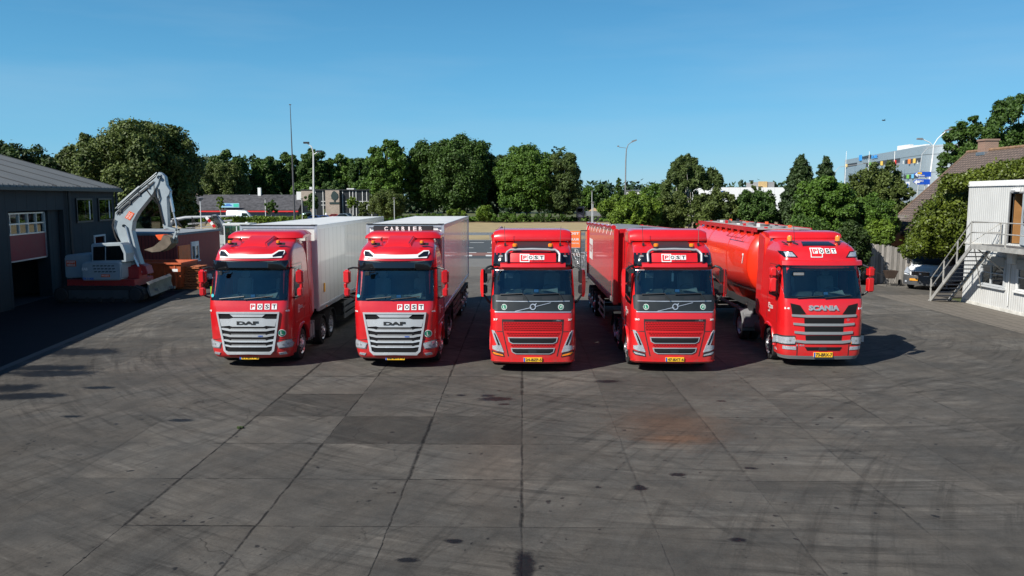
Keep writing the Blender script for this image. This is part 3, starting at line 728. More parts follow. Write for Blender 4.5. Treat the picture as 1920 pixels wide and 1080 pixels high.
    zb = c.px(C0,218)[1]-.02; zl = c.px(C0,300)[1]; xb = .77
    b = B(); b.tube([(-xb,.28,zl),(-xb-.01,.36,(zl+zb)/2+.06),(-xb+.03,.44,zb-.03),(-xb+.12,.47,zb+.03),(0,.44,zb+.05),(xb-.12,.47,zb+.03),(xb-.03,.44,zb-.03),(xb+.01,.36,(zl+zb)/2+.06),(xb,.28,zl)], .038, 10)
    b.box(-.6,-.5,.44,.7,zb,zb+.03); b.box(.5,.6,.44,.7,zb,zb+.03)
    o = part('light_bar', b, pm('bar_satin', (.34,.35,.37), .5, .3), root)
    for sx in (-.52, .52): beacon(root, sx, .50, zb+.085, .09, .075)
    for sx in (-.82, .82):
        b = B(); b.tube([(sx,1.0,zz(1.0)),(sx*1.03,1.12,zz(1.0)+.55)], .008, 5); b.box(sx-.03,sx+.03,.95,1.08,zz(1.0)-.02,zz(1.0)+.06); part('antenna', b, BLACKP, root)
    roof_spoiler(c, root, 1.16, 1.30, 3.78, 4.12, 1.25, RED2, .05, sweep=.12)
    b = B()
    for sx in (-1,1): b.prism([(1.45,3.72),(2.6,3.72),(2.7,4.02),(1.62,4.05)], 'x', sx*1.10, sx*1.19)
    part('spoiler_cheek', b, RED2, root, bev=.02)
    # mirrors
    for sg in (-1, 1):
        b = B(); b.box(1.33,1.49,.30,.50,2.62,3.0); b.box(1.33,1.49,.30,.50,2.30,2.56); b.v = [(sg*p[0], p[1]+.25*(p[0]-1.33), p[2]) for p in b.v]
        o = part('mirror', b, BLACKP, root, bev=.03)
        b = B(); rows = []
        for k in range(9):
            t = k/8; z = 2.22+.80*t; e = math.sin(math.pi*t)**.5 if 0<t<1 else 0
            rows.append([(sg*(1.44+.0*e), .24, z), (sg*(1.50+.035*e), .30, z), (sg*(1.50+.035*e), .46, z), (sg*1.44, .50, z)])
        b.grid(rows, True); b.f += [(0,1,2,3),(35,34,33,32)]; b.mi += [0,0]; part('mirror_cover', b, RED2, o, smooth=50)
        b = B(); b.tube([(sg*1.14,.62,3.02),(sg*1.22,.48,3.10),(sg*1.32,.42,3.07),(sg*1.40,.40,3.0)], .035, 8); part('mirror_arm', b, CHARC, o); b = B(); b.tube([(sg*1.20,.60,1.98),(sg*1.30,.50,2.05),(sg*1.43,.42,2.26)], .045, 8, .03); part('mirror_arm', b, CHARC, o)
        wheel(root, sg*1.06, 1.40, .50, .32, sg=sg, rimmat=STEEL); wheel(root, sg*1.02, 5.10, .50, .28, True, sg=sg)
        if number == '30': wheel(root, sg*1.04, 3.80, .48, .30, sg=sg); mudguard(root, sg*.66, sg*1.22, 3.80, .58, .48, 10, 170)
        mudguard(root, sg*.66, sg*1.22, 5.10, .60, .50, 0, 170)
        b = B(); b.box(min(sg*.55,sg*1.15), max(sg*.55,sg*1.15), 2.2, 3.0, .42, 1.0); part('fuel_tank', b, CHASSIS if number != '30' else ALU, root, bev=.08, seg=3)
        post_sign(c, root, (.98,1.62,1.42,1.72) if sg > 0 else (-1.42,1.62,-.98,1.72), .10, (.94,1.52,1.10,1.78) if sg > 0 else (-1.46,1.52,-1.30,1.78), front=False, sg=sg)
    b = B(); b.tube([(-1.0,.30,3.06),(-1.22,.12,3.04),(-1.30,.10,2.98)], .03, 8); b.box(-1.38,-1.20,.04,.12,2.92,3.04); part('kerb_mirror', b, BLACKP, root, bev=.02)
    b = B(); b.tube([(-.72,.55,zw1-.02),(-.72,.55,zw1-.1)], .015, 6); b.box(-.82,-.58,.50,.53,zw1-.24,zw1-.08); part('dash_mirror', b, GREYP, root, bev=.02)
    if number == '30':
        b = B(); b.box(-.03,.03,.60,.61,zw1-.34,zw1-.10); b.tube([(0,.6,zw1-.1),(0,.6,zw1)], .004, 4); part('pennant', b, WHITE, root)
    chassis(root, 6.0)
    return root, c

# ---- cab with swept grey slats
def build_swept_slat_truck(loc, label):
    ref = place(1543.0, 671.5)
    c = Cab(ref, w=[(.26,1.18),(.40,1.24),(1.2,1.25),(1.9,1.25),(2.9,1.20),(3.2,1.18),(3.5,1.13),(3.72,1.04),(3.86,.94)],
            prof=[(.26,.06),(.34,.02),(.6,.0),(1.2,.02),(1.9,.05),(2.12,.12),(2.92,.34),(3.0,.36),(3.2,.36),(3.45,.42),(3.58,.56),(3.66,.80),(3.74,1.15),(3.80,1.6),(3.84,2.0)],
            rc=[(.3,.30),(1.2,.26),(2.0,.22),(3.0,.20),(3.4,.30),(3.9,.4)], ry=[(.3,.42),(2.0,.32),(3,.26),(3.4,.32),(3.9,.3)], bow=[(.3,.08),(2,.07),(3,.08),(3.5,.12),(3.9,.05)],
            yr=2.30, zlow=1.28, orig=(1280,400), k=3.6)
    root = thing('tractor_unit', label, 'truck', (loc[0], loc[1], 0), 'red trucks parked in a row')
    C0 = 945
    def sym(pts): h = c.poly(pts); return h + [(-x, z) for x, z in reversed(h[1:-1])]
    zw0, zw1 = c.px(C0,566)[1], c.px(C0,386)[1]
    lv = [1.28,1.5,1.75,1.95,zw0,(zw0*2+zw1)/3,(zw0+2*zw1)/3,zw1,3.08,3.2,3.33,3.45,3.54,3.61,3.68,3.74,3.80,3.84]
    part('cab_shell', c.shell(lv, (zw0, zw1), c.yr), RED2, root, smooth=40)
    part('front_bumper', c.shell([.36,.40,.50,.7,.95,1.1,1.279], None, .62), RED2, root, smooth=40)
    part('bumper_lip', c.shell([.25,.28,.33,.358], None, .64), GREYP, root, smooth=40)
    side_common(c, root, RED2, 1.40, ywin=(.66,1.42), zwin=(2.10,2.92))
    interior(c, root, zw0, zw1, .92)
    part('windscreen', c.front([sym([(C0,570),(1185,560),(1203,545),(1203,384),(C0,384)])], .012, .008, .12), WS, root, smooth=60)
    xo = 1.15; part('windscreen_frame', c.front([rect(-xo,zw0-.05,xo,zw0+.02), rect(-xo,zw0+.02,-.95,zw1), rect(.95,zw0+.02,xo,zw1), rect(-xo,zw1-.01,xo,c.px(C0,350)[1])], .006, .02, .12), BLACKG, root, smooth=60)
    wiper(c, root, (-.8, zw0-.02), (-.05, zw0+.04)); wiper(c, root, (.0, zw0-.02), (.8, zw0+.05))
    rows = []; z0, z1 = c.px(C0,352)[1], c.px(C0,322)[1]
    for i in range(25):
        x = -1.20+2.40*i/24; y = c.fy(min(abs(x), c.w(z0)*.96), z0)
        rows.append([(x, y+.02, z1+.02), (x, y-.10, z1), (x, y-.13, z0+.01), (x, y+.0, z0)])
    b = B(); b.grid(rows, True); b.f += [(3,2,1,0), tuple(96+k for k in range(4))]; b.mi += [0,0]; part('sun_visor', b, RED2, root, smooth=50)
    ul = c.poly([(1100,299),(1124,257),(1172,252),(1173,298)]); ui = c.poly([(1112,293),(1130,264),(1164,260),(1165,292)])
    for q, q2 in ((ul, ui), (mirror(ul), mirror(ui))):
        o = part('roof_lamp', c.front([q], .012, .02, .1), BLACKG, root, smooth=60); part('lamp_glass', c.front([q2], .018, .01, .1), LENS, o, smooth=60)
    post_sign(c, root, c.R(880,238,1027,272), c.px(913,272)[0]-c.px(880,272)[0], c.R(865,234,930,298), off=.012)
    # grille
    pan = sym([(C0,868),(1128,862),(1166,690),(1160,684),(C0,684)])
    part('grille_panel', c.front([pan], .006, .01, .1), RED2, root, smooth=60)
    wing = c.poly([(1180,607),(1120,622),(1078,682),(1166,682),(1172,650)])
    for q in (wing, mirror(wing)): part('grille_wing', c.front([q], .010, .02, .1), MESHB, root)
    for x1, y0, y1 in ((1090,709,747),(1085,765,803),(1075,826,860)): part('grille_mesh', c.front([sym([(C0,y1),(x1-4,y1),(x1,y0),(C0,y0)])], .012, .02, .1), MESHB, root)
    for xe, y0, y1, dy in ((1170,686,703,-5),(1157,744,761,-6),(1146,800,818,-6),(1132,859,878,-6)):
        part('grille_slat', c.front([sym([(C0,y1),(1075,y1),(xe-2,y1+dy-2),(xe,y0+dy),(1080,y0),(C0,y0)])], .036, .035, .08), SLATG, root, smooth=60)
    part('brand_lettering', c.front(text_src('SCANIA', *c.R(850,621,1056,656), .055), .030, .03, .1), ALU, root, smooth=0)
    part('bumper_opening', c.front([sym([(C0,926),(1058,926),(1074,903),(C0,903)])], .010, .015, .1), MESHB, root)
    part('radar_cover', c.front([c.poly([(914,925),(922,903),(965,903),(973,925)])], .024, .02), CHARC, root)
    part('engine_lettering', c.front(text_src('R 410', *c.R(768,886,820,897), .02), .010, .003), ALU, root, smooth=0)
    cx, cz = c.px(1116,719); part('brand_emblem', c.front(ring(cx, cz, .026, .038, 14), .014, .01, .2), STEEL, root)
    hl = c.poly([(1216,824),(1142,834),(1133,860),(1138,880),(1216,868)])
    hs_ = c.poly([(1220,814),(1138,826),(1127,860),(1134,888),(1220,876)])
    for q, q2 in ((hl, hs_), (mirror(hl), mirror(hs_))):
        o = part('headlight', c.front([q], .026, .04, .05), LENS, root, smooth=60); part('lamp_surround', c.front([q2], .012, .02, .05), BLACKP, o, smooth=60)
        xs = [p[0] for p in q]; xm = sum(xs)/5; zm = sum(p[1] for p in q)/5
        part('lamp_projector', c.front([disc(xm-.07*(1 if xm>0 else -1), zm, .03, 14)], .030, .01, .2), GREYP, o)
        part('indicator_strip', c.front([[(p[0], p[1]-.0) for p in (q[3], q[2])] + [(q[2][0]*.985, q[2][1]), (q[3][0]*.985, q[3][1]-.01)]], .032, .01), AMBER, o)
    fg = c.poly([(1126,922),(1130,900),(1196,893),(1194,914)])
    for q in (fg, mirror(fg)): part('fog_lamp', c.front([q], .012, .02, .08), LENS, root, smooth=60)
    for y in (1.6,): pass
    for sg in (-1,1):
        for z in (.86,.46): part('side_marker', c.side([[(.50,z),(.66,z+.01),(.66,z+.07),(.52,z+.05)]], sg, .012, .02), LENS, root)
    sm = c.poly([(1128,835),(1122,836),(1112,960),(1118,960)]); part('bumper_seam', c.front([sm, mirror(sm)], .003, .004, .1), BLACKP, root)
    plate(c, root, c.R(880,938,1011,970), '73-BRX-7')
    r4 = c.R(1183,632,1212,648); r4 = (1.02, r4[1], 1.15, r4[3])
    part('fleet_number', c.front(text_src('14', *r4, .05), .010, .003, .05), WHITE, root, smooth=0); part('fleet_number', c.front(text_src('14', -r4[2], r4[1], -r4[0], r4[3], .05), .010, .003, .05), WHITE, root, smooth=0)
    zz = c.roof_z
    sk = conform([[(-.50,.72),(.50,.72),(.42,1.10),(-.42,1.10)]], lambda x, y, d: (x, y, zz(y)+.015-d), .12, .02); part('roof_hatch', sk, BLACKG, root, smooth=60)
    for sx in (-.76, .72): beacon(root, sx, 1.15, zz(1.15)-.02, .17, .075)
    for sx in (-.92,-.62,.60,.9):
        b = B(); b.bar((sx, .80, zz(.8)+.02), (sx-.12*(1 if sx < 0 else -1), 1.0, zz(1.0)+.03), .03, .03); part('roof_rail', b, BLACKP, root)
    b = B(); b.tube([(-.62,1.1,zz(1.1)),(-.64,1.18,zz(1.1)+.5)], .008, 5); part('antenna', b, BLACKP, root)
    roof_spoiler(c, root, 1.14, 1.72, 3.80, 4.02, .9, RED2, .04, sweep=.20)
    for sg in (-1, 1):
        b = B(); b.box(1.36,1.58,.28,.52,2.72,3.02); b.v = [(sg*p[0], p[1]+.2*(p[0]-1.36), p[2]) for p in b.v]; o = part('mirror', b, RED2, root, bev=.05, seg=3)
        b = B(); b.box(1.37,1.57,.29,.51,2.26,2.69); b.v = [(sg*p[0], p[1]+.2*(p[0]-1.37), p[2]) for p in b.v]; part('mirror_cover', b, RED2, o, bev=.035, seg=3)
        b = B(); b.tube([(sg*1.16,.60,3.0),(sg*1.27,.48,3.06),(sg*1.40,.42,3.0)], .035, 8); part('mirror_arm', b, BLACKP, o); b = B(); b.tube([(sg*1.20,.56,2.16),(sg*1.30,.50,2.16),(sg*1.42,.42,2.28)], .035, 8); part('mirror_arm', b, BLACKP, o)
        wheel(root, sg*1.06, 1.40, .50, .32, sg=sg, rimmat=STEEL); wheel(root, sg*1.02, 5.05, .50, .28, True, sg=sg)
        mudguard(root, sg*.66, sg*1.22, 5.05, .62, .50, -10, 190, GREYP)
        b = B(); b.prism([(4.25,.55),(4.55,.45),(4.60,1.0),(4.45,1.12),(4.25,1.0)], 'x', sg*.70, sg*1.2); part('mudguard_front', b, GREYP, root, bev=.03)
        b = B(); b.tube([(sg*.85,2.4,.72),(sg*.85,3.3,.72)], .28, 20); part('fuel_tank', b, CHASSIS, root)
        post_sign(c, root, (.98,1.66,1.34,1.76) if sg > 0 else (-1.34,1.66,-.98,1.76), .085, (.92,1.54,1.06,1.82) if sg > 0 else (-1.40,1.54,-1.26,1.82), front=False, sg=sg)
    b = B(); b.tube([(0.3,2.4,1.25),(.3,3.1,1.2),(-.2,3.4,1.15)], .03, 8); b.box(-.5,.5,2.5,3.0,1.0,1.2); b.tube([(-.9,3.4,1.08),(-.3,3.5,1.12)], .07, 10); part('air_lines', b, DIRT, root)
    b = B(); b.box(-.9,-.55,.30,.34,zw1-.16,zw1-.04); part('kerb_mirror', b, GREYP, root, bev=.02)
    chassis(root, 5.9)
    return root, c

# ---------------- semi-trailers ----------------
def trailer_axles(root, ys, r=.50, inner=True):
    for y in ys:
        for sg in (-1, 1): wheel(root, sg*1.08, y, r, .36, sg=sg)
        b = B(); b.tube([(-1.0,y,r),(1.0,y,r)], .07, 8); part('axle', b, CHASSIS, root)
def box_trailer(name, loc, y0, y1, z0, z1, label, fridge, w=1.29):
    root = thing(name, label, 'trailer', (loc[0], loc[1], 0), 'trailers behind the trucks')
    wt = lined('trailer_panel_'+('bright' if fridge else 'dull'), (.84,.86,.85) if fridge else (.60,.61,.59), (.38,.39,.38), 1, .62 if not fridge else .40, .05, .20 if fridge else .35, .15 if fridge else 0, .06, .25, coat=.5, vscale=.8)
    b = B(); b.box(-w+.02, w-.02, y0+.02, y1-.02, z0+.06, z1-.04); part('box_body', b, wt, root, smooth=0)
    b = B(); b.box(-w+.01, w-.01, y0+.015, y1-.01, z1-.0395, z1); part('roof', b, WHITED, root, bev=.012)
    b = B()
    for sx in (-1, 1):
        b.box(min(sx*w,sx*(w-.05)), max(sx*w,sx*(w-.05)), y0+.04, y1-.04, z1-.13, z1+.005); b.box(min(sx*(w+.004),sx*(w-.05)), max(sx*(w+.004),sx*(w-.05)), y0+.04, y1-.04, z0-.03, z0+.12)
        for y in (y0, y1-.05): b.box(min(sx*(w+.008),sx*(w-.09)), max(sx*(w+.008),sx*(w-.09)), y, y+.07, z0-.03, z1+.01)
    b.box(-w+.08, w-.08, y0-.004, y0+.04, z1-.10, z1+.008)
    part('aluminium_edging', b, ALU, root, bev=.008)
    b = B(); b.box(-w+.05, w-.05, y0-.016, y0-.006, z1-.012, z1+.03); b.box(-w+.0, -w+.2, y0-.02, y0+.1, z1+.009, z1+.035); b.box(w-.2, w, y0-.02, y0+.1, z1+.009, z1+.035); part('header_rail', b, BLACKP, root)
    b = B(); b.box(-.50,.50,y0+.6,y1,z0-.32,z0-.03)
    for sx in (-.45,.45): b.box(sx-.07,sx+.07,y0+.9,y1,z0-.42,z0-.10)
    part('trailer_frame', b, CHASSIS, root)
    for sx in (-1,1):
        b = B()
        for k in range(3): b.box(min(sx*1.22,sx*1.25), max(sx*1.22,sx*1.25), y0+4.0, y1-4.6, .42+.25*k, .58+.25*k)
        for y in (y0+4.2, y1-4.9): b.box(min(sx*1.19,sx*1.22), max(sx*1.19,sx*1.22), y, y+.08, .40, 1.1)
        part('side_guard', b, GREYP, root)
        b = B(); b.box(min(sx*.6,sx*1.1),max(sx*.6,sx*1.1),y0+4.3,y0+5.6,.5,1.0); part('pallet_box', b, CHASSIS, root, bev=.02)
    for sx in (-.55,.55): b = B(); b.box(sx-.06,sx+.06,y0+2.7,y0+2.84,.12,1.1); b.box(sx-.14,sx+.14,y0+2.62,y0+2.92,.02,.12); part('landing_leg', b, DIRT, root)
    ys = [y1-4.1+1.31*k for k in range(3)] if y1-y0 > 11 else [y1-3.9+1.25*k for k in range(3)]
    trailer_axles(root, ys)
    for sg in (-1,1):
        b = B(); b.box(sg*1.16-.16, sg*1.16+.16, ys[0]-.7, ys[-1]+.7, 1.05, 1.09); part('mudguard', b, CHASSIS, root)
    b = B(); b.box(-1.2,1.2,y1-.10,y1,.45,.58); b.box(-1.25,-.9,y1-.05,y1+.02,.7,.95); b.box(.9,1.25,y1-.05,y1+.02,.7,.95); part('rear_underrun', b, CHASSIS, root)
    b = B(); b.box(w+.003, w+.03, y0+.75, y0+.85, z0+.55, z0+.85); part('side_placard', b, YELLOW, root)
    for k in range(6):
        b = B(); y = y0+1+k*(y1-y0-2)/5; b.box(w+.005,w+.02,y,y+.12,z0+.0,z0+.04); part('side_marker', b, AMBER, root)
    if fridge:
        b = B(); b.box(-.96,.96,y0-.40,y0-.02,z1-1.9,z1-.14); part('cooling_unit', b, WHITED, root, bev=.06, seg=3)
        b = B(); b.box(-.98,.98,y0-.43,y0-.33,z1-.34,z1-.022); o = part('cooling_panel', b, BLACKP, root, bev=.02)
        t = conform(text_src('CARRIER', -.55, z1-.235, .55, z1-.10, .03), lambda x, z, d: (x, y0-.435+d, z), 5, .004)
        # wide letter spacing
        bb = B(); pitch = .188
        for i, ch in enumerate('CARRIER'):
            wch = .05 if ch == 'I' else .115
            xc = -.56 + pitch*i; bb = join(bb, conform(text_src(ch, xc-wch/2, z1-.175, xc+wch/2, z1-.05, .03), lambda x, z, d: (x, y0-.436+d, z), 5, .004))
        part('brand_lettering', bb, WHITE, o, smooth=0)
        b = B()
        for sx in (-1.12, 1.12): b.box(sx-.06,sx+.06,y0-.02,y0-.005,z1-.12,z1-.09)
        part('vent_slot', b, BLACKP, root)
    return root
# ---------------- trucks on the yard ----------------
P1, P2, P3, P4, P5 = place(466.7,672.6), place(740.5,673.8), place(998.9,681.3), place(1264.6,681.0), place(1543.0,671.5)
t1, _ = build_silver_grille_truck(P1, 'leftmost red truck cab with silver slatted grille, yellow plate 04-BVV-2', '45', '04-BVV-2', '45')
t2, _ = build_silver_grille_truck(P2, 'red truck cab with silver slatted grille under the refrigerated trailer, yellow plate 02-BVT-9', '46', '02-BVT-9', '46')
t3, _ = build_roofbar_truck(P3, 'middle red truck cab with charcoal band and roof light bar, number 37', '37', '24-BZF-5')
t4, _ = build_roofbar_truck(P4, 'red truck cab with charcoal band, number 30, in front of the red tipper trailer', '30', '47-BXT-6')
t5, _ = build_swept_slat_truck(P5, 'rightmost red truck cab with four grey grille slats, in front of the tanker trailer')

box_trailer('box_trailer', (P1[0]+.02, P1[1]), 3.25, 16.2, 1.30, 4.16, 'pale grey box trailer behind the leftmost red truck', False)
box_trailer('refrigerated_trailer', (P2[0]-.10, P2[1]), 3.15, 15.2, 1.30, 4.20, 'whitish refrigerated box trailer with black lettered cooling panel, behind the second truck', True)

def tipper(loc, label, y0, y1, zf, zr):
    root = thing('tipper_trailer', label, 'trailer', (loc[0], loc[1], 0), 'trailers behind the trucks'); w = 1.27
    tm = lined('tipper_red', (.70,.012,.018), (.36,.008,.010), 1, .115, .10, .22, .0, .06, .30, coat=.55, vscale=1.0)
    b = B(); zb0, zb1 = 1.55, 1.40
    b.add([(-w,y0,zb0),(w,y0,zb0),(w,y1,zb1),(-w,y1,zb1),(-w,y0,zf),(w,y0,zf),(w,y1,zr),(-w,y1,zr),
           (-w+.06,y0+.06,zf),(w-.06,y0+.06,zf),(w-.06,y1-.06,zr),(-w+.06,y1-.06,zr),(-w+.06,y0+.06,2.2),(w-.06,y0+.06,2.2),(w-.06,y1-.06,2.2),(-w+.06,y1-.06,2.2)],
          [(0,3,2,1),(0,1,5,4),(1,2,6,5),(2,3,7,6),(3,0,4,7),(4,5,9,8),(5,6,10,9),(6,7,11,10),(7,4,8,11),(8,9,13,12),(9,10,14,13),(10,11,15,14),(11,8,12,15),(12,13,14,15)])
    part('tipper_body', b, tm, root, smooth=0)
    b = B()
    for sx in (-1,1):
        xa, xb = sorted((sx*(w+.06), sx*(w-.12)))
        b = B(); b.box(xa, xb, y0-.14, y0+.34, 1.50, zf+.03); part('corner_post', b, RED, root, bev=.03); b = B(); b.box(xa, xb, y1-.06, y1+.03, 1.36, zr+.02); part('corner_post', b, RED, root, bev=.02)
    b = B(); b.box(-w+.13, w-.13, y0-.15, y0+.05, zf-.12, zf+.035); part('head_beam', b, RED, root, bev=.02)
    b = B()
    for sx in (-1,1): b.bar((sx*(w+.02), y0+.3, zb0+.06), (sx*(w+.02), y1, zb1+.06), .05, .15)
    part('bottom_rail', b, GREYP, root)
    b = B()
    pts = [(-w-.02, y0+.35+(y1-y0-.3)*t, zf+.06+(zr-zf)*t+.02*math.sin(t*40)) for t in np.linspace(0,1,24)]
    b.tube(pts, .085, 10); part('rolled_tarpaulin', b, RED, root)
    b = B()
    for k in range(9):
        t = k/8; b.tube([(-w-.1,y0+.6+(y1-y0-.8)*t,zf-.2+(zr-zf)*t),(-w-.02,y0+.6+(y1-y0-.8)*t,zf+.16+(zr-zf)*t),(-w+.12,y0+.6+(y1-y0-.8)*t,zf+.06+(zr-zf)*t)], .012, 5)
    part('tarpaulin_strap', b, WHITED, root)
    b = B(); rows = []
    for k in range(14):
        t = k/13; y = y0+.4+(y1-y0-.5)*t; rows.append([(x, y, zf-.05+(zr-zf)*t+.10*(1-(x/w)**2)+.02*math.sin(y*5+x*3)) for x in np.linspace(-w, w, 9)])
    b.grid(rows); part('load_cover', b, GREYP, root, smooth=60)
    # lettering on the flank: P O S T in white tiles near the tail
    b = B()
    for sg in (-1,1):
        x = sg*(w+.012)
        b.box(min(x,x+sg*.004), max(x,x+sg*.004), y1-2.6, y1-1.0, 2.35, 3.25)
    o = part('name_panel', b, WHITED, root)
    b = B()
    for sg in (-1,1):
        for i, ch in enumerate('POST'):
            a = y1-2.5+.38*i
            b = join(b, conform(text_src(ch, (a if sg>0 else -a-.3), 2.65, (a+.3 if sg>0 else -a), 3.0, .02), lambda p, z, d, sg=sg: (sg*(w+.02-d), sg*p, z), 9, .003))
    part('name_lettering', b, RED, o, smooth=0)
    b = B(); b.box(-.5,.5,y0+.6,y1,1.05,1.42); part('trailer_frame', b, CHASSIS, root)
    for sx in (-1,1):
        b = B()
        for k in range(3): b.box(min(sx*1.20,sx*1.24), max(sx*1.20,sx*1.24), y1-7.2, y1-4.9, .45+.27*k, .52+.27*k)
        for y in (y1-7.0, y1-5.2): b.box(min(sx*1.17,sx*1.20), max(sx*1.17,sx*1.20), y, y+.08, .40, 1.1)
        part('side_guard', b, ALU, root)
    for sx in (-.55,.55): b = B(); b.box(sx-.06,sx+.06,y0+2.7,y0+2.84,.12,1.2); b.box(sx-.14,sx+.14,y0+2.62,y0+2.92,.02,.12); part('landing_leg', b, DIRT, root)
    ys = [y1-3.6+1.31*k for k in range(3)]; trailer_axles(root, ys)
    for y in ys:
        for sg in (-1,1): mudguard(root, sg*.88, sg*1.26, y, .57, .5, 15, 165)
    b = B(); b.box(-1.2,1.2,y1-.3,y1-.2,.45,.58); part('rear_underrun', b, CHASSIS, root)
    b = B(); b.tube([(-w-.02,y1,1.1),(-w-.25,y1-.02,1.12),(-w-.27,y1-.02,1.02)], .02, 6); part('marker_arm', b, RUBBER, root)
    b = B(); b.box(-.9,.9,y0-.55,y0-.2,1.2,1.7); b.tube([(0,y0-.3,1.3),(0,y0-.3,3.2)], .11, 12); part('tipping_ram', b, CHASSIS, root)
    return root
tipper((P4[0]-.05, P4[1]), 'long red tipper trailer with ribbed glossy sides and rolled tarpaulin, behind truck 30', 3.95, 15.0, 4.02, 3.80)
tipper((P3[0], P3[1]), 'red tipper trailer hidden behind the middle truck 37', 3.95, 14.0, 3.72, 3.62)

def tanker(loc):
    root = thing('tanker_trailer', 'glossy orange red cylindrical tanker trailer with grey roof walkway, behind the rightmost truck', 'trailer', (loc[0], loc[1], 0), 'trailers behind the trucks')
    b = B(); y0, y1 = 3.55, 13.6; rows = []; prof = [(.02,-.42),(.40,-.40),(.75,-.30),(.98,-.16),(1.0,0)]
    def ringat(y, k, zc, sx=1.0, sb=1.0): 
        out = []
        for i in range(48):
            t = 2*math.pi*i/48; ct, zz = math.cos(t), math.sin(t); e = .74 if zz > 0 else .92
            out.append((1.275*k*math.copysign(abs(ct)**e, ct), y, zc + 1.20*k*math.copysign(abs(zz)**e, zz)*(1 if zz > 0 else sb)))
        return out
    zc = 2.80
    for k, dy in prof: rows.append(ringat(y0+.42+dy, k, zc))
    for t in np.linspace(0,1,20)[1:]:
        rows.append(ringat(y0+.42+(y1-y0-.84)*t, 1.0, zc+.0*t, 1, 1+.10*math.sin(math.pi*t)))
    for k, dy in reversed(prof[:-1]): rows.append(ringat(y1-.42-dy, k, zc))
    b.grid(rows, True); part('tank', b, ORANGE_RED, root, smooth=60)
    b = B()
    for y in (y0+.42, y0+3.2, y0+6.4, y1-.42):
        b.grid([[(p[0], p[1]-.03, p[2]) for p in ringat(y, 1.006, zc, 1, 1.05)], ringat(y, 1.012, zc, 1, 1.05), [(p[0], p[1]+.03, p[2]) for p in ringat(y, 1.006, zc, 1, 1.05)]], True)
    part('weld_band', b, ORANGE_RED, root, smooth=60)
    b = B(); b.box(-.92,.92,y0+.5,y1-.4,zc+1.19,zc+1.225); part('walkway', b, pm('walkway_grey', (.30,.28,.27), .7, var=.3, vscale=3), root)
    b = B(); 
    for sx in (-.94,.94): b.box(sx-.02,sx+.02,y0+.5,y1-.4,zc+1.10,zc+1.25)
    for k in range(11):
        for sx in (-1,1): b.box(min(sx*.96,sx*1.02),max(sx*.96,sx*1.02),y0+.8+k*.9,y0+.92+k*.9,zc+1.03,zc+1.11)
    part('walkway_edge', b, REDD, root)
    for k in range(5):
        y = y0+1.2+1.9*k
        b = B(); b.lathe([(.001,.07),(.22,.06),(.25,.03),(.25,-.02)], (0,y,zc+1.23), 'z', 18); b.box(-.29,-.25,y-.1,y+.1,zc+1.22,zc+1.30); b.box(.25,.29,y-.05,y+.05,zc+1.22,zc+1.30)
        part('manhole_lid', b, DIRT if k%2 else GREYP, root)
    for k in range(14):
        y = y0+.7+.68*k; b = B(); x = (-.55,.5,-.42,.46)[k%4]; b.box(x-.05,x+.05,y,y+.10,zc+1.226,zc+1.226+.05+.04*(k%3)); part('roof_fitting', b, (RED,ORANGE,WHITED,BLACKP)[k%4], root)
    b = B()
    for sx in (-1,):
        x = sx*1.16; b.tube([(x+.08,y0+1.2,zc+1.02),(x-.12,y0+1.2,zc+.86),(x-.12,y0+3.2,zc+.86),(x+.08,y0+3.2,zc+1.02)], .018, 6); b.tube([(x+.08,y0+2.2,zc+1.02),(x-.12,y0+2.2,zc+.86)], .018, 6)
    part('step_rail', b, REDD, root)
    b = B()
    for i, (a, c) in enumerate(((0,0),)):
        t = text_src('7', -(y0+.98), zc-.02, -(y0+.80), zc+.34, .03)
        b = conform(t, lambda p, z, d: (-(1.285*max(.01,1-(abs(z-zc)/1.20)**2.7)**(1/2.7)+.012-d), -p, z), .1, .004)
    part('number_lettering', b, WHITE, root, smooth=0)
    b = B(); 
    for sx in (-.45,.45): b.box(sx-.07,sx+.07,y0+.5,y1-.3,1.02,1.26)
    b.box(-.9,.9,y0+.7,y0+1.5,1.0,1.35); b.box(-.8,.8,y1-4.2,y1-.4,1.0,1.4); part('trailer_frame', b, CHASSIS, root)
    b = B()
    for k in range(2):
        yc = y0+4.2+2.0*k; b.add([(-.8,yc-.9,1.75),(.8,yc-.9,1.75),(.8,yc+.9,1.75),(-.8,yc+.9,1.75),(-.16,yc-.16,.85),(.16,yc-.16,.85),(.16,yc+.16,.85),(-.16,yc+.16,.85)],[(0,1,2,3),(4,7,6,5),(0,4,5,1),(1,5,6,2),(2,6,7,3),(3,7,4,0)])
    part('discharge_cone', b, ORANGE_RED, root)
    b = B(); b.tube([(-.85,y0+2.4,.95),(-.85,y1-4.4,.95)], .08, 10); part('hose_tube', b, CHASSIS, root)
    for sx in (-.55,.55): b = B(); b.box(sx-.06,sx+.06,y0+2.7,y0+2.84,.12,1.1); b.box(sx-.14,sx+.14,y0+2.62,y0+2.92,.02,.12); part('landing_leg', b, DIRT, root)
    ys = [y1-3.6+1.31*k for k in range(3)]; trailer_axles(root, ys)
    for y in ys:
        for sg in (-1,1): mudguard(root, sg*.88, sg*1.26, y, .57, .5, 15, 165)
    return root
tanker(P5)

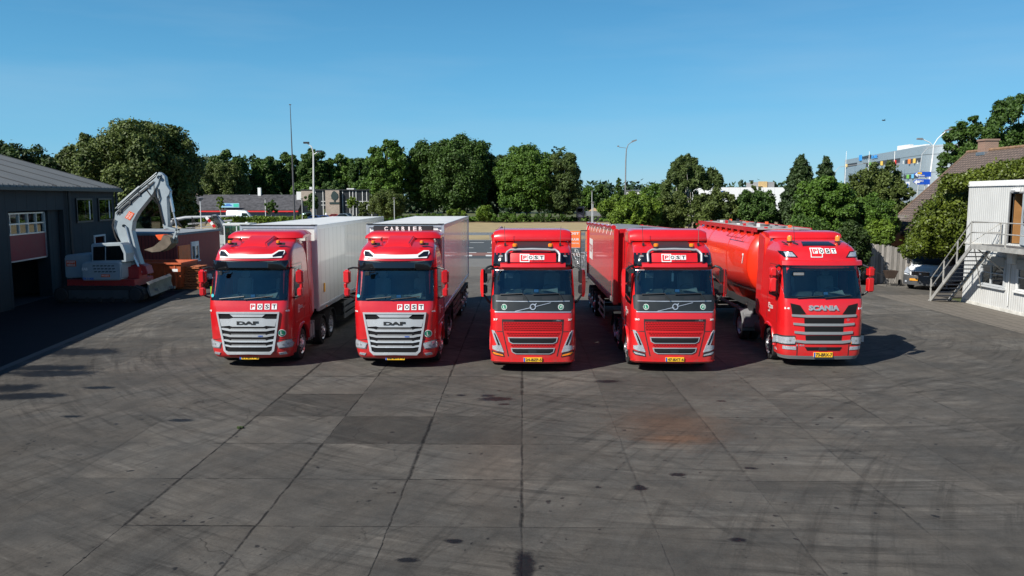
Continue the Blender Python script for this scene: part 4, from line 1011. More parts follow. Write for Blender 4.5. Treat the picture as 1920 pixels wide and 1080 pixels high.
# ---------------- ground ----------------
def mnode(N, L, op, a, b=None, c=None, clamp=False):
    n = N.new('ShaderNodeMath'); n.operation = op; n.use_clamp = clamp
    for i, q in enumerate((a, b, c)):
        if q is None: continue
        if isinstance(q, (int, float)): n.inputs[i].default_value = q
        else: L.new(q, n.inputs[i])
    return n.outputs[0]
def yard_material():
    m, nt, p = M('yard_concrete'); N = nt.nodes; L = nt.links
    g = N.new('ShaderNodeTexCoord').outputs['Object']
    def noise(scale, det=5, rough=.6, src=None, st=None, dist=0.0):
        s = src or g
        if st: mp = N.new('ShaderNodeMapping'); mp.inputs['Scale'].default_value = st; L.new(s, mp.inputs[0]); s = mp.outputs[0]
        n = N.new('ShaderNodeTexNoise'); n.inputs['Scale'].default_value = scale; n.inputs['Detail'].default_value = det; n.inputs['Roughness'].default_value = rough; n.inputs['Distortion'].default_value = dist
        L.new(s, n.inputs[0]); return n.outputs[0]
    def mr(x, a, b, c, d):
        r = N.new('ShaderNodeMapRange'); r.inputs[1].default_value = a; r.inputs[2].default_value = b; r.inputs[3].default_value = c; r.inputs[4].default_value = d; L.new(x, r.inputs[0]); return r.outputs[0]
    def mul(*a):
        o = a[0]
        for q in a[1:]: o = mnode(N, L, 'MULTIPLY', o, q)
        return o
    sp = N.new('ShaderNodeSeparateXYZ'); L.new(g, sp.inputs[0]); X, Y = sp.outputs[0], sp.outputs[1]
    # wobble the joints a little
    wob = mr(noise(1.3, 3), 0, 1, -.035, .035); wob2 = mr(noise(7, 4), 0, 1, -.012, .012)
    Xw = mnode(N, L, 'ADD', mnode(N, L, 'ADD', X, wob), wob2); Yw = mnode(N, L, 'ADD', mnode(N, L, 'ADD', Y, wob2), mul(wob, .3))
    cx = mnode(N, L, 'DIVIDE', Xw, 2.075); cy = mnode(N, L, 'DIVIDE', mnode(N, L, 'SUBTRACT', Yw, 11.95), 2.1)
    def dist(c, per):
        f = mnode(N, L, 'FRACT', c); pp = mnode(N, L, 'PINGPONG', f, .5); return mul(pp, per)
    dx, dy = dist(cx, 2.075), dist(cy, 2.1)
    ix = mnode(N, L, 'FLOOR', mnode(N, L, 'ADD', cx, 0)); iy = mnode(N, L, 'FLOOR', cy)
    rx = mnode(N, L, 'ROUND', cx); ry = mnode(N, L, 'ROUND', cy)
    cmb = N.new('ShaderNodeCombineXYZ'); L.new(ix, cmb.inputs[0]); L.new(iy, cmb.inputs[1])
    wn_ = N.new('ShaderNodeTexWhiteNoise'); L.new(cmb.outputs[0], wn_.inputs[0]); cell = wn_.outputs[0]
    # strength of each joint line differs along its length and from line to line
    c2 = N.new('ShaderNodeCombineXYZ'); L.new(rx, c2.inputs[0]); L.new(iy, c2.inputs[1]); w2 = N.new('ShaderNodeTexWhiteNoise'); L.new(c2.outputs[0], w2.inputs[0])
    c3 = N.new('ShaderNodeCombineXYZ'); L.new(ix, c3.inputs[0]); L.new(ry, c3.inputs[1]); w3 = N.new('ShaderNodeTexWhiteNoise'); L.new(c3.outputs[0], w3.inputs[0])
    leftness = mr(X, -.6, 1.6, 1.0, .34); outer = mr(X, -6.6, -6.35, .18, 1.0)
    brk = mul(mr(noise(2.4, 7, .75), .38, .52, .10, 1.0), mr(noise(.5, 3), .36, .60, .45, 1.15))
    def line(d, wid, rnd):
        wv = mr(rnd, 0, 1, wid*.4, wid*1.5); return mnode(N, L, 'SUBTRACT', 1.0, mnode(N, L, 'DIVIDE', d, wv), clamp=True)
    lx = mul(line(dx, .040, w2.outputs[0]), mr(w2.outputs[0], 0, 1, .65, 1.2)); ly = mul(line(dy, .028, w3.outputs[0]), mr(w3.outputs[0], 0, 1, .45, 1.1))
    ln = mnode(N, L, 'MINIMUM', mul(mnode(N, L, 'MAXIMUM', lx, ly), leftness, outer, brk, 1.45), 1.0)
    # box mask
    def box(x0, x1, y0, y1, e=.02, src=(Xw, Yw)):
        a = mr(src[0], x0-e, x0+e, 0, 1); b = mr(src[0], x1-e, x1+e, 1, 0); c = mr(src[1], y0-e, y0+e, 0, 1); d = mr(src[1], y1-e, y1+e, 1, 0); return mul(a, b, c, d)
    def blob(x, y, rx_, ry_, soft=.35, nz=None, amp=.6):
        a = mnode(N, L, 'DIVIDE', mnode(N, L, 'SUBTRACT', X, x), rx_); b = mnode(N, L, 'DIVIDE', mnode(N, L, 'SUBTRACT', Y, y), ry_)
        d = mnode(N, L, 'SQRT', mnode(N, L, 'ADD', mul(a, a), mul(b, b))); d = mnode(N, L, 'ADD', d, mr(nz, 0, 1, -amp, amp)); return mr(d, 1-soft, 1+soft, 1, 0)
    n1, n2, n3 = noise(.35, 9, .68), noise(2.2, 9, .78), noise(70, 3, .7)
    fine = noise(22, 6, .75)
    # polar coordinates about a turning point, for arcs of tyre marks
    def arcs(x0, y0, fr, fa, sc_, lo, hi):
        a = mnode(N, L, 'SUBTRACT', X, x0); b = mnode(N, L, 'SUBTRACT', Y, y0)
        rr = mnode(N, L, 'SQRT', mnode(N, L, 'ADD', mul(a, a), mul(b, b))); an = mnode(N, L, 'ARCTAN2', b, a)
        cc = N.new('ShaderNodeCombineXYZ'); L.new(mul(rr, fr), cc.inputs[0]); L.new(mul(an, fa), cc.inputs[1]); return mul(mr(noise(sc_, 9, .70, cc.outputs[0]), lo, hi, 0, 1), mr(n1, .40, .58, .15, 1))
    a1 = arcs(6, 34, 3.4, 3.6, 1.3, .50, .60); a2 = arcs(26, 2, 2.8, 3.4, 1.2, .51, .61); a3 = arcs(-14, 2, 3.2, 2.6, 1.0, .53, .62); a4 = arcs(8, 40, 3.6, 4.6, 1.0, .54, .66); a5 = arcs(3, 7, 9.0, 1.6, 1.5, .56, .64)
    v = mr(n1, .32, .68, .70, 1.28)
    v = mul(v, mr(n2, .28, .72, .72, 1.26), mr(n3, .25, .75, .78, 1.22), mr(fine, .3, .7, .84, 1.16), mr(cell, 0, 1, .80, 1.10))
    v = mul(v, mr(a1, 0, 1, 1, .62), mr(a2, 0, 1, 1, .66), mr(a3, 0, 1, 1, .74), mr(a4, 0, 1, 1, 1.42), mr(a5, 0, 1, 1, .66))
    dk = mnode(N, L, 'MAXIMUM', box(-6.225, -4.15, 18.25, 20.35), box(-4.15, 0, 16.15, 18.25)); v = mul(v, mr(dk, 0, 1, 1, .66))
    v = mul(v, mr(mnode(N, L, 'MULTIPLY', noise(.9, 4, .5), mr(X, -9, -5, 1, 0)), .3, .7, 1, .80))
    # oil
    oil = None
    for (u_, v_, rx_, ry_) in ((60,742,.7,.25),(25,728,.6,.35),(95,700,1.1,.35),(145,660,1.1,.55),(90,690,1.2,.3),(15,744,.8,.25),(930,748,.34,.16),(915,742,.15,.1),(945,758,.12,.06),(1141,715,.28,.14),(865,741,.10,.07),(135,781,.2,.07),(340,788,.22,.1),(185,727,.35,.12),(1200,915,.10,.10),(983,1060,.12,.35),(1271,890,.12,.07),(850,1015,.10,.06),(765,1050,.12,.06),(1352,752,.10,.05),(1383,1012,.10,.06),(1408,878,.10,.05)):
        q = gnd(u_, v_); o = blob(q.x, q.y, rx_*1.25, ry_*1.25, .28, noise(1.9 if rx_ > .5 else 7, 7, .72), 1.0 if rx_ > .5 else 1.0); oil = o if oil is None else mnode(N, L, 'MAXIMUM', oil, o)
    spots = mr(mul(noise(5.5, 2, .4), mr(noise(.6, 3), .4, .6, .8, 1.0)), .655, .70, 0, .8); oil = mnode(N, L, 'MAXIMUM', oil, spots)
    v = mul(v, mr(oil, 0, 1, 1, .16))
    # hairline cracks
    vo = N.new('ShaderNodeTexVoronoi'); vo.feature = 'DISTANCE_TO_EDGE'; vo.inputs['Scale'].default_value = .42
    dn = N.new('ShaderNodeTexNoise'); dn.inputs['Scale'].default_value = 1.4; dn.inputs['Detail'].default_value = 6; L.new(g, dn.inputs[0]); va = N.new('ShaderNodeVectorMath'); va.operation = 'ADD'; L.new(g, va.inputs[0]); L.new(dn.outputs['Color'], va.inputs[1]); L.new(va.outputs[0], vo.inputs[0])
    crk = mul(mr(vo.outputs[0], .0, .010, 1, 0), mr(noise(.33, 3), .52, .60, 0, 1), mr(X, -4, 1, 1, .25)); v = mul(v, mr(crk, 0, 1, 1, .45))
    v = mul(v, mr(ln, 0, 1, 1, .22))
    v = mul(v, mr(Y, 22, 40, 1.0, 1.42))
    basec = N.new('ShaderNodeMixRGB'); basec.inputs[1].default_value = (.087,.079,.068,1); basec.inputs[2].default_value = (.070,.067,.061,1); L.new(mr(noise(.8, 4), .35, .65, 0, 1), basec.inputs[0])
    rust = mnode(N, L, 'MAXIMUM', mul(blob(3.3, 17.6, .95, 1.15, .7, noise(1.7, 6, .7), .9), .75), mul(blob(3.3, 16.6, .75, .35, .5, noise(3, 6, .7), .8), 1.0))
    rs = N.new('ShaderNodeMixRGB'); rs.inputs[2].default_value = (.115,.068,.044,1); L.new(mul(rust, .95), rs.inputs[0]); L.new(basec.outputs[0], rs.inputs[1])
    rust2 = blob(-.5, 15.2, .6, 1.6, .9, noise(1.2, 5, .7), .8); rs2 = N.new('ShaderNodeMixRGB'); rs2.inputs[2].default_value = (.100,.080,.064,1); L.new(mul(rust2, .6), rs2.inputs[0]); L.new(rs.outputs[0], rs2.inputs[1])
    sc_ = N.new('ShaderNodeVectorMath'); sc_.operation = 'SCALE'; L.new(rs2.outputs[0], sc_.inputs[0]); L.new(v, sc_.inputs['Scale'])
    L.new(sc_.outputs[0], p.inputs['Base Color']); L.new(mr(oil, 0, 1, .82, .5), p.inputs['Roughness']); p.inputs['Specular IOR Level'].default_value = .22
    bp = N.new('ShaderNodeBump'); bp.inputs['Strength'].default_value = .6; bp.inputs['Distance'].default_value = .014
    hgt = mnode(N, L, 'SUBTRACT', mnode(N, L, 'ADD', mul(n3, .35), mul(fine, .5)), mul(ln, 1.5)); L.new(hgt, bp.inputs['Height']); L.new(bp.outputs[0], p.inputs['Normal'])
    return m
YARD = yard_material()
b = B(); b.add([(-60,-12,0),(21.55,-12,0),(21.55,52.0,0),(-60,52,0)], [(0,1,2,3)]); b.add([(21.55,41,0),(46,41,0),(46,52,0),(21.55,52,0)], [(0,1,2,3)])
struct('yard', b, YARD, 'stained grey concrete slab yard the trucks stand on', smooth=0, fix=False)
GRASSD = pm('dry_grass', (.28,.22,.115), .95, var=.22, vscale=.35, bump=.6, bscale=8)
EARTH = pm('verge_earth', (.07,.085,.03), .95, var=.3, vscale=.2)
b = B(); b.add([(-3000,-60,-.06),(3000,-60,-.06),(3000,3500,-.06),(-3000,3500,-.06)], [(0,1,2,3)]); struct('ground', b, EARTH, 'wide level ground under and beyond the yard', smooth=0, fix=False)
FOOTP = pm('paving', (.135,.132,.122), .85, var=.12, vscale=1.5, bump=.2)
PAVEY = lined('entrance_paving', (.115,.106,.09), (.06,.055,.05), 1, 2.1, .02, .85, 0, .12, .2)
b = B(); b.add([(-30,52.0,-.006),(16,52.0,-.006),(16,58.6,-.006),(-30,58.6,-.006)], [(0,1,2,3)]); struct('apron', b, PAVEY, 'pale concrete strip at the back of the yard', smooth=0, fix=False)
b = B(); b.box(-120,60,58.6,66.6,-.05,.02); struct('pavement', b, FOOTP, 'grey pavement between the yard and the road', smooth=0)
ASPH = pm('road_asphalt', (.046,.053,.056), .8, var=.12, vscale=.8, bump=.2)
b = B(); b.add([(-300,66.6,-.012),(300,66.6,-.012),(300,97,-.012),(-300,97,-.012)], [(0,1,2,3)]); struct('road', b, ASPH, 'grey asphalt road beyond the yard', smooth=0, fix=False)
CYC = pm('cycle_lane_red', (.17,.085,.068), .85, var=.15)
b = B(); b.add([(-120,70.4,-.007),(120,70.4,-.007),(120,74.2,-.007),(-120,74.2,-.007)], [(0,1,2,3)]); struct('cycle_path', b, CYC, 'faded red cycle lane along the road', 'cycle path', smooth=0, fix=False)
b = B()
for k in range(60):
    x = -60+2.1*k
    b.add([(x,74.0,-.002),(x+1.1,74.0,-.002),(x+1.1,74.6,-.002),(x,74.6,-.002)], [(0,1,2,3)])
    b.add([(x+.1,69.6,-.002),(x+1.0,69.6,-.002),(x+.9,71.2,-.002),(x,71.2,-.002)], [(0,1,2,3)])
    x = -60+3*k*.9; b.add([(x,81.0,-.002),(x+1.0,81.0,-.002),(x+1.0,81.5,-.002),(x,81.5,-.002)], [(0,1,2,3)]); b.add([(x,90.5,-.002),(x+1.6,90.5,-.002),(x+1.6,91,-.002),(x,91,-.002)], [(0,1,2,3)])
b.add([(-120,96,-.002),(120,96,-.002),(120,96.4,-.002),(-120,96.4,-.002)], [(0,1,2,3)])
struct('road_marking', b, WHITED, 'white painted dashes on the road', smooth=0, fix=False)
b = B(); b.add([(-300,97,.0),(300,97,.0),(300,163,.0),(-300,163,.0)], [(0,1,2,3)]); struct('dry_grass_field', b, GRASSD, 'strip of dry yellow grass beyond the road', smooth=0, fix=False)
b = B(); b.add([(-300,163,.01),(300,163,.01),(300,168,.01),(-300,168,.01)], [(0,1,2,3)]); struct('field_edge', b, pm('bare_soil', (.18,.115,.07), .95, var=.2, vscale=.5), smooth=0, fix=False)
b = B(); b.add([(-140,176,.0),(-30,176,.0),(-30,182,.0),(-140,182,.0)], [(0,1,2,3)]); struct('car_park', b, FOOTP, smooth=0, fix=False)
# strip of paving blocks along the white cabins, kerb by the workshop
BLK = lined('clinker_paving', (.13,.115,.095), (.05,.045,.04), 1, .5, .05, .85, 0, .2, .3, 0, .5, .05)
b = B(); b.add([(18.9,28.0,.005),(21.5,20.0,.005),(21.5,42,.005),(18.5,42,.005)], [(0,1,2,3)]); struct('block_paving', b, BLK, 'darker block paving along the white cabins', smooth=0, fix=False)
KERB = pm('kerb_concrete', (.075,.070,.062), .85, var=.2, vscale=2)
b = B(); a_, c_ = Vector((-15.2,21.5,0)), Vector((-18.3,43.5,0)); d = (c_-a_).normalized(); a_ -= d*14; n = Vector((-d.y, d.x, 0))*.28
b.add([a_+Vector((0,0,.006)), a_+n+Vector((0,0,.006)), c_+n+Vector((0,0,.006)), c_+Vector((0,0,.006))], [(0,1,2,3)]); struct('drain_kerb', b, KERB, 'long concrete drain kerb beside the workshop shade sheet', smooth=0, fix=False)
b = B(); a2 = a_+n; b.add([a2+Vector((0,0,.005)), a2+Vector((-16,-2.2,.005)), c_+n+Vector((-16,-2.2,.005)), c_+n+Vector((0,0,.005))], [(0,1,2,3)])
struct('workshop_shade_sheet', b, pm('painted_shade_dark', (.014,.014,.017), .85, var=.3, vscale=1, spec=.12), 'ground in front of the workshop, coloured dark for its cast shadow', smooth=0, fix=False)  # sheet whose near-black colour deepens the shadow the workshop casts

# guard rail
gr = thing('guard_rail', 'grey steel guard rail between the road and the dry grass', 'guard rail', (0,98.2,0))
b = B(); b.prism([(-.04,.50),(.04,.56),(-.02,.66),(.04,.76),(-.04,.82)], 'x', -60, 60); part('rail_beam', b, STEEL, gr)
for k in range(31):
    b = B(); x = -60+4*k; b.box(x-.05,x+.05,.05,.13,0,.75); part('post', b, STEEL, gr)

# ---------------- workshop on the left ----------------
W0 = Vector((-25.3, 49.5, 0)); wd = Vector((2.4, -16.8, 0)).normalized()   # along the wall, towards the camera
wnrm = Vector((wd.y*-1, wd.x, 0)); wnrm = Vector((-wd.y, wd.x, 0))          # faces the yard (+x)
ws_ = thing('workshop', 'dark grey metal clad workshop with a shallow roof and a half open roller door', 'building', (W0.x, W0.y, 0), rz=math.atan2(wd.y, wd.x))
# local: +x runs along the wall towards the camera, +y = out into the yard
WALLM = lined('workshop_cladding', (.018,.025,.030), (.006,.008,.010), 0, 1.05, .03, .75, 0, .1, .4, vscale=.6)
ROOFM = lined('workshop_roof', (.085,.097,.108), (.030,.034,.038), 0, .60, .12, .5, .2, .1, .6, vscale=.5)
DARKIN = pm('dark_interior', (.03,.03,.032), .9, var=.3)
L_ = 40.0; H_ = 5.55
b = B(); DX0, DX1, DZ = 13.2, 7.3, 4.3   # door bay (x from the far corner)
def wall(x0, x1, z0, z1, t=.25): b.box(x0, x1, -t, 0, z0, z1)
DW = (7.5, 13.4)                     # recess of the big door
wall(0, DW[0], 0, H_); wall(DW[0], DW[1], 4.45, H_); wall(DW[1], L_, 0, H_)
b.box(0,.25,-16,-.25,0,H_); b.box(L_-.25,L_,-16,-.25,0,H_); b.box(.25,L_-.25,-16.2,-16,0,H_)
b.add([(0.01,0,H_),(0.01,-16,H_),(0.01,-16,H_+4.7)], [(0,1,2)])
part('wall', b, WALLM, ws_, smooth=0)
b = B(); sl = .295
b.add([(-.35,.35,H_-.05),(L_+.3,.35,H_-.05),(L_+.3,-16,H_+16*sl),(-.35,-16,H_+16*sl),(-.35,.35,H_+.10),(L_+.3,.35,H_+.10),(L_+.3,-16,H_+16*sl+.15),(-.35,-16,H_+16*sl+.15)],
      [(0,1,2,3),(4,7,6,5),(0,4,5,1),(1,5,6,2),(2,6,7,3),(3,7,4,0)])
for k in range(int(L_/.5)): 
    x = .0+.50*k; b.add([(x-.03,.36,H_+.10),(x+.03,.36,H_+.10),(x+.03,-16,H_+16*sl+.152),(x-.03,-16,H_+16*sl+.152),(x-.02,.36,H_+.175),(x+.02,.36,H_+.175),(x+.02,-16,H_+16*sl+.225),(x-.02,-16,H_+16*sl+.225)],
          [(4,7,6,5),(0,4,5,1),(1,5,6,2),(2,6,7,3),(3,7,4,0)])
part('roof', b, ROOFM, ws_, smooth=0)
b = B(); b.box(-.3,L_,.36,.46,H_-.12,H_+.02); part('gutter', b, BLACKP, ws_)
for x in (7.0, -.05): b = B(); b.tube([(x,.12,H_-.1),(x,.12,.3)], .07, 8); part('downpipe', b, BLACKP, ws_)
for x0, x1 in ((3.75,5.8),(.7,2.65)):
    b = B(); b.box(x0-.1,x1+.1,-.05,.08,3.7,5.05); f = part('window', b, BLACKP, ws_)
    b = B(); b.box(x0,(x0+x1)/2-.04,.082,.09,3.8,4.95); b.box((x0+x1)/2+.04,x1,.082,.09,3.8,4.95); part('window_pane', b, DG, f)
    b = B(); b.box(x0+.35,x0+.5,.091,.098,3.85,4.9); part('blind', b, WHITED, f)
b = B()
x0, x1 = 1.9, 3.6
for r_ in ((x0,x1,2.82,2.92),(x0,x0+.1,2.0,2.82),(x1-.1,x1,2.0,2.82)): b.box(r_[0],r_[1],.0,.06,r_[2],r_[3])
o = part('side_window', b, WHITED, ws_); b = B(); b.box(x0+.1,x1-.1,.002,.02,2.0,2.82); part('window_pane', b, DG, o)
# sectional door, partly raised and slanting, and the dark inside
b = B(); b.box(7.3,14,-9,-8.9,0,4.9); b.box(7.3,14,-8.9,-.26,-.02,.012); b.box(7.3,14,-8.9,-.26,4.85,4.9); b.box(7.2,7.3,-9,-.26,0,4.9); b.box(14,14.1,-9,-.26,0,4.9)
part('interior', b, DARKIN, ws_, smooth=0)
b = B(); b.box(7.52,8.75,-.9,-.26,.013,4.44); part('door_pier', b, WALLM, ws_, smooth=0)
dr = part('roller_door', B().box(8.8,13.38,-.50,-.42,2.1,3.33), pm('door_red', (.23,.012,.02), .5, var=.15), ws_)
b = B()
for z in (3.31,3.80,4.30): b.box(8.78,13.39,-.52,-.38,z,z+.07)
for k in range(6): b.box(8.82+.905*k-.03,8.82+.905*k+.03,-.515,-.385,3.35,4.33)
b.box(8.78,13.39,-.52,-.38,2.05,2.11); b.box(8.76,8.82,-.53,-.37,2.1,4.33); part('door_frame', b, ALU, dr)
b = B(); b.box(8.85,13.35,-.46,-.45,3.36,4.30); part('door_pane', b, DG, dr)
b = B(); b.box(9.2,10.6,-7.5,-6.7,.02,1.1); b.box(11.2,12.6,-7.8,-7.0,.02,1.6); o = part('workbench', b, pm('bench_brown', (.30,.18,.08), .8), None, bev=.02); o.location = ws_.location; o.rotation_euler = ws_.rotation_euler; tag(o, 'brown benches in the dark behind the half open roller door', 'workbench')

# small brick red cabin with flat roof, behind the excavator
cab_ = thing('cabin', 'dark red flat roofed site cabin with orange door and white window', 'building', (-21.75,50.0,0))
CLAD = lined('red_cladding', (.40,.075,.058), (.16,.03,.025), 1, .22, .12, .7, 0, .12, .4)
b = B(); b.box(-8,-.01,.01,7.2,0,2.72); b.add([(0,.0,0),(0,7.2,0),(0,7.2,2.72),(0,.0,2.72)],[(0,1,2,3)]); part('wall', b, CLAD, cab_, smooth=0)
b = B(); b.box(-8,-.002,-.03,.008,0,2.72); part('front_wall', b, lined('red_cladding_front', (.30,.05,.038), (.10,.02,.016), 0, .22, .12, .7, 0, .12, .4), cab_, smooth=0)
b = B(); b.box(-8.1,.08,-.08,7.3,2.72,2.86); part('roof', b, pm('roof_felt_grey', (.20,.22,.24), .7, var=.2), cab_)
b = B(); b.box(.003,.06,.15,1.92,.1,2.05); d_ = part('door', b, pm('door_orange', (.90,.17,.03), .5, var=.12), cab_); b = B(); b.box(.061,.09,1.36,1.42,.95,1.1); part('handle', b, STEEL, d_)
b = B()
for r_ in frame(2.1,.95,3.3,2.2,.1): b.box(.0,.07,r_[0][0],r_[2][0],r_[0][1],r_[2][1])
b.box(.002,.065,2.65,2.75,1.05,1.9); b.box(0,.12,2.0,3.4,.86,.94); b.box(.0,.068,2.2,3.2,1.9,2.1); w_ = part('window', b, WHITE, cab_); b = B(); b.box(.001,.03,2.2,3.2,1.05,1.9); part('window_pane', b, DG, w_)
b = B(); b.box(-4.0,-3.2,-.06,-.003,.9,2.0); part('poster_board', b, pm('board_orange', (.55,.12,.03), .6), cab_)

# ---------------- tracked excavator ----------------
EX = Vector((-20.0, 39.6, 0))
ex = thing('excavator', 'pale grey tracked excavator with raised folded boom beside the workshop', 'excavator', EX)
EY = 38.9
def xz(zx, zy, Y=EY): p = at(100+zx/4, 310+zy/4, Y); return (p.x, p.z)
XG = pm('excavator_grey', (.29,.34,.37), .42, 0, .25, .10)
XD = pm('excavator_shadow_grey', (.05,.055,.06), .5, var=.15)
XR = pm('excavator_red', (.30,.02,.02), .5, 0, .1)
for sy in (0, 1):
    y0 = 38.25 + sy*1.9
    c_ = [(-22.35,.02),(-18.75,.02),(-18.42,.18),(-18.32,.42),(-18.45,.68),(-18.75,.80),(-22.35,.80),(-22.65,.68),(-22.78,.42),(-22.68,.18)]
    b = B(); b.prism(c_, 'y', y0, y0+.5); 
    for k in range(18):
        x = -22.3+.2*k; b.box(x,x+.07,y0-.01,y0+.51,.79,.83); b.box(x,x+.07,y0-.01,y0+.51,.0,.03)
    t_ = part('crawler_track', b, RUBBER, ex, world=True)
    b = B(); b.box(-22.0,-19.1,y0-.03,y0+.1,.22,.62); part('track_frame', b, XD, t_)
    for o_ in [o for o in t_.children if o.name.startswith('track_frame')]: o_.data.transform(Matrix.Translation((-EX.x,-EX.y,-EX.z)))
    for x in (-22.35,-18.75): b = B(); b.lathe([(.001,-.05),(.28,-.04),(.30,.0),(.12,.02),(.001,.02)], (x,y0-.02,.42), 'y', 20); o_ = part('track_wheel', b, CHASSIS, t_); o_.data.transform(Matrix.Translation((-EX.x,-EX.y,-EX.z)))
    for k in range(5): b = B(); b.lathe([(.001,-.06),(.12,-.05),(.13,0),(.001,.01)], (-21.7+.6*k,y0,.18), 'y', 12); o_ = part('track_roller', b, CHASSIS, t_); o_.data.transform(Matrix.Translation((-EX.x,-EX.y,-EX.z)))
b = B(); b.prism([(-22.2,.78),(-18.9,.78),(-18.9,1.12),(-22.2,1.12)], 'y', 38.5, 40.5); b.lathe([(.9,0),(.9,.2)], (-20.6,39.5,.75), 'z', 24); part('undercarriage', b, XR, ex, world=True)
b = B(); b.prism([xz(80,690),xz(95,672),xz(285,664),xz(290,680),xz(290,842),xz(90,846)], 'y', 38.9, 40.7); o = part('counterweight', b, XG, ex, world=True, bev=.05, seg=3)
def sticker(parent, x0, z0, x1, z1, y, txt, c=None, tc=None):
    b = B(); b.box(x0,x1,y-.012,y,z0,z1); p = part('sticker', b, c or ORANGE, parent, world=False); p.data.transform(Matrix.Translation((-EX.x,-EX.y,0)))
    lines = txt.split('/'); n = len(lines); bb = B()
    for i, l in enumerate(lines):
        a = z1-(z1-z0)*(i+.85)/n if n > 1 else z0+(z1-z0)*.25; c2 = z1-(z1-z0)*(i+.2)/n if n > 1 else z1-(z1-z0)*.25
        bb = join(bb, conform(text_src(l, x0+(x1-x0)*.08, a, x1-(x1-x0)*.08, c2, .02), lambda x, z, d: (x, y-.014+d, z), 9, .002))
    q = part('sticker_lettering', bb, tc or WHITE, p, smooth=0); q.data.transform(Matrix.Translation((-EX.x,-EX.y,0)))
a, c_ = xz(98,758), xz(170,714); sticker(o, a[0],a[1],c_[0],c_[1], 38.9, 'POST/VERHUUR')
b = B(); b.prism([xz(208,740,38.3),xz(225,726,38.3),xz(480,720,38.3),xz(505,735,38.3),xz(512,850,38.3),xz(500,862,38.3),xz(215,864,38.3)], 'y', 38.3, 39.4); o = part('engine_cover', b, XG, ex, world=True, bev=.05, seg=3)
b = B()
for i in range(6):
    for j in range(3):
        p0 = xz(292+i*28+j*6, 758+j*22, 38.3); b.add([(p0[0],38.296,p0[1]),(p0[0]+.13,38.296,p0[1]),(p0[0]+.17,38.296,p0[1]+.05),(p0[0]+.04,38.296,p0[1]+.05)], [(0,1,2,3)])
q = part('vent_slots', b, BLACKP, o, fix=False, smooth=0); q.data.transform(Matrix.Translation((-EX.x,-EX.y,0)))
a, c_ = xz(360,838,38.3), xz(424,818,38.3); sticker(o, a[0],a[1],c_[0],c_[1], 38.3, 'POST')
for tx, r4 in (('TB 1140E', (222,858,304,842)), ('EAB', (216,788,256,768))):
    a, c_ = xz(r4[0],r4[1],38.3), xz(r4[2],r4[3],38.3); q = part('model_lettering', conform(text_src(tx, a[0],a[1],c_[0],c_[1], .03), lambda x, z, d: (x, 38.292+d, z), 9, .004), BLUE if tx[0]=='T' else WHITE, o, smooth=0); q.data.transform(Matrix.Translation((-EX.x,-EX.y,0)))
# operator cab: frame with panes
cbp = [xz(282,600,38.5),xz(290,588,38.5),xz(500,580,38.5),xz(522,600,38.5),xz(545,660,38.5),xz(548,725,38.5),xz(290,725,38.5)]
b = B(); b.prism(cbp, 'y', 38.5, 39.4); o = part('operator_cab', b, XG, ex, world=True, bev=.015, seg=1, smooth=0)
inn = [xz(300,612,38.5),xz(388,606,38.5),xz(388,712,38.5),xz(300,714,38.5)]; in2 = [xz(396,606,38.5),xz(498,602,38.5),xz(525,660,38.5),xz(528,710,38.5),xz(396,712,38.5)]
b = B(); b.prism(inn, 'y', 38.488, 38.497); b.prism(in2, 'y', 38.488, 38.497); q = part('cab_window', b, DG, o); q.data.transform(Matrix.Translation((-EX.x,-EX.y,0)))
b = B(); b.prism([(c[0]+.02, c[1]) for c in in2[1:4]] + [(in2[3][0]+.04, in2[3][1])], 'y', 38.55, 39.35); q = part('cab_front_glass', b, DG, o); q.data.transform(Matrix.Translation((-EX.x,-EX.y,0)))
b = B(); b.box(-19.6,-18.9,39.0,39.9,1.1,1.7); b.prism([xz(540,760),xz(600,740),xz(660,760),xz(680,820),xz(560,850)], 'y', 39.3, 40.0); part('swing_bracket', b, XR, ex, world=True, bev=.03)
BY = 39.6
bp_ = lambda pts: [xz(x, y, BY) for x, y in pts]
b = B(); b.prism(bp_([(466,470),(478,352),(500,335),(640,210),(775,98),(800,58),(822,70),(800,140),(760,215),(650,350),(612,420),(604,490),(640,640),(690,790),(655,815),(600,760),(515,560)]), 'y', BY-.20, BY+.20); bo = part('boom', b, XG, ex, world=True, bev=.02, seg=1, smooth=0)
def sub(name, b, m, par, **k): q = part(name, b, m, par, **k); q.data.transform(Matrix.Translation((-EX.x,-EX.y,0))); return q
b = B(); pts = [xz(x,y,BY) for x,y in ((480,340),(640,195),(770,90))]; 
for dy in (-.12,.12): b.tube([(p[0]-.02, BY+dy, p[1]+.10) for p in pts], .035, 6)
b.tube([(p[0]-.05, BY-.05, p[1]+.16) for p in [xz(500,325,BY), xz(660,185,BY)]], .07, 10); b.tube([(p[0]-.05, BY-.05, p[1]+.13) for p in [xz(660,185,BY), xz(790,75,BY)]], .04, 8)
sub('stick_cylinder', b, pm('ram_grey', (.16,.18,.19), .4, .3), bo)
b = B()
for dy in (-.26,.26):
    p0, p1, p2 = xz(680,800,BY), xz(610,650,BY), xz(560,455,BY); b.tube([(p0[0],BY+dy,p0[1]),(p1[0],BY+dy,p1[1])], .075, 10); b.tube([(p1[0],BY+dy,p1[1]),(p2[0],BY+dy,p2[1])], .04, 8)
sub('boom_cylinder', b, ALU, bo)
b = B()
for k in range(3): b.tube([(xz(x,y,BY)[0]+.03*k, BY-.24-.02*k, xz(x,y,BY)[1]) for x, y in ((470,400),(458,450),(480,530),(560,680),(600,760))], .016, 5)
sub('hose', b, RUBBER, bo)
b = B()
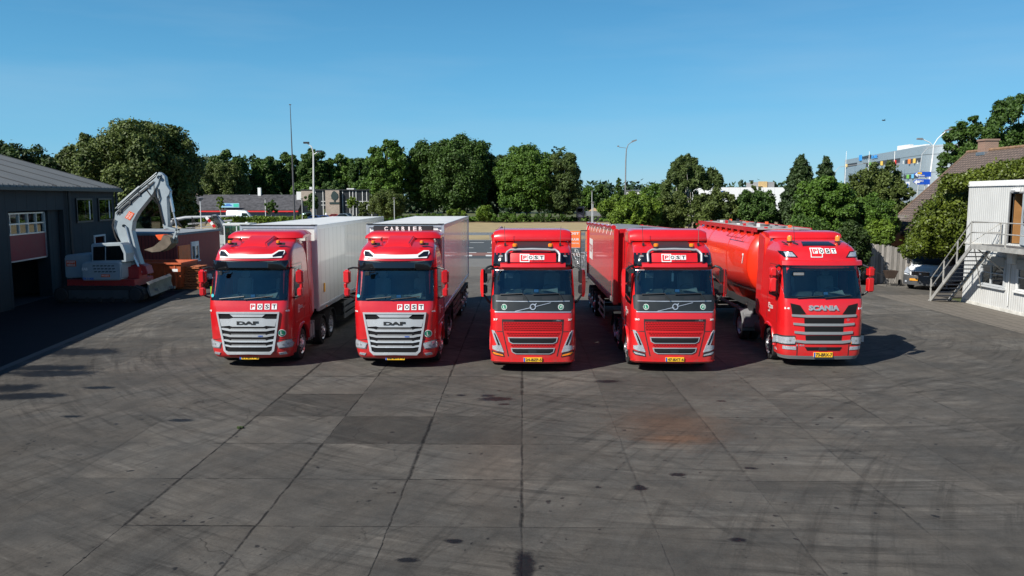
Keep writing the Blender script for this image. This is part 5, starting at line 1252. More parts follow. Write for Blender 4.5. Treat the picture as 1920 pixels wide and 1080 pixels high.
for k in range(3): b.tube([(xz(x,y,BY)[0]-.02*k, BY-.235, xz(x,y,BY)[1]-.05*k) for x, y in ((492,352),(560,290),(640,222),(720,160),(772,118))], .014, 5)
for x, y in ((520,330),(590,268),(660,206),(730,150)): a_ = xz(x,y,BY); b.box(a_[0]-.05,a_[0]+.05,BY-.255,BY-.20,a_[1]-.14,a_[1]+.05)
sub('pipe_run', b, XD, bo)
b = B(); b.prism(bp_([(500,362),(640,238),(765,128),(760,142),(640,256),(510,376)]), 'y', BY-.209, BY-.203); sub('boom_seam', b, XD, bo)
b = B(); a_ = xz(548,452,BY); b.lathe([(.07,-.30),(.07,.30)], (a_[0],BY,a_[1]), 'y', 12); a_ = xz(808,90,BY); b.lathe([(.09,-.26),(.09,.26)], (a_[0],BY,a_[1]), 'y', 12); sub('pivot_pin', b, XD, bo)
# orange label on the boom, turned with it
q4 = [xz(x,y,BY) for x, y in ((552,392),(586,342),(624,360),(590,412))]; b = B(); b.prism(q4, 'y', BY-.214, BY-.203); lb = sub('sticker', b, ORANGE, bo)
o0 = Vector((q4[0][0], q4[0][1])); eu = Vector((q4[1][0], q4[1][1]))-o0; ev = -(Vector((q4[3][0], q4[3][1]))-o0)
for tx, va, vb in (('POST', -.45, -.12), ('VERHUUR', -.85, -.55)):
    tt = text_src(tx, .1, va, .9, vb, .01)
    sub('sticker_lettering', conform(([(o0.x+eu.x*p[0]+ev.x*p[1], o0.y+eu.y*p[0]+ev.y*p[1]) for p in tt[0]], tt[1]), lambda x, z, d: (x, BY-.217+d, z), 9, .002), WHITE, lb, smooth=0)
b = B(); b.prism(bp_([(772,112),(800,50),(822,62),(846,84),(858,150),(884,190),(880,215),(862,240),(872,440),(866,478),(838,482),(828,440),(800,300),(768,160)]), 'y', BY-.15, BY+.15); st_ = part('stick', b, XG, ex, world=True, bev=.02, seg=1, smooth=0)
b = B(); p0, p1, p2 = xz(868,180,BY), xz(900,350,BY), xz(925,470,BY); b.tube([(p0[0],BY,p0[1]),(p1[0],BY,p1[1])], .075, 10); b.tube([(p1[0],BY,p1[1]),(p2[0],BY,p2[1])], .04, 8); sub('bucket_cylinder', b, ALU, st_)
b = B(); 
for dy in (-.14,.14): b.bar(*[(xz(x,y,BY)[0],BY+dy,xz(x,y,BY)[1]) for x,y in ((848,462),(938,484))], .05, .09); b.bar(*[(xz(x,y,BY)[0],BY+dy,xz(x,y,BY)[1]) for x,y in ((934,478),(905,560))], .05, .08)
sub('bucket_link', b, XG, st_)
b = B()
for k in range(3): b.tube([(xz(x,y,BY)[0]+.03*k, BY-.19, xz(x,y,BY)[1]) for x, y in ((765,150),(772,230),(800,290),(815,360),(835,440))], .016, 5)
for k in range(2): b.tube([(xz(x,y,BY)[0]+.04*k, BY-.20, xz(x,y,BY)[1]) for x, y in ((700,170),(760,250),(790,290),(806,240),(790,170))], .016, 5)
sub('hose', b, RUBBER, st_)
b = B(); outer_ = [xz(x,y,BY) for x,y in ((706,630),(770,650),(830,645),(880,620),(915,580),(905,540),(850,520),(832,560),(780,605))]
b.prism(outer_, 'y', BY-.42, BY+.42); b.prism([xz(x,y,BY) for x,y in ((850,520),(905,530),(925,560),(900,590),(860,560))], 'y', BY-.12, BY+.12)
part('bucket', b, pm('worn_bucket', (.16,.13,.10), .55, .4, var=.4, vscale=3), ex, world=True, bev=.02)
b = B(); b.prism([xz(x,y,BY) for x,y in ((782,520),(850,518),(840,560),(812,560))], 'y', BY-.30, BY+.30); part('quick_coupler', b, ORANGE, ex, world=True, bev=.02)
b = B(); rows = []
for t in np.linspace(0,1,7):
    pts = [xz(745,872), xz(890,832)]; x = pts[0][0]-.15+(pts[1][0]-pts[0][0])*t*.45; z1 = pts[0][1]+(pts[1][1]-pts[0][1])*t; y = 38.5+1.5*t
    rows.append([(x+.02,y,z1),(x+.10,y,z1-.1),(x+.04,y,z1-.35),(x+.16,y,z1-.68),(x+.24,y,z1-.68),(x+.14,y,z1-.34),(x+.19,y,z1-.08),(x+.08,y,z1+.03)])
b.grid(rows, True); b.f += [tuple(range(7,-1,-1)), tuple(48+k for k in range(8))]; b.mi += [0,0]; b.bar((-19.2,38.8,.45),(-17.9,38.9,.6),.14,.12); b.bar((-19.2,40.0,.45),(-17.5,39.8,.6),.14,.12)
part('dozer_blade', b, pm('worn_blade', (.17,.17,.165), .55, .3, var=.35, vscale=3), ex, world=True)

# orange skip behind the excavator
sk = thing('skip', 'orange steel skip standing between the excavator and the red cabin', 'skip', (-20.1,44.6,0))
b = B(); b.add([(-1.6,-.9,.15),(1.2,-.9,.15),(1.2,.9,.15),(-1.6,.9,.15),(-1.9,-1.1,1.5),(1.35,-1.1,1.5),(1.35,1.1,1.5),(-1.9,1.1,1.5),(-1.84,-1.04,1.5),(1.29,-1.04,1.5),(1.29,1.04,1.5),(-1.84,1.04,1.5),(-1.55,-.85,.25),(1.15,-.85,.25),(1.15,.85,.25),(-1.55,.85,.25)],
  [(0,3,2,1),(0,1,5,4),(1,2,6,5),(2,3,7,6),(3,0,4,7),(4,5,9,8),(5,6,10,9),(6,7,11,10),(7,4,8,11),(8,9,13,12),(9,10,14,13),(10,11,15,14),(11,8,12,15),(12,13,14,15)])
OS = pm('skip_orange', (.42,.085,.025), .6, var=.25); part('skip_body', b, OS, sk, smooth=0)
b = B(); 
for r_ in ((-1.95,1.4,-1.16,-1.06),(-1.95,1.4,1.06,1.16)): b.box(r_[0],r_[1],r_[2],r_[3],1.44,1.54)
b.box(1.32,1.42,-1.06,1.06,1.44,1.54); b.box(-1.96,-1.86,-1.06,1.06,1.44,1.54)
for x in (-1.2,-.4,.4,1.0): b.box(x-.04,x+.04,-1.10,-.95,.15,1.44)
part('rim', b, OS, sk)
b = B(); b.box(.9,1.2,-1.175,-1.163,1.05,1.2); part('sticker', b, WHITE, sk)

# stack of orange-brown boards and odds and ends by the cabin
pl_c = pm('pallet_wood_orange', (.38,.12,.045), .8, var=.25, vscale=5)
ps = Vector((-18.75,44.6,0)); random.seed(5)
for k in range(9):
    b = B(); dx, dy = random.uniform(-.07,.07), random.uniform(-.07,.07); z = .145*k
    for j in range(3): b.box(-.8,.8,-.52+.44*j,-.38+.44*j,0,.09)
    for j in range(5): b.box(-.8+.34*j,-.8+.34*j+.26,-.55,.55,.092,.118)
    o = part('pallet', b, pl_c, None); o.location = (ps.x+dx, ps.y+dy, z+.01); o.rotation_euler = (0,0,random.uniform(-.06,.06))
    lab = {0:'bottom one of the orange brown pallets stacked by the skip', 8:'top one of the orange brown pallets stacked by the skip'}.get(k)
    nth = ('','second','third','fourth','fifth','sixth','seventh','eighth')[k] if 0 < k < 8 else ''
    tag(o, lab or f'orange brown pallet, {nth} from the bottom of its stack by the skip', 'pallet', 'pallets stacked by the skip')
b = B(); random.seed(9)
for k in range(26):
    x, y = random.uniform(-1.3,1.1), random.uniform(-.8,.8); s_ = random.uniform(.12,.3); i0 = len(b.v); b.m = k % 5
    b.box(-s_,s_,-s_*.7,s_*.7,0,s_*random.uniform(.6,1.6)); b.spin(random.uniform(0,3), (0,0), i0); b.move((x,y,random.uniform(0,.55)), i0)
o = part('scrap_heap', b, [WHITED, BLACKP, pm('pink_plastic', (.45,.05,.25), .5), STEEL, pm('tarp_grey', (.25,.25,.26), .7)], None, bev=.02); o.location = (-17.35,45.9,.01); tag(o, 'jumbled heap of grey and pink scrap beside the pallet stack', 'scrap', kind='stuff')

# green mini loader behind the first truck's mirror
gl = thing('mini_loader', 'bright green compact loader standing behind the leftmost truck mirror', 'loader', (-15.45,42.0,0))
LG = pm('loader_green', (.20,.55,.035), .4, 0, .4, .1)
b = B(); b.prism([(-.75,.5),(.75,.5),(.75,1.15),(.35,1.25),(-.75,1.2)], 'x', -.5, .5); part('body', b, LG, gl, bev=.05)
b = B()
for sx in (-.46,.46):
    for y in (-.35,.7): b.box(sx-.035,sx+.035,y-.035,y+.035,1.2,2.05)
b.box(-.5,.5,-.4,.75,2.05,2.12); part('roll_cage', b, LG, gl, bev=.01)
b = B()
for sx in (-.55,.55): b.tube([(sx,.6,1.15),(sx,-.6,1.0),(sx,-1.2,.35)], .05, 8)
b.box(-.6,.6,-1.35,-1.2,.12,.55); part('lift_arm', b, LG, gl)
b = B(); b.box(-.25,.25,-.05,.4,1.2,1.3); b.box(-.25,.25,.35,.45,1.3,1.7); part('seat', b, BLACKP, gl, bev=.03)
for sg in (-1,1):
    for y in (-.5,.55): wheel(gl, sg*.62, y, .36, .24, sg=sg, rimmat=LG)

# machines parked at the roadside behind the cabin
def yard_crane(loc):
    r_ = thing('crane_lorry', 'grey machine with folded black lattice arm standing behind the red cabin', 'crane', loc)
    GR = pm('crane_grey', (.34,.37,.38), .45, var=.1)
    b = B(); b.box(-1.0,1.0,-1.0,3.0,.9,1.5); part('deck', b, GR, r_, bev=.03)
    b = B(); b.box(-.9,.9,-.9,.5,1.5,2.2); part('body', b, GR, r_, bev=.05)
    b = B(); b.prism([(-1.1,3.75),(-.75,3.8),(.9,2.0),(1.0,1.0),(.2,1.0)], 'y', -.15, .15); part('folded_arm', b, pm('arm_blue_grey', (.16,.19,.22), .5, var=.2), r_, bev=.03)
    b = B()
    for k in range(5): b.tube([(-1.1+.1*k,-.2,3.7),(-.8+.1*k,-.28,2.9),(-.3+.12*k,-.24,2.1),(.2+.1*k,-.2,1.3)], .03, 6)
    part('hose', b, RUBBER, r_)
    b = B()
    for k in range(4): b.tube([(-2.6,-.2,3.6),(-2.3-.1*k,-.2,3.1-.1*k),(-1.6,-.2,3.2-.1*k),(-1.1,-.2,3.6)], .025, 6)
    part('cable_loop', b, RUBBER, r_)
    b = B(); 
    for i in range(4): 
        b.m = i % 2; b.bar((-1.45+.17*i,-.3,3.6-.2*i),(-1.3+.17*i,-.3,3.4-.2*i),.04,.22)
    part('warning_board', b, [WHITE, RED], r_)
    b = B(); b.box(-1.7,-1.1,-.2,.2,2.3,2.7); part('lamp_box', b, WHITED, r_)
    for sg in (-1,1):
        for y in (-.3,2.2): wheel(r_, sg*1.0, y, .5, .35, sg=sg)
    return r_
yard_crane((-23.0,62.0,0))
def grey_loader(loc):
    r_ = thing('wheeled_digger', 'pale grey digger cab with green tinted windows behind the leftmost truck roof', 'digger', loc)
    GR = pm('digger_grey', (.55,.58,.57), .45, var=.08)
    b = B()
    for sx in (-.95,-.02,.9): 
        for y in (-.7,.7): b.box(sx-.05,sx+.05,y-.05,y+.05,1.55,3.0)
    b.box(-1.05,1.0,-.8,.8,3.0,3.16); b.box(-1.0,.95,-.76,.76,1.2,1.6); b.box(-.8,-.6,-.5,-.3,3.16,3.26); b.box(.55,.75,-.5,-.3,3.16,3.26)
    part('operator_cab', b, GR, r_, bev=.02)
    b = B(); b.box(-.89,-.08,-.72,-.70,1.62,2.98); b.box(.04,.84,-.72,-.70,1.62,2.98); b.box(-.98,-.96,-.62,.62,1.62,2.98); part('cab_window', b, glass('green_glass', (.35,.65,.58), .25), r_)
    b = B(); b.box(-1.2,2.6,-1.0,1.0,.7,1.25); b.box(1.0,2.6,-.9,.9,1.25,2.2); part('body', b, GR, r_, bev=.06)
    b = B(); b.box(1.7,2.1,-.95,-.9,1.6,1.9); part('vent', b, BLACKP, r_)
    for sg in (-1,1):
        b = B(); yy = sg*1.0
        for x in (-.6,1.9): b.lathe([(.3,-.2),(.5,-.2),(.5,.2),(.3,.2),(.001,.22)], (x,yy,.5), 'y', 20)
        part('wheel', b, RUBBER, r_)
    return r_
grey_loader((-21.4,60.5,0))
def second_digger(loc):
    r_ = thing('digger', 'white telescopic digger arm reaching level above the red cabin roof', 'digger', loc)
    GR = pm('white_digger', (.26,.28,.30), .45, var=.08)
    b = B(); b.tube([(-4.2,0,2.4),(-3.6,0,3.3),(-2.6,0,3.5),(1.4,-.1,3.65)], [.16,.17,.13,.06], 10); part('boom', b, GR, r_)
    b = B(); b.bar((-2.3,-.3,3.0),(1.2,-.3,3.3),.09,.12); b.bar((-2.5,-.25,2.7),(1.4,-.25,2.9),.06,.06); part('link_rod', b, ALU, r_)
    b = B(); b.box(-6.4,-3.0,-1,1,.8,2.6); part('body', b, GR, r_, bev=.08)
    b = B(); b.box(-6.6,-5.0,-.8,.8,2.6,3.6); part('operator_cab', b, DG, r_, bev=.05)
    b = B(); b.box(-6.8,-2.6,-1.2,-.7,.0,.8); b.box(-6.8,-2.6,.7,1.2,.0,.8); part('crawler_track', b, RUBBER, r_, bev=.15, seg=3)
    b = B(); 
    for k in range(4): b.tube([(-3.9-.04*k,-.35,2.7),(-3.7,-.4,3.3+.06*k),(-3.2,-.35,3.4-.1*k),(-2.8,-.3,2.8)], .04, 6)
    part('hose', b, RUBBER, r_)
    return r_
second_digger((-24.2,63.5,0))
# ---------------- stacked white cabins on the right ----------------
CORR = lined('white_corrugated', (.52,.525,.51), (.45,.455,.445), 1, .16, .18, .55, 0, .10, .5, vscale=1.2)
cx0 = 21.6
cb = thing('stacked_cabins', 'white corrugated two storey stack of site cabins with open brown door upstairs', 'building', (cx0, 33.0, 0))
YN, YF = -9.0, 6.3      # local: near and far ends
def zwall(name, ops, z0, z1, x=0.0, t=.12):
    """wall in the plane x = 0 with openings (y0, y1, z0, z1)"""
    b = B(); ys = sorted({YN, YF} | {o[0] for o in ops} | {o[1] for o in ops})
    for a, c_ in zip(ys, ys[1:]):
        mid = (a+c_)/2; o = [q for q in ops if q[0] < mid < q[1]]
        if not o: b.box(x, x+t, a, c_, z0, z1)
        else: b.box(x, x+t, a, c_, z0, o[0][2]); b.box(x, x+t, a, c_, o[0][3], z1)
    return b
b = zwall('wall', [(2.9,4.8,1.05,2.32),(.3,2.05,1.05,2.32),(-4,-2,1.05,2.32)], .14, 2.86)
b.box(.12,9,YF-.12,YF,.14,2.86); b.box(.12,9,YN,YN+.12,.14,2.86); b.box(8.9,9,YN+.12,YF-.12,.14,2.86)
part('lower_wall', b, CORR, cb, smooth=0)
b = zwall('wall', [(2.0,2.9,3.06,5.28),(-3.4,-1.8,4,5.2)], 2.95, 5.62)
b.box(.12,9,YF-.12,YF,2.95,5.62); b.box(.12,9,YN,YN+.12,2.95,5.62)
part('upper_wall', b, CORR, cb, smooth=0)
b = B(); b.box(-.03,9.1,YN-.03,YF+.03,.0,.138); b.box(-.035,.115,YN-.03,YF+.03,2.862,2.948); part('base_beam', b, pm('base_white', (.52,.51,.47), .6, var=.25), cb)
b = B(); b.box(-.05,9.1,YN-.05,YF+.05,5.625,5.86); b.box(-.07,-.0,YN,YF,5.60,5.64); part('roof', b, WHITE, cb, bev=.02)
b = B(); b.box(.2,8.9,YN+.2,YF-.2,.15,.2); b.box(.2,8.9,YN+.2,YF-.2,2.96,3.05); b.box(2.6,2.7,YN+.2,YF-.2,.2,5.6); part('interior', b, pm('interior_beige', (.30,.28,.24), .8), cb)
b = B(); b.tube([(-.05,2.55,.3),(-.05,2.55,2.8)], .025, 6); b.tube([(-.06,-.10,5.2),(-.06,-.10,6.2)], .16, 10); part('drainpipe', b, WHITED, cb)
for y0, y1 in ((2.9,4.8),(.3,2.05),(-4,-2)):
    b = B()
    for r_ in frame(y0,1.05,y1,2.32,.09): b.box(-.06,.10,r_[0][0],r_[2][0],r_[0][1],r_[2][1])
    b.box(-.05,.06,(y0+y1)/2-.03+.15,(y0+y1)/2+.03+.15,1.14,2.0); b.box(-.04,.05,y0+.09,y1-.09,1.62,1.66); b.box(-.14,.02,y0-.08,y1+.08,.96,1.04)
    w_ = part('window', b, pm('window_grey', (.42,.44,.45), .5) if y0 > 2 else WHITED, cb, bev=.008)
    b = B(); b.box(.0,.012,y0+.09,y1-.09,1.14,2.0); part('window_pane', b, glass('cabin_glass', (.25,.30,.32), .22), w_)
    b = lined('shutter_slats', (.42,.42,.39), (.22,.22,.21), 2, .055, .2, .6) ; q = B(); q.box(-.10,.09,y0+.05,y1-.05,2.0,2.42); part('roller_shutter', q, b, w_, smooth=0)
b = B()
for r_ in frame(1.93,3.0,2.97,5.35,.07)[1:]: b.box(-.03,.13,r_[0][0],r_[2][0],r_[0][1],r_[2][1])
f_ = part('door_frame', b, GREYP, cb)
b = B(); b.box(.15,1.0,2.82,2.87,3.08,5.24); part('inner_door', b, pm('door_brown', (.33,.165,.06), .5, var=.15), f_)
b = B(); b.box(.98,1.0,2.05,2.8,3.1,5.2); part('inner_wall', b, pm('door_brown_dark', (.16,.08,.035), .6, var=.15), f_)
d0 = part('door', B().bar((-.03,1.98,4.15),(-.34,1.16,4.15),.045,2.18), pm('door_leaf_grey', (.42,.47,.50), .5, var=.12), cb, bev=.01)
b = B(); b.box(-.38,-.33,1.22,1.30,4.0,4.06); b.tube([(-.30,1.4,3.9),(-.34,1.4,4.3),(-.28,1.45,4.6)], .012, 5); part('handle', b, BLACKP, d0)
b = B(); b.prism([(-.25,5.42),(-.02,5.5),(-.02,5.34),(-.2,5.34)], 'y', 2.25, 2.6); part('outside_lamp', b, WHITE, cb, bev=.01)
b = B(); b.box(-.22,-.005,2.1,2.55,2.2,2.75); part('vent_box', b, WHITED, cb, bev=.02)

# steel stairs and landing
GALV = pm('galvanised', (.42,.41,.38), .55, .4, var=.25, vscale=4)
stt = thing('steel_staircase', 'galvanised steel outdoor stairs and landing against the white cabins', 'staircase', (20.2, 36.3, 0))
LZ = 2.98; xo, xi = 0.0, .92; run = 3.3
b = B(); b.box(0,1.36,-12,0,LZ-.05,LZ); part('landing', b, lined('grating', (.20,.20,.20), (.06,.06,.06), 1, .05, .2, .6, .4, axis2=0, period2=.05, width2=.2), stt, smooth=0)
b = B(); b.box(-.03,.03,-12,0,LZ-.18,LZ+.03); b.box(.03,1.36,-.03,.03,LZ-.18,LZ+.03); b.box(.06,1.3,-3,-2.94,LZ-.16,LZ-.05); part('landing_beam', b, GALV, stt)
for x in (xo, xi):
    b = B(); b.prism([(-.02,LZ-.22),(-.02,LZ+.02),(run,.12),(run+.18,.0),(run-.12,.0)], 'x', x-.03, x+.03); part('stringer', b, GALV, stt)
TREAD = pm('tread_blue_grey', (.07,.08,.10), .6, .3, var=.2)
for k in range(14):
    t = (k+.6)/14.2; b = B(); y = run*t; z = LZ*(1-t)-.02; b.box(xo+.035,xi-.035,y-.12,y+.13,z-.035,z); part('tread', b, TREAD, stt)
def rail(pts_low, hgt, posts):
    b = B()
    for h in (hgt, hgt*.55): b.tube([(p[0],p[1],p[2]+h) for p in pts_low], .024, 8)
    part('handrail', b, GALV, stt)
    for p in posts:
        b = B(); b.box(p[0]-.025,p[0]+.025,p[1]-.025,p[1]+.025,p[2],p[2]+hgt); part('rail_post', b, GALV, stt)
sl_ = lambda y: LZ*(1-y/run)
rail([(xo-.03,0,LZ),(xo-.03,run+.02,.02)], 1.05, [(xo-.03,y,sl_(y)) for y in (1.05,2.15,3.25)])
rail([(xo-.03,-12,LZ),(xo-.03,0,LZ)], 1.05, [(xo-.03,y,LZ) for y in (0,-2.6,-5.2,-8)])
rail([(xo,.0,LZ),(1.30,.0,LZ)], 1.0, [(1.28,0,LZ)])
b = B(); b.tube([(.02,-.0,LZ+.1),(1.3,-.0,LZ+1.0)], .02, 6); b.tube([(.05,-.3,LZ-.1),(1.36,-.3,LZ-1.2)], .03, 6); b.tube([(.2,.1,LZ-.1),(1.3,1.3,.9)], .022, 6); part('brace', b, GALV, stt)

# ---------------- van under the ivy ----------------
def van(loc, rz):
    r_ = thing('parked_van', 'white van with dark bumper and orange plate, its nose poking out from under the ivy', 'van', loc, rz=rz)
    VW = pm('van_white', (.62,.64,.66), .3, 0, .8, .04); w = .99
    # side profile (y back, z)
    prof = [(0.0,.35),(-.04,.75),(.02,.98),(.18,1.10),(.75,1.32),(1.25,1.85),(1.60,2.18),(2.1,2.30),(5.0,2.32),(5.3,2.2),(5.35,.5)]
    b = B(); rows = []
    for x, k in ((-w,.0),(-w+.06,.05),(-.5,.0),(0,-.04),(.5,.0),(w-.06,.05),(w,.0)):
        ins = .10 if abs(x) > w-.02 else 0; rows.append([(x*(1-.06*max(0,(z-1.1)/1.2)), y+(abs(x)/w)**3*.28*(1 if y < 1.0 else .15), z-ins*.5*(1 if z > 1 else 0)) for y, z in prof])
    b.grid(rows); n = len(prof); b.f += [tuple(range(n)), tuple(6*n+k for k in range(n-1,-1,-1))]; b.mi += [0,0]; part('body', b, VW, r_, smooth=50)
    b = B(); rows = []
    for x in np.linspace(-.86,.86,9): rows.append([(x, .80+(abs(x))**3*.10+t*.72-.02, 1.36+t*.76+.02) for t in (0,.33,.66,1)])
    b.grid(rows); part('windscreen', b, pm('van_glass', (.015,.02,.02), .35, spec=.3), r_, fix=False, smooth=60)
    b = B(); rows = []
    for i in range(13):
        x = -1.01+2.02*i/12; y = (abs(x)/w)**3*.28; rows.append([(x,y-.10,.82),(x,y-.13,.55),(x,y-.10,.28),(x,y+.15,.26),(x,y+.1,.82)])
    b.grid(rows, True); b.f += [(4,3,2,1,0), tuple(60+k for k in range(5))]; b.mi += [0,0]; part('bumper', b, pm('bumper_dark', (.05,.052,.055), .6), r_, smooth=50)
    b = B(); b.box(-.48,.48,-.09,-.05,.80,1.02); g_ = part('grille', b, BLACKG, r_, bev=.02)
    b = B(); b.box(-.50,.50,-.10,-.085,1.02,1.05); b.box(-.5,.5,-.1,-.085,.78,.80); b.lathe([(.06,0),(.001,0)], (0,-.1,.91), 'y', 10); part('grille_trim', b, ALU, g_)
    for sx in (-1,1):
        b = B(); b.add([(sx*.60,.0,.88),(sx*.96,.24,.92),(sx*.93,.55,1.22),(sx*.62,.18,1.06),(sx*.60,-.05,.90),(sx*.985,.2,.94),(sx*.95,.5,1.24),(sx*.62,.10,1.10)],[(0,1,2,3),(4,7,6,5),(0,4,5,1),(1,5,6,2),(2,6,7,3),(3,7,4,0)]); part('headlight', b, LENS, r_)
        b = B(); b.box(sx*1.0-.01,sx*1.0+.01,1.15,2.0,1.40,1.95); part('side_window', b, DG, r_)
        b = B(); b.box(sx*1.12-.08,sx*1.12+.08,1.0,1.12,1.35,1.75); part('mirror', b, BLACKP, r_, bev=.03)
        for y in (.95,4.2): wheel(r_, sx*.88, y, .34, .24, sg=sx)
        b = B(); b.lathe([(.06,0),(.001,-.01)], (sx*.78,-.0,.45), 'y', 12); part('fog_lamp', b, LENS, r_)
    b = B(); b.box(-.52,-.06,-.15,-.13,.52,.64); part('licence_plate', b, pm('van_plate', (.55,.24,.02), .5), r_)
van((21.95, 44.2, 0), R(-48))
dc = thing('dark_car', 'dark car tail partly hidden behind the rightmost truck mirror', 'car', (19.6,46.6,0), rz=R(10))
b = B(); pr = [(0,.3),(0,.85),(.2,1.0),(.8,1.08),(1.4,1.42),(2.8,1.46),(3.4,1.05),(4.1,.85),(4.2,.35)]; rows = []
for x, k in ((-.86,.12),(-.78,.03),(0,0),(.78,.03),(.86,.12)): rows.append([(x*(1-.12*max(0,(z-.9)/.5)), y+k*(1 if y < 2 else -1), z-k*.2) for y, z in pr])
b.grid(rows); n = len(pr); b.f += [tuple(range(n)), tuple(4*n+k for k in range(n-1,-1,-1))]; b.mi += [0,0]; part('body', b, pm('car_dark', (.02,.025,.03), .2, 0, 1), dc, smooth=50)
for sx in (-1,1):
    for y in (.8,3.3): wheel(dc, sx*.78, y, .32, .2, sg=sx)
    b = B(); b.box(sx*.70-.1,sx*.70+.1,-.01,.03,.7,.85); part('rear_light', b, REDLENS, dc)
    b = B(); b.prism([(1.0,1.05),(1.5,1.36),(2.7,1.38),(3.2,1.05)], 'x', sx*.80-.02, sx*.80+.02); part('side_window', b, DG, dc)
wb = thing('wheelbarrow', 'small rusty barrow standing by the grey plank fence', 'barrow', (21.25,46.3,0))
b = B(); b.add([(-.35,-.25,.9),(.35,-.25,.9),(.35,.25,.9),(-.35,.25,.9),(-.2,-.15,.45),(.2,-.15,.45),(.2,.15,.45),(-.2,.15,.45)],[(4,7,6,5),(0,4,5,1),(1,5,6,2),(2,6,7,3),(3,7,4,0)]); part('tray', b, pm('rust_dark', (.06,.04,.03), .8, .3, var=.3), wb, fix=False)
b = B()
for p in ((-.3,-.2),(.3,-.2),(.0,.25)): b.tube([(p[0],p[1],.9),(p[0]*.5,p[1]*.5,.3),(p[0],p[1],.0)], .015, 5)
b.tube([(-.3,.2,.6),(-.75,.3,.8)], .02, 5); part('legs', b, RUBBER, wb)
b = B(); b.lathe([(.18,-.04),(.18,.04),(.001,.04)], (.62,.1,.2), 'x', 14); part('wheel', b, RUBBER, wb)

# ---------------- plank fence ----------------
fn_ = thing('plank_fence', 'weathered grey upright plank fence behind the van', 'fence', (17.0,47.6,0))
b = B(); random.seed(3); x = -1.0
while x < 7.4:
    w_ = random.uniform(.12,.17); h = (2.05 + .35*math.sin((x+1)*.45)) + random.uniform(-.05,.05); b.m = random.randrange(3)
    b.box(x, x+w_, -random.uniform(.0,.035), .025, .02, h if x < 7 else h-.25*(x-7)*.5); x += w_+.012
F1 = pm('plank_grey', (.25,.235,.215), .9, var=.25, vscale=2, stretch=(6,1,1)); F2 = pm('plank_light', (.32,.30,.275), .9, var=.25, vscale=2, stretch=(6,1,1)); F3 = pm('plank_dark', (.17,.16,.145), .9, var=.25, vscale=2, stretch=(6,1,1))
part('planks', b, [F1,F2,F3], fn_, smooth=0)
b = B(); b.box(-1,7.4,.03,.08,.5,.6); b.box(-1,7.4,.03,.08,1.5,1.6); part('rail', b, F1, fn_)
for k in range(4):
    b = B(); b.box(-.9+2.4*k,-.78+2.4*k,.08,.2,0,2.1); part('post', b, F1, fn_)

# ---------------- house with tiled roof ----------------
def tile_mat(name, c, c2, ay=1, az=2, py=.33, pz=.16):
    return lined(name, c, c2, ay, py, .14, .85, 0, .28, .8, az, pz, .16)
hs2 = thing('tiled_house', 'brown tiled house roof with brick chimney rising behind the ivy', 'house', (31.7,58.0,0))
TR = tile_mat('roof_tiles_brown', (.13,.095,.078), (.05,.04,.035))
b = B(); y0, y1 = -26, 0; ev = -5.9; zr, ze = 8.3, 2.75
b.add([(ev,y0,ze),(ev,y1,ze),(0,y1,zr),(0,y0,zr),(-ev,y0,ze),(-ev,y1,ze),(ev,y0,ze-.18),(ev,y1,ze-.18),(0,y1,zr-.18),(0,y0,zr-.18),(-ev,y0,ze-.18),(-ev,y1,ze-.18)],
      [(0,1,2,3),(3,2,5,4),(6,9,8,7),(9,10,11,8),(0,6,7,1),(4,5,11,10),(1,7,8,2),(2,8,11,5),(0,3,9,6),(3,4,10,9)])
part('roof', b, TR, hs2, smooth=0)
b = B()
for k in range(64):
    y = y0+.41*k; b.lathe([(.10,0),(.125,.20),(.10,.41)], (0,y,zr+.0), 'y', 8)
part('ridge_tiles', b, pm('ridge_tile', (.20,.12,.07), .9, var=.35, vscale=3), hs2)
b = B(); b.bar((ev,.02,ze+.02),(0,.02,zr+.02),.08,.14); part('verge_board', b, pm('verge_brown', (.16,.11,.08), .8, var=.3), hs2)
BRK = pm('house_brick', (.22,.12,.08), .9, var=.2, vscale=6)
b = B(); b.box(ev+.5,-ev-.5,y0+.3,y1-.3,0,ze+.1); b.add([(ev+.6,y1-.35,ze),(-ev-.6,y1-.35,ze),(0,y1-.35,zr-.5)],[(0,1,2)]); part('wall', b, BRK, hs2, smooth=0)
b = B(); b.box(ev-.1,ev+.05,y0,y1,ze-.3,ze-.1); part('gutter', b, pm('gutter_brown', (.16,.07,.04), .6), hs2)
def brick_mat(name, c1, c2, mo, sc_=4.0):
    m, nt, p = M(name); N = nt.nodes; L = nt.links; g = N.new('ShaderNodeTexCoord'); mp = N.new('ShaderNodeMapping'); mp.inputs['Rotation'].default_value = (R(90),0,0)
    br = N.new('ShaderNodeTexBrick'); br.inputs['Scale'].default_value = sc_; br.inputs['Color1'].default_value = (*c1,1); br.inputs['Color2'].default_value = (*c2,1); br.inputs['Mortar'].default_value = (*mo,1); br.inputs['Mortar Size'].default_value = .03
    L.new(g.outputs['Object'], mp.inputs[0]); L.new(mp.outputs[0], br.inputs[0]); L.new(br.outputs[0], p.inputs['Base Color']); p.inputs['Roughness'].default_value = .9; return m
b = B(); b.box(-.35,.55,-2.6,-1.7,zr-.9,zr+.62); b.box(-.41,.61,-2.66,-1.64,zr+.62,zr+.74); ch = part('chimney', b, brick_mat('chimney_brick', (.24,.13,.085), (.18,.095,.065), (.30,.26,.22)), hs2, smooth=0)
b = B(); b.box(-.42,.62,-2.68,-1.62,zr-.35,zr-.12); part('lead_flashing', b, STEEL, ch, bev=.02)
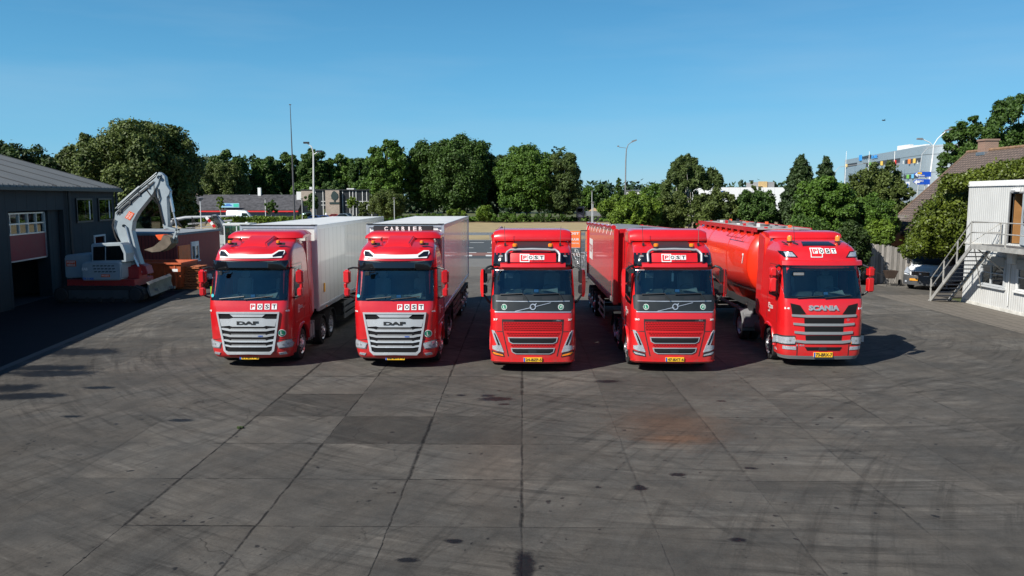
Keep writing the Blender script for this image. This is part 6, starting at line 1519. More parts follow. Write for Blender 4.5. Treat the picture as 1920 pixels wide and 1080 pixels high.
b = B(); b.add([(ev-1.8,-3.5,2.9),(ev-1.8,.6,2.9),(ev+.3,.6,3.9),(ev+.3,-3.5,3.9),(ev-1.8,-3.5,2.78),(ev-1.8,.6,2.78),(ev+.3,.6,3.7),(ev+.3,-3.5,3.7)],[(0,1,2,3),(4,7,6,5),(0,4,5,1),(1,5,6,2),(2,6,7,3),(3,7,4,0)]); part('lean_to_roof', b, tile_mat('roof_tiles_grey', (.19,.165,.14), (.07,.06,.055)), hs2, smooth=0)
b = B(); b.box(ev-1.9,ev-1.75,-3.5,.6,2.3,2.45); b.box(ev-1.6,ev+.3,-3.2,.4,0,2.8); part('lean_to_wall', b, pm('lean_brown', (.28,.13,.06), .7), hs2)
b = B(); b.add([(-4.0,-8.5,4.62),(-3.3,-8.5,5.28),(-3.3,-7.5,5.28),(-4.0,-7.5,4.62),(-4.05,-8.5,4.68),(-3.35,-8.5,5.34),(-3.35,-7.5,5.34),(-4.05,-7.5,4.68)],[(0,3,2,1),(4,5,6,7),(0,1,5,4),(1,2,6,5),(2,3,7,6),(3,0,4,7)]); part('skylight', b, DG, hs2)

# ---------------- far buildings ----------------
def P(u, v, Y): q = at(u, v, Y); return (q.x, q.z)
# long low building with tiled roof and red fascia
Yb = 182.0
ll = thing('long_low_building', 'long low building with dark tiled roof and red fascia beyond the hedge', 'building', (-60,Yb,0))
xa, xb_ = P(335,400,Yb)[0]+60, P(556,400,Yb)[0]+60; z_e = P(450,397,Yb)[1]; z_r = P(450,365,Yb+5)[1]
def cblocks(b, x0, x1, ops, z0, z1, y):
    xs = sorted({x0,x1}|{o[0] for o in ops}|{o[1] for o in ops})
    for a, c_ in zip(xs, xs[1:]):
        if not any(o[0] < (a+c_)/2 < o[1] for o in ops): b.box(a,c_,y,y+.3,z0,z1)
ops = [(P(u0,400,Yb)[0]+60, P(u1,400,Yb)[0]+60) for u0, u1 in ((376,387),(408,420),(524,536),(540,552),(466,470))]
b = B(); cblocks(b, xa, xb_, ops, 0, z_e, 0); part('wall', b, pm('low_wall_cream', (.42,.38,.31), .85, var=.12), ll, smooth=0)
for o_ in ops: b = B(); b.box(o_[0],o_[1],.12,.2,0,z_e); part('window', b, BLACKG, ll)
b = B(); b.box(xa,xb_,-.02,.0,z_e-1.1,z_e-.2); part('wall_band', b, pm('band_blue_grey', (.14,.14,.18), .7), ll)
b = B(); b.box(xa-.5,xb_+.6,-.75,-.65,z_e-.05,z_e+.42); part('fascia', b, pm('fascia_red', (.60,.02,.02), .5), ll)
b = B(); b.add([(xa-.6,-.8,z_e+.42),(xb_+.6,-.8,z_e+.42),(xb_+.6,6,z_r),(xa-.6,6,z_r),(xb_+.6,13,z_e+.42),(xa-.6,13,z_e+.42),(xa-.6,-.8,z_e+.3),(xb_+.6,-.8,z_e+.3),(xb_+.6,13,z_e+.3),(xa-.6,13,z_e+.3)],[(0,1,2,3),(3,2,4,5),(6,9,8,7),(0,6,7,1),(1,7,8,4,2),(0,3,5,9,6),(4,8,9,5)])
part('roof', b, pm('roof_tiles_dark', (.050,.050,.055), .85, var=.75, vscale=1.3, stretch=(1,1,1.6)), ll, smooth=0)
b = B(); s0, s1 = P(414,389,Yb-1), P(448,381,Yb-1); b.box(s0[0]+60,s1[0]+60,-.9,-.75,s0[1],s1[1]); sg_ = part('roof_sign', b, pm('sign_cyan', (.25,.50,.62), .4), ll)
b = B(); b.box(s1[0]+60-1.3,s1[0]+60-.15,-.93,-.905,s0[1]+.15,s1[1]-.15); part('sign_patch', b, pm('sign_green', (.05,.50,.35), .4), sg_)
t = conform(text_src('SERVICE', s0[0]+60+.7, s0[1]+.2, s1[0]+60-1.6, s1[1]-.25, .02), lambda x, z, d: (x, -.92+d, z), 50, .01) if False else B().box(s0[0]+60+.8,s1[0]+60-1.7,-.92,-.905,s0[1]+.35,s0[1]+.55).box(s0[0]+60+1.2,s1[0]+60-2.0,-.92,-.905,s0[1]+.65,s0[1]+.82)
part('sign_stripe', t, BLUE, sg_)
b = B(); c_ = P(487,352,Yb+6); b.box(c_[0]+60-.35,c_[0]+60+.35,5.5,6.2,z_r-.3,c_[1]); part('roof_vent', b, WHITE, ll)
b2 = thing('second_tiled_roof', 'smaller lighter tiled roof just above the long dark roof, left end', 'building', (-75,194,0))
b = B(); x0, z0 = P(333,366,194); x1, z1 = P(372,366,194); zt = P(340,356,197)[1]
b.add([(x0-4+75,0,z0-.5),(x1+1+75,0,z0-.5),(x1-2+75,4,zt),(x0-4+75,4,zt),(x1+1+75,8,z0-.5),(x0-4+75,8,z0-.5)],[(0,1,2,3),(3,2,4,5),(1,4,2),(0,3,5)]); part('roof', b, tile_mat('roof_tiles_far', (.22,.17,.13), (.10,.08,.07), 0, 2, .8, .4), b2, smooth=0, fix=False)
b = B(); b.box(x0-3+75,x1+75,.3,7.7,0,z0-.55); part('wall', b, pm('low_wall', (.3,.25,.2), .9), b2)
# dark glazed office with brick tower and tree emblem
Yo = 186.0
of = thing('office_building', 'dark glazed two storey office with a brick pier bearing a tree emblem', 'building', (-45,Yo,0))
g0 = P(566,357,Yo); g1 = P(706,357,Yo); zt = g0[1]
X0 = g0[0]+45; X1 = g1[0]+45
b = B(); b.box(X0,X1,0,12,0,zt); part('glazed_wall', b, pm('office_glass', (.010,.012,.014), .45, 0, 0, .3, .4), of, smooth=0)
BR = brick_mat('office_brick', (.32,.26,.21), (.24,.19,.15), (.36,.32,.28), 1.2)
def pxr(u0, u1, v0, v1): a = P(u0,v1,Yo); c_ = P(u1,v0,Yo); return a[0]+45, c_[0]+45, max(0,a[1]), c_[1]
q = pxr(613,637.5,357.5,410); b = B(); b.box(q[0],q[1],-1.0,.0,0,q[3]+.05); tw = part('brick_pier', b, BR, of, smooth=0)
q = pxr(567,588,358,410); b = B(); b.box(q[0],q[1],-.5,0,0,q[3]); part('brick_pier', b, BR, of, smooth=0)
b = B(); b.box(X0-1.2,X0-.02,-.3,8,0,zt-.3); part('side_panel', b, WHITED, of)
b = B(); cx_, cz_ = P(627,368,Yo-1); cx_ += 45
b.prism([(cx_+a*.72, cz_+c_*.72) for a, c_ in ((-.9,-.8),(-1.1,.2),(-.7,1.2),(-.1,1.75),(.5,1.4),(1.1,.8),(1.2,-.2),(.8,-.9),(.25,-1.2),(.25,-1.7),(-.2,-1.7),(-.2,-1.2))], 'y', -1.12, -1.0)
b.box(cx_-1.15,cx_+1.05,-1.12,-1.0,cz_-1.75,cz_-1.35); part('tree_emblem', b, pm('emblem_dark', (.012,.03,.03), .6), tw)
b = B()
for u in (592,606,643,656,662,668,680,688,697): 
    x = P(u,380,Yo)[0]+45; b.box(x-.07,x+.07,-.12,0,0,zt-.05)
z = P(600,385,Yo)[1]; b.box(P(592,0,Yo)[0]+45,P(612,0,Yo)[0]+45,-.06,-.001,z,z+.12); b.box(P(639,0,Yo)[0]+45,X1,-.06,-.001,z,z+.12); z = P(600,378,Yo)[1]; b.box(P(639,0,Yo)[0]+45,X1,-.06,-.001,z,z+.12); b.box(P(592,0,Yo)[0]+45,P(612,0,Yo)[0]+45,-.06,-.001,z,z+.12)
part('glazing_bar', b, WHITED, of)
b = B(); b.box(X0-.3,X1+.2,-.4,12.2,zt,zt+.22); part('roof', b, BLACKP, of)
b = B(); b.box(P(640,0,Yo)[0]+45,P(654,0,Yo)[0]+45,1,3,zt+.22,zt+.5); b.box(P(568,0,Yo)[0]+45,P(573,0,Yo)[0]+45,1,3,zt+.22,zt+.8); part('roof_unit', b, WHITED, of)
b = B(); b.box(P(597,0,Yo)[0]+45,P(600,0,Yo)[0]+45,-.05,-.001,0,2.4); b.box(P(602,0,Yo)[0]+45,P(607,0,Yo)[0]+45,-.05,-.001,0,2.4); part('entrance', b, pm('entrance_green', (.08,.10,.05), .3), of)

# grey clad offices with coloured window blades on the right
Yh = 175.0
hb_ = thing('clad_office_block', 'large silver clad office block with rounded corner and coloured window fins', 'building', (86,Yh,0))
SILV = lined('silver_cladding', (.36,.42,.46), (.17,.20,.22), 2, 3.2, .03, .4, .5, .08, .2)
# facade line: left end farther away, right end nearer; rounded corner
pl = []
pA = at(1585,285,205); pC = at(1728,276,150)
pts = [(pA.x,205.0), (pC.x,150.0)]
d_ = Vector((pts[1][0]-pts[0][0], pts[1][1]-pts[0][1])).normalized(); nrm = Vector((-d_.y, d_.x))
arc = []; rr = 5.0; cc = Vector(pts[1]) + nrm*rr
a0 = math.atan2(-nrm.y, -nrm.x)
for k in range(1,9): a = a0+R(88)*k/8; arc.append((cc.x+rr*math.cos(a), cc.y+rr*math.sin(a)))
e = Vector(arc[-1]); d3 = Vector((-math.sin(a0+R(88)), math.cos(a0+R(88)))); arc.append((e.x+d3.x*30, e.y+d3.y*30)); arc.append((pts[0][0]+nrm.x*30, pts[0][1]+nrm.y*30))
outl = pts + arc; HT = 5.1 + (370-277.5)/1500*152
b = B(); b.prism([(x-86, y-Yh) for x, y in outl], 'z', 0, HT); part('wall', b, SILV, hb_, smooth=30)
def fac(u):  # point on the facade at image column u
    lo, hi = 0.0, 1.0
    for _ in range(40):
        m_ = (lo+hi)/2; x = pts[0][0]+(pts[1][0]-pts[0][0])*m_; y = pts[0][1]+(pts[1][1]-pts[0][1])*m_
        uu = 960+1500*((x*math.cos(YW)+y*math.sin(YW))/(-x*math.sin(YW)+y*math.cos(YW)))/math.cos(PT)*1.0
        if uu < u: lo = m_
        else: hi = m_
    return Vector((x-86, y-Yh)), y
def fbox(u0, u1, v0, v1, off, dep, name, mat, par=None, bev=0):
    a, ya = fac(u0); c_, yc = fac(u1); ym = (ya+yc)/2; z1 = 5.1+(370-v0)/1500*ym; z0 = 5.1+(370-v1)/1500*ym
    o1 = -nrm*off; o2 = -nrm*(off-dep)
    b = B(); b.add([(a.x+o1.x,a.y+o1.y,z0),(c_.x+o1.x,c_.y+o1.y,z0),(c_.x+o2.x,c_.y+o2.y,z0),(a.x+o2.x,a.y+o2.y,z0),(a.x+o1.x,a.y+o1.y,z1),(c_.x+o1.x,c_.y+o1.y,z1),(c_.x+o2.x,c_.y+o2.y,z1),(a.x+o2.x,a.y+o2.y,z1)],[(0,3,2,1),(4,5,6,7),(0,1,5,4),(1,2,6,5),(2,3,7,6),(3,0,4,7)])
    return part(name, b, mat, par or hb_, smooth=0)
WB = pm('window_band', (.035,.04,.05), .6, 0, 0, .2)
w1 = fbox(1621,1684,303,310.5,.05,.2,'window_band',WB); w2 = fbox(1694,1727,299.5,307,.05,.2,'window_band',WB); w3 = fbox(1660,1683,329,335,.05,.2,'window_band',WB); w4 = fbox(1693,1722,328.5,335.5,.05,.2,'window_band',WB); fbox(1587,1604,307.5,313,.05,.2,'window_band',WB)
FC = {n: pm('fin_'+n, c_, .5, var=.05) for n, c_ in (('yellow',(.70,.48,.10)),('red',(.60,.04,.04)),('orange',(.75,.22,.04)),('green',(.16,.42,.08)),('blue',(.12,.40,.65)),('teal',(.1,.4,.35)))}
for u, v0, v1, n_ in ((1584.5,309,315,'yellow'),(1629,305,311,'green'),(1650.5,303.5,312,'yellow'),(1675.5,301.5,311,'red'),(1702,299.5,309,'orange'),(1711.5,298.5,308,'yellow'),(1675,329,336,'green'),(1701,328,336,'green'),(1710,327,335.5,'blue'),(1708,355,364,'yellow')):
    fbox(u,u+2.0,v0+.5,v1-.5,.35,.28,'colour_fin',FC[n_])
for u in (1666,1690,1717): fbox(u,u+.5,303,309,.08,.1,'window_mullion',WHITED)
fbox(1609,1613,292.5,303,.25,.2,'sign_symbol',pm('sign_azure', (.03,.28,.70), .4, var=0))
def ftext(txt, u0, u1, v0, v1, mat):
    a, ya = fac(u0); c_, yc = fac(u1); z1 = 5.1+(370-v0)/1500*ya; z0 = 5.1+(370-v1)/1500*ya; L_ = (c_-a).length; dd = (c_-a)/L_
    b = conform(text_src(txt, 0, z0, L_, z1, .04), lambda s_, z, d: (a.x+dd.x*s_-nrm.x*(.22-d), a.y+dd.y*s_-nrm.y*(.22-d), z), 60, .05); part('wall_lettering', b, mat, hb_, smooth=0)
ftext('HANZE', 1615, 1631, 294.5, 300, BLACKP); ftext('FLAIR', 1632, 1643, 293.5, 299.5, pm('sign_azure2', (.03,.28,.70), .4, var=0))
for u0, u1, v0 in ((1656,1671,279.5),(1672,1683,280),(1686,1700,279)): 
    a, ya = fac(u0); c_, yc = fac(u1); b = B(); zt_ = 5.1+(370-v0)/1500*(ya+4); i = a+nrm*3; j = c_+nrm*3; b.box(min(i.x,j.x),max(i.x,j.x),min(i.y,j.y),max(i.y,j.y)+.01,HT,zt_+.1); part('roof_unit', b, WHITED, hb_)
for u in (1607,1652.5,1703):
    a, ya = fac(u); p = a - nrm*3; b = B(); b.tube([(p.x,p.y,0),(p.x+.15,p.y,5.1+(370-284)/1500*(ya-3))], .10, 8, .05); o = part('flagpole', b, WHITE, None); o.location = (86,Yh,0)
    tag(o, {1607:'white flagpole at the left end of the silver office block',1652.5:'white flagpole in front of the middle of the silver office block',1703:'white flagpole above the blue and white banner'}[u], 'flagpole', 'flagpoles before the silver block')
# white warehouse
wh = thing('white_warehouse', 'long white flat roofed warehouse seen between the trees', 'warehouse', (55,185,0))
a = P(1340,353,185); c_ = P(1480,350,185); b = B(); b.box(a[0]-55,c_[0]-55,0,25,0,a[1]+.2); part('wall', b, lined('warehouse_white', (.68,.69,.70), (.45,.46,.48), 0, 2.6, .02, .6, 0, .04, .1), wh, smooth=0)
b = B(); q = P(1422,341,187); r_ = P(1452,341,187); b.box(q[0]-55,r_[0]-55,2,12,a[1],q[1]); part('roof_housing', b, pm('housing_grey', (.22,.22,.22), .7), wh); b = B(); b.box(q[0]-55,q[0]-53,1.8,2,a[1],q[1]+.1); part('housing_panel', b, pm('housing_tan', (.45,.32,.15), .7), wh)
b = B(); q = P(1352,362,184.8); r_ = P(1358,358,184.8); b.box(q[0]-55,r_[0]-55,-.1,-.01,q[1],r_[1]); part('wall_sign', b, BLUE, wh)
gs = thing('flat_roofed_shed', 'small pale flat roofed shed just above the clipped bush', 'building', (20,150,0))
q = P(1185,358,150); r_ = P(1208,358,150); b = B(); b.box(q[0]-20,r_[0]-20,0,8,0,q[1]); part('wall', b, WHITED, gs); b = B(); b.box(q[0]-20.2,r_[0]-19.8,-.2,8.2,q[1],q[1]+.2); part('roof', b, STEEL, gs)
# far flatbed lorry
fl = thing('flatbed_lorry', 'far lorry with sand load passing behind the dark tree line', 'lorry', (0,0,0)); fl.location = (14.3,170,0)
b = B(); a = P(1097,399,170); c_ = P(1128,394,170); x0, x1 = a[0]-14.3, c_[0]-14.3; b.box(x0,x1,-1.2,1.2,1.25,2.2); part('load_bed', b, STEEL, fl)
b = B(); b.prism([(x0+.6,2.15),(x1-.8,2.15),(x1-1.2,2.7),(x0+1.8,2.95)], 'y', -1.0, 1.0); part('sand_load', b, pm('sand', (.42,.30,.18), .95), fl, bev=.1)
b = B(); b.box(x0-1.9,x0-.2,-1.2,1.2,.8,3.2); part('cab', b, pm('lorry_dark', (.06,.06,.09), .3, 0, .5), fl, bev=.15, seg=3); b = B(); b.box(x0-1.7,x0-.6,-1.22,-1.205,1.9,2.8); part('cab_window', b, DG, fl)
for x in (x0-1.1, x0+1.2, x1-1.6, x1-.6):
    b = B(); b.lathe([(.001,-1.2),(.5,-1.2),(.5,-.9),(.001,-.9)], (x,0,.5), 'y', 16); part('wheel', b, RUBBER, fl)

# ---------------- poles, lamps and signs ----------------
POLE = pm('pole_grey', (.42,.44,.45), .5, .4, var=.1); POLED = pm('pole_dark', (.06,.06,.065), .6, var=.2)
def lamp_post(u, vtop, Y, label, style, r=.09, group='street lamps along the road', mat=None, lean=0):
    p = at(u, vtop, Y); r_ = thing('street_lamp', label, 'street lamp', (p.x, Y, 0), group); h = p.z; m = mat or POLE
    b = B()
    if style == 'double_y':
        b.tube([(lean,0,0),(0,0,h-2.6)], r*1.2, 8, r*.8); b.tube([(0,0,h-2.6),(0,0,h-1.6),(.4,0,h-.9),(1.2,0,h-.15)], r*.45, 8); b.tube([(0,0,h-1.7),(-.4,0,h-1.3),(-1.2,0,h-.95)], r*.45, 8)
        part('pole', b, m, r_); b = B(); b.prism([(1.1,h-.25),(1.8,h+.05),(1.7,h+.15),(1.1,h-.05)], 'y', -.12, .12); part('lamp_head', b, GREYP, r_); b = B(); b.prism([(-1.75,h-1.0),(-1.15,h-1.05),(-1.15,h-.85),(-1.7,h-.85)], 'y', -.12, .12); part('lamp_head', b, GREYP, r_)
    elif style == 'swan':
        b.tube([(0,0,0),(0,0,h-2.4),(.05,0,h-1.2),(.25,0,h-.6),(.7,0,h-.25)], [r*1.2,r,r*.8,r*.6,r*.5], 8); b.tube([(.05,0,h-1.0),(-.8,0,h-.9),(-.95,0,h-.75)], r*.4, 6)
        part('pole', b, m, r_); b = B(); b.prism([(.65,h-.36),(1.3,h-.1),(1.25,h+.04),(.7,h-.12)], 'y', -.13, .13); part('lamp_head', b, GREYP, r_); b = B(); b.box(-1.05,-.85,-.08,.08,h-.85,h-.70); part('lamp_head', b, GREYP, r_)
    elif style == 'twin':
        b.tube([(lean,0,0),(0,0,h-1.4)], r*1.3, 8, r*.8); b.tube([(0,0,h-1.4),(-.2,0,h-.6),(-.7,0,h-.2)], r*.6, 6); b.tube([(0,0,h-1.6),(.6,0,h-1.2)], r*.5, 6); part('pole', b, m, r_)
        b = B(); b.box(-1.2,-.5,-.15,.15,h-.22,h); part('lamp_head', b, BLACKP, r_); b = B(); b.box(.4,1.1,-.15,.15,h-1.25,h-1.05); part('lamp_head', b, BLACKP, r_)
    elif style == 'arm':
        b.tube([(-.6,0,0),(0,0,h-2.6),(.1,0,h-1.6),(.9,0,h-.7),(3.5,0,h-.35),(6,0,h)], [r,r*.8,r*.6,r*.5,r*.45,r*.4], 8); part('pole', b, m, r_); b = B(); b.box(5.2,7.0,-.1,.1,h-.02,h+.10); part('lamp_head', b, GREYP, r_)
    elif style == 'post_top':
        b.tube([(0,0,0),(0,0,h-.25)], r, 8, r*.7); part('pole', b, m, r_); b = B(); b.lathe([(.05,-.25),(.22,-.1),(.26,0),(.001,.06)], (0,0,h), 'z', 12); part('lamp_head', b, GREYP, r_)
    return r_
lamp_post(587,266,101,'tall twin headed street lamp left of the dark glazed office','twin',.11,mat=WHITED,lean=-.25)
lamp_post(1174,262,99,'tall swan neck street lamp above the clipped bush','swan',.075,mat=GREYP)
lamp_post(1752,243,84,'white two armed street lamp behind the tiled roof','double_y',.10,mat=WHITE,lean=-.7)
lamp_post(1729,268,120,'long armed thin street lamp in front of the silver office block','arm',.09)
lamp_post(1565,306,150,'distant long armed street lamp left of the silver office block','arm',.09)
lamp_post(739,371,125,'low post top lamp at the bushes left of the big oaks','post_top',.08)
lamp_post(1112,379,112,'low post top lamp above the rear end of the red tipper trailer','post_top',.08)
lamp_post(1110,358,160,'thin distant lamp before the far green trees','post_top',.09)
lamp_post(375,371,60,'lamp post with dark head beside the red cabin','post_top',.05,mat=WHITED)
lamp_post(359,372,170,'short white post before the red fascia','post_top',.09,mat=WHITE)
lamp_post(497,372,172,'short pale post left of the small round tree','post_top',.09,mat=WHITE)
lamp_post(566,372,150,'pale post between mast and twin headed lamp','post_top',.09)
lamp_post(1418,338,140,'two armed lamp above the thin twig tree by the white warehouse','twin',.08)
p = at(544,197,98); mt = thing('radio_mast', 'very tall thin dark guyless mast leaning slightly, left of the twin headed lamp', 'mast', (p.x,98,0))
b = B(); q = at(553,415,98); b.tube([(q.x-p.x,0,0),((q.x-p.x)*.5,0,p.z*.52)], .13, 8, .10); b.tube([((q.x-p.x)*.5,0,p.z*.52),(0,0,p.z)], .09, 8, .035); part('pole', b, POLED, mt)
b = B(); b.lathe([(.12,0),(.12,.3),(.001,.3)], ((q.x-p.x)*.5,0,p.z*.52), 'z', 8); b.box(-.12,.12,-.05,.05,p.z,p.z+.1); part('mast_fitting', b, POLED, mt)

def road_sign(u0, v0, u1, v1, Y, label, lines):
    a = P(u0,v1,Y); c_ = P(u1,v0,Y); r_ = thing('direction_sign', label, 'road sign', (a[0],Y,0), 'blue direction signs'); w = c_[0]-a[0]
    b = B(); b.prism([(0,(a[1]+c_[1])/2),(.35,a[1]),(w,a[1]),(w,c_[1]),(.35,c_[1])], 'y', 0, .06); pn = part('sign_panel', b, pm('sign_blue', (.01,.07,.42), .4, var=.03), r_)
    b = B(); b.tube([(w*.75,.12,0),(w*.75,.12,c_[1])], .06, 8); part('sign_post', b, POLE, r_)
    for (t_, fx0, fz0, fx1, fz1, m_) in lines:
        H = c_[1]-a[1]; 
        if t_ == 'BOX': b = B().box(w*fx0,w*fx1,-.03,-.001,a[1]+H*fz0,a[1]+H*fz1)
        elif t_ == 'ARROW': cxx, czz = w*fx0, a[1]+H*fz0; b = B().prism([(cxx,czz),(cxx+.28,czz+.25),(cxx+.28,czz+.08),(cxx+.55,czz+.08),(cxx+.55,czz-.08),(cxx+.28,czz-.08),(cxx+.28,czz-.25)], 'y', -.03, -.001)
        else: b = conform(text_src(t_, w*fx0, a[1]+H*fz0, w*fx1, a[1]+H*fz1, .02), lambda x, z, d: (x,-.035+d,z), 20, .01)
        part('sign_lettering', b, m_, pn, smooth=0)
road_sign(1713,322,1746,331.5,80,'upper blue direction sign with yellow patch behind the tiled roof',[('BOX',.20,.50,.46,.9,YELLOW),('ARROW',.06,.45,0,0,WHITE),('CENTRUM',.24,.12,.62,.36,WHITE)])
road_sign(1711.5,336,1744,346,78,'lower blue direction sign behind the tiled roof',[('ARROW',.06,.45,0,0,WHITE),('HAVEN 2',.22,.5,.60,.85,WHITE)])
fb = thing('banner_flag', 'narrow blue and white upright banner left of the blue signs', 'banner', (P(1697,360,82)[0],82,0))
a = P(1697,367,82); c_ = P(1705.5,341,82); w = c_[0]-a[0]
b = B(); rows = [[(x+(z-a[1])*.02, .04*math.sin(z*3+x*4), z) for x in np.linspace(0,w,5)] for z in np.linspace(a[1],c_[1],8)]; b.grid(rows); bn = part('banner_cloth', b, WHITE, fb, smooth=60, fix=False)
b = B(); b.tube([(w+.03,0,0),(w+.06,0,c_[1]+.1)], .03, 6); part('banner_pole', b, ALU, fb)
tt = text_src('TOYOTA', 0,0,1,1,.03) if False else text_src('AUTO', a[1]+.25, 0, c_[1]-.15, w*.55, .06)
b = conform(tt, lambda s_, t_, d: (w*.78-t_, -.055+d, s_), 20, .01); part('banner_lettering', b, pm('banner_blue', (.02,.16,.55), .5), bn, smooth=0)

# orange hire banners and site fence between trucks three and four
of2 = thing('orange_banner', 'orange hire banner with white lettering hung on a mesh fence between the two middle trucks', 'banner', (P(1070,440,52)[0],52,0))
a = P(1066,464,52); c_ = P(1089,433,52); w = c_[0]-a[0]; ox = P(1070,440,52)[0]
b = B(); b.box(a[0]-ox-.4,c_[0]-ox,-.02,.02,a[1],c_[1]); pn = part('banner_cloth', b, pm('banner_orange', (.80,.17,.04), .6), of2)
for tx, z0, z1, xs in (('POST',.78,.92,-.1),('VERHUUR',.42,.56,-.3),('WWW.POST.NL',.22,.29,-.3)):
    H = c_[1]-a[1]; part('banner_lettering', conform(text_src(tx, a[0]-ox+xs, a[1]+H*z0, c_[0]-ox-.1, a[1]+H*z1, .03), lambda x, z, d: (x,-.026+d,z), 9, .004), WHITE, pn, smooth=0)
b = B(); b.tube([(-.9,.05,0),(-.9,.05,c_[1])], .03, 6); b.tube([(c_[0]-ox,.05,0),(c_[0]-ox,.05,c_[1])], .03, 6); part('banner_post', b, STEEL, of2)
p2 = P(1098,440,52)
ofb = thing('orange_banner', 'narrow second orange banner beside the black framed gate', 'banner', (p2[0],52,0)); b = B(); b.box(0,1.2,-.02,.02,1.6,2.9); part('banner_cloth', b, pm('banner_orange2', (.80,.20,.04), .6), ofb); b = B(); b.tube([(0,.05,0),(0,.05,2.9)], .03, 6); b.tube([(1.2,.05,0),(1.2,.05,2.9)], .03, 6); part('banner_post', b, STEEL, ofb)
a = P(1089,480,50); c_ = P(1103,433,50)
gt = thing('mesh_gate', 'black framed wire mesh gate beside the orange banner', 'gate', (a[0],50,0)); w = c_[0]-a[0]; h = c_[1]
b = B()
for k in range(9): b.tube([(w*k/8,0,.1),(w*k/8,0,h)], .012, 5)
for k in range(12): b.tube([(0,0,.1+(h-.1)*k/11),(w,0,.1+(h-.1)*k/11)], .012, 5)
part('wire_mesh', b, STEEL, gt)
b = B(); b.box(-.04,0,-.03,.03,0,h+.04); b.box(w,w+.04,-.03,.03,0,h+.04); b.box(0,w,-.03,.03,h,h+.05); part('gate_frame', b, BLACKP, gt)
random.seed(21)
# heap of bicycles and barrows under the banner, each on its own
for k in range(6):
    u = 1068+7*k; v = 492-3*(k%3); g_ = gnd(u, v+ (8 if k%2 else 2))
    r_ = thing('bicycle', ('silver bicycle nearest the middle truck under the orange banner','grey bicycle second from the middle truck under the orange banner','third parked bicycle right of the middle truck','fourth parked bicycle right of the middle truck','fifth parked bicycle, by the mesh gate','last parked bicycle, nearest the tipper trailer')[k], 'bicycle', (g_.x, g_.y, 0), 'bicycles parked under the banner', R(random.uniform(-40,60)))
    for y in (-.52,.52):
        b = B(); b.tube([(0,y+.33*math.cos(t),.34+.33*math.sin(t)) for t in [2*math.pi*i/16 for i in range(17)]], .022, 5); w_ = part('wheel', b, RUBBER, r_)
        b = B()
        for i in range(4): t = math.pi*i/4; b.tube([(0,y-.31*math.cos(t),.34-.31*math.sin(t)),(0,y+.31*math.cos(t),.34+.31*math.sin(t))], .006, 4)
        part('spokes', b, ALU, w_)
    b = B(); b.tube([(0,-.52,.34),(0,-.05,.32),(0,-.18,.85),(0,.36,.88),(0,-.05,.32)], .02, 5); b.tube([(0,.52,.34),(0,.34,1.02)], .02, 5); b.tube([(0,-.52,.34),(0,-.15,.78)], .014, 5); part('bike_frame', b, (ALU,STEEL,WHITED)[k%3], r_)
    b = B(); b.tube([(-.28,.28,1.05),(0,.36,1.08),(.28,.28,1.05)], .015, 5); part('handlebar', b, BLACKP, r_)
    b = B(); b.box(-.07,.07,-.34,-.08,.92,.97); part('saddle', b, BLACKP, r_, bev=.02)

# ---------------- cars and vans in the far car park ----------------
def car(u, v, Y, label, c_, L_=4.3, H=1.45, flip=1, name='parked_car', cat='car', prof=None, grp='cars in the far car park', rz=0):
    p = at(u, v, Y); r_ = thing(name, label, cat, (p.x, Y, 0), grp, rz)
    pr = prof or [(-L_/2,.3),(-L_/2-.02,.65),(-L_/2+.15,.85),(-L_*.20,.98),(-L_*.05,H-.03),(L_*.25,H),(L_*.42,1.0),(L_/2,.9),(L_/2,.3)]
    b = B(); rows = []
    for y, k in ((-.86,.06),(-.78,0),(.78,0),(.86,.06)): rows.append([(flip*x, y*(1-.14*max(0,(z-.9)/.6)), z-k*(z>.5)) for x, z in pr])
    b.grid(rows); n = len(pr); b.f += [tuple(range(n)), tuple(3*n+k for k in range(n-1,-1,-1))]; b.mi += [0,0]
    part('body', b, pm('car_paint', c_, .25, 0, .9, .04), r_, smooth=45)
    b = B()
    g = [(-L_*.17,1.0),(-L_*.05,H-.1),(L_*.24,H-.08),(L_*.36,1.02)] if not prof else [(-L_*.40,1.15),(-L_*.30,1.75),(-L_*.12,1.8),(-L_*.12,1.15)]
    b.prism([(flip*a, z) for a, z in g], 'y', -.875 if prof else -.84, -.6); part('side_window', b, DG, r_)
    for x in (-L_*.31, L_*.31):
        for sy in (-1,1): b = B(); b.lathe([(.001,0),(.2,.01),(.32,0),(.32,-.2)] if sy > 0 else [(.001,0),(.2,-.01),(.32,0),(.32,.2)], (x,sy*.86,.32), 'y', 16); part('wheel', b, [RUBBER], r_)
    return r_
VP = [(-2.7,.35),(-2.75,.95),(-2.2,1.25),(-1.6,2.1),(-1.2,2.3),(2.6,2.35),(2.75,2.1),(2.75,.35)]
car(450,400,171,'white high roofed van parked behind the hedge','' or (.62,.68,.72),5.5,2.35,-1,'parked_van','van',VP,'vans behind the hedge')
car(586,408,165,'dark blue car at the foot of the twin headed lamp',(.02,.04,.14),4.2)
car(604,407,166,'second dark blue car right of the twin headed lamp',(.02,.05,.20),4.0)
car(573,402,172,'dark green van beside the pale post',(.02,.05,.05),4.6,1.9)
car(640,404,178,'silver fronted dark car right of the brick pier',(.10,.14,.18),4.4,1.5,1)
car(655,400,180,'dark estate car before the glazed office',(.03,.05,.06),4.6,1.6,-1)
car(624,405,181,'small dark red car at the foot of the brick pier',(.30,.02,.02),3.6,1.4)
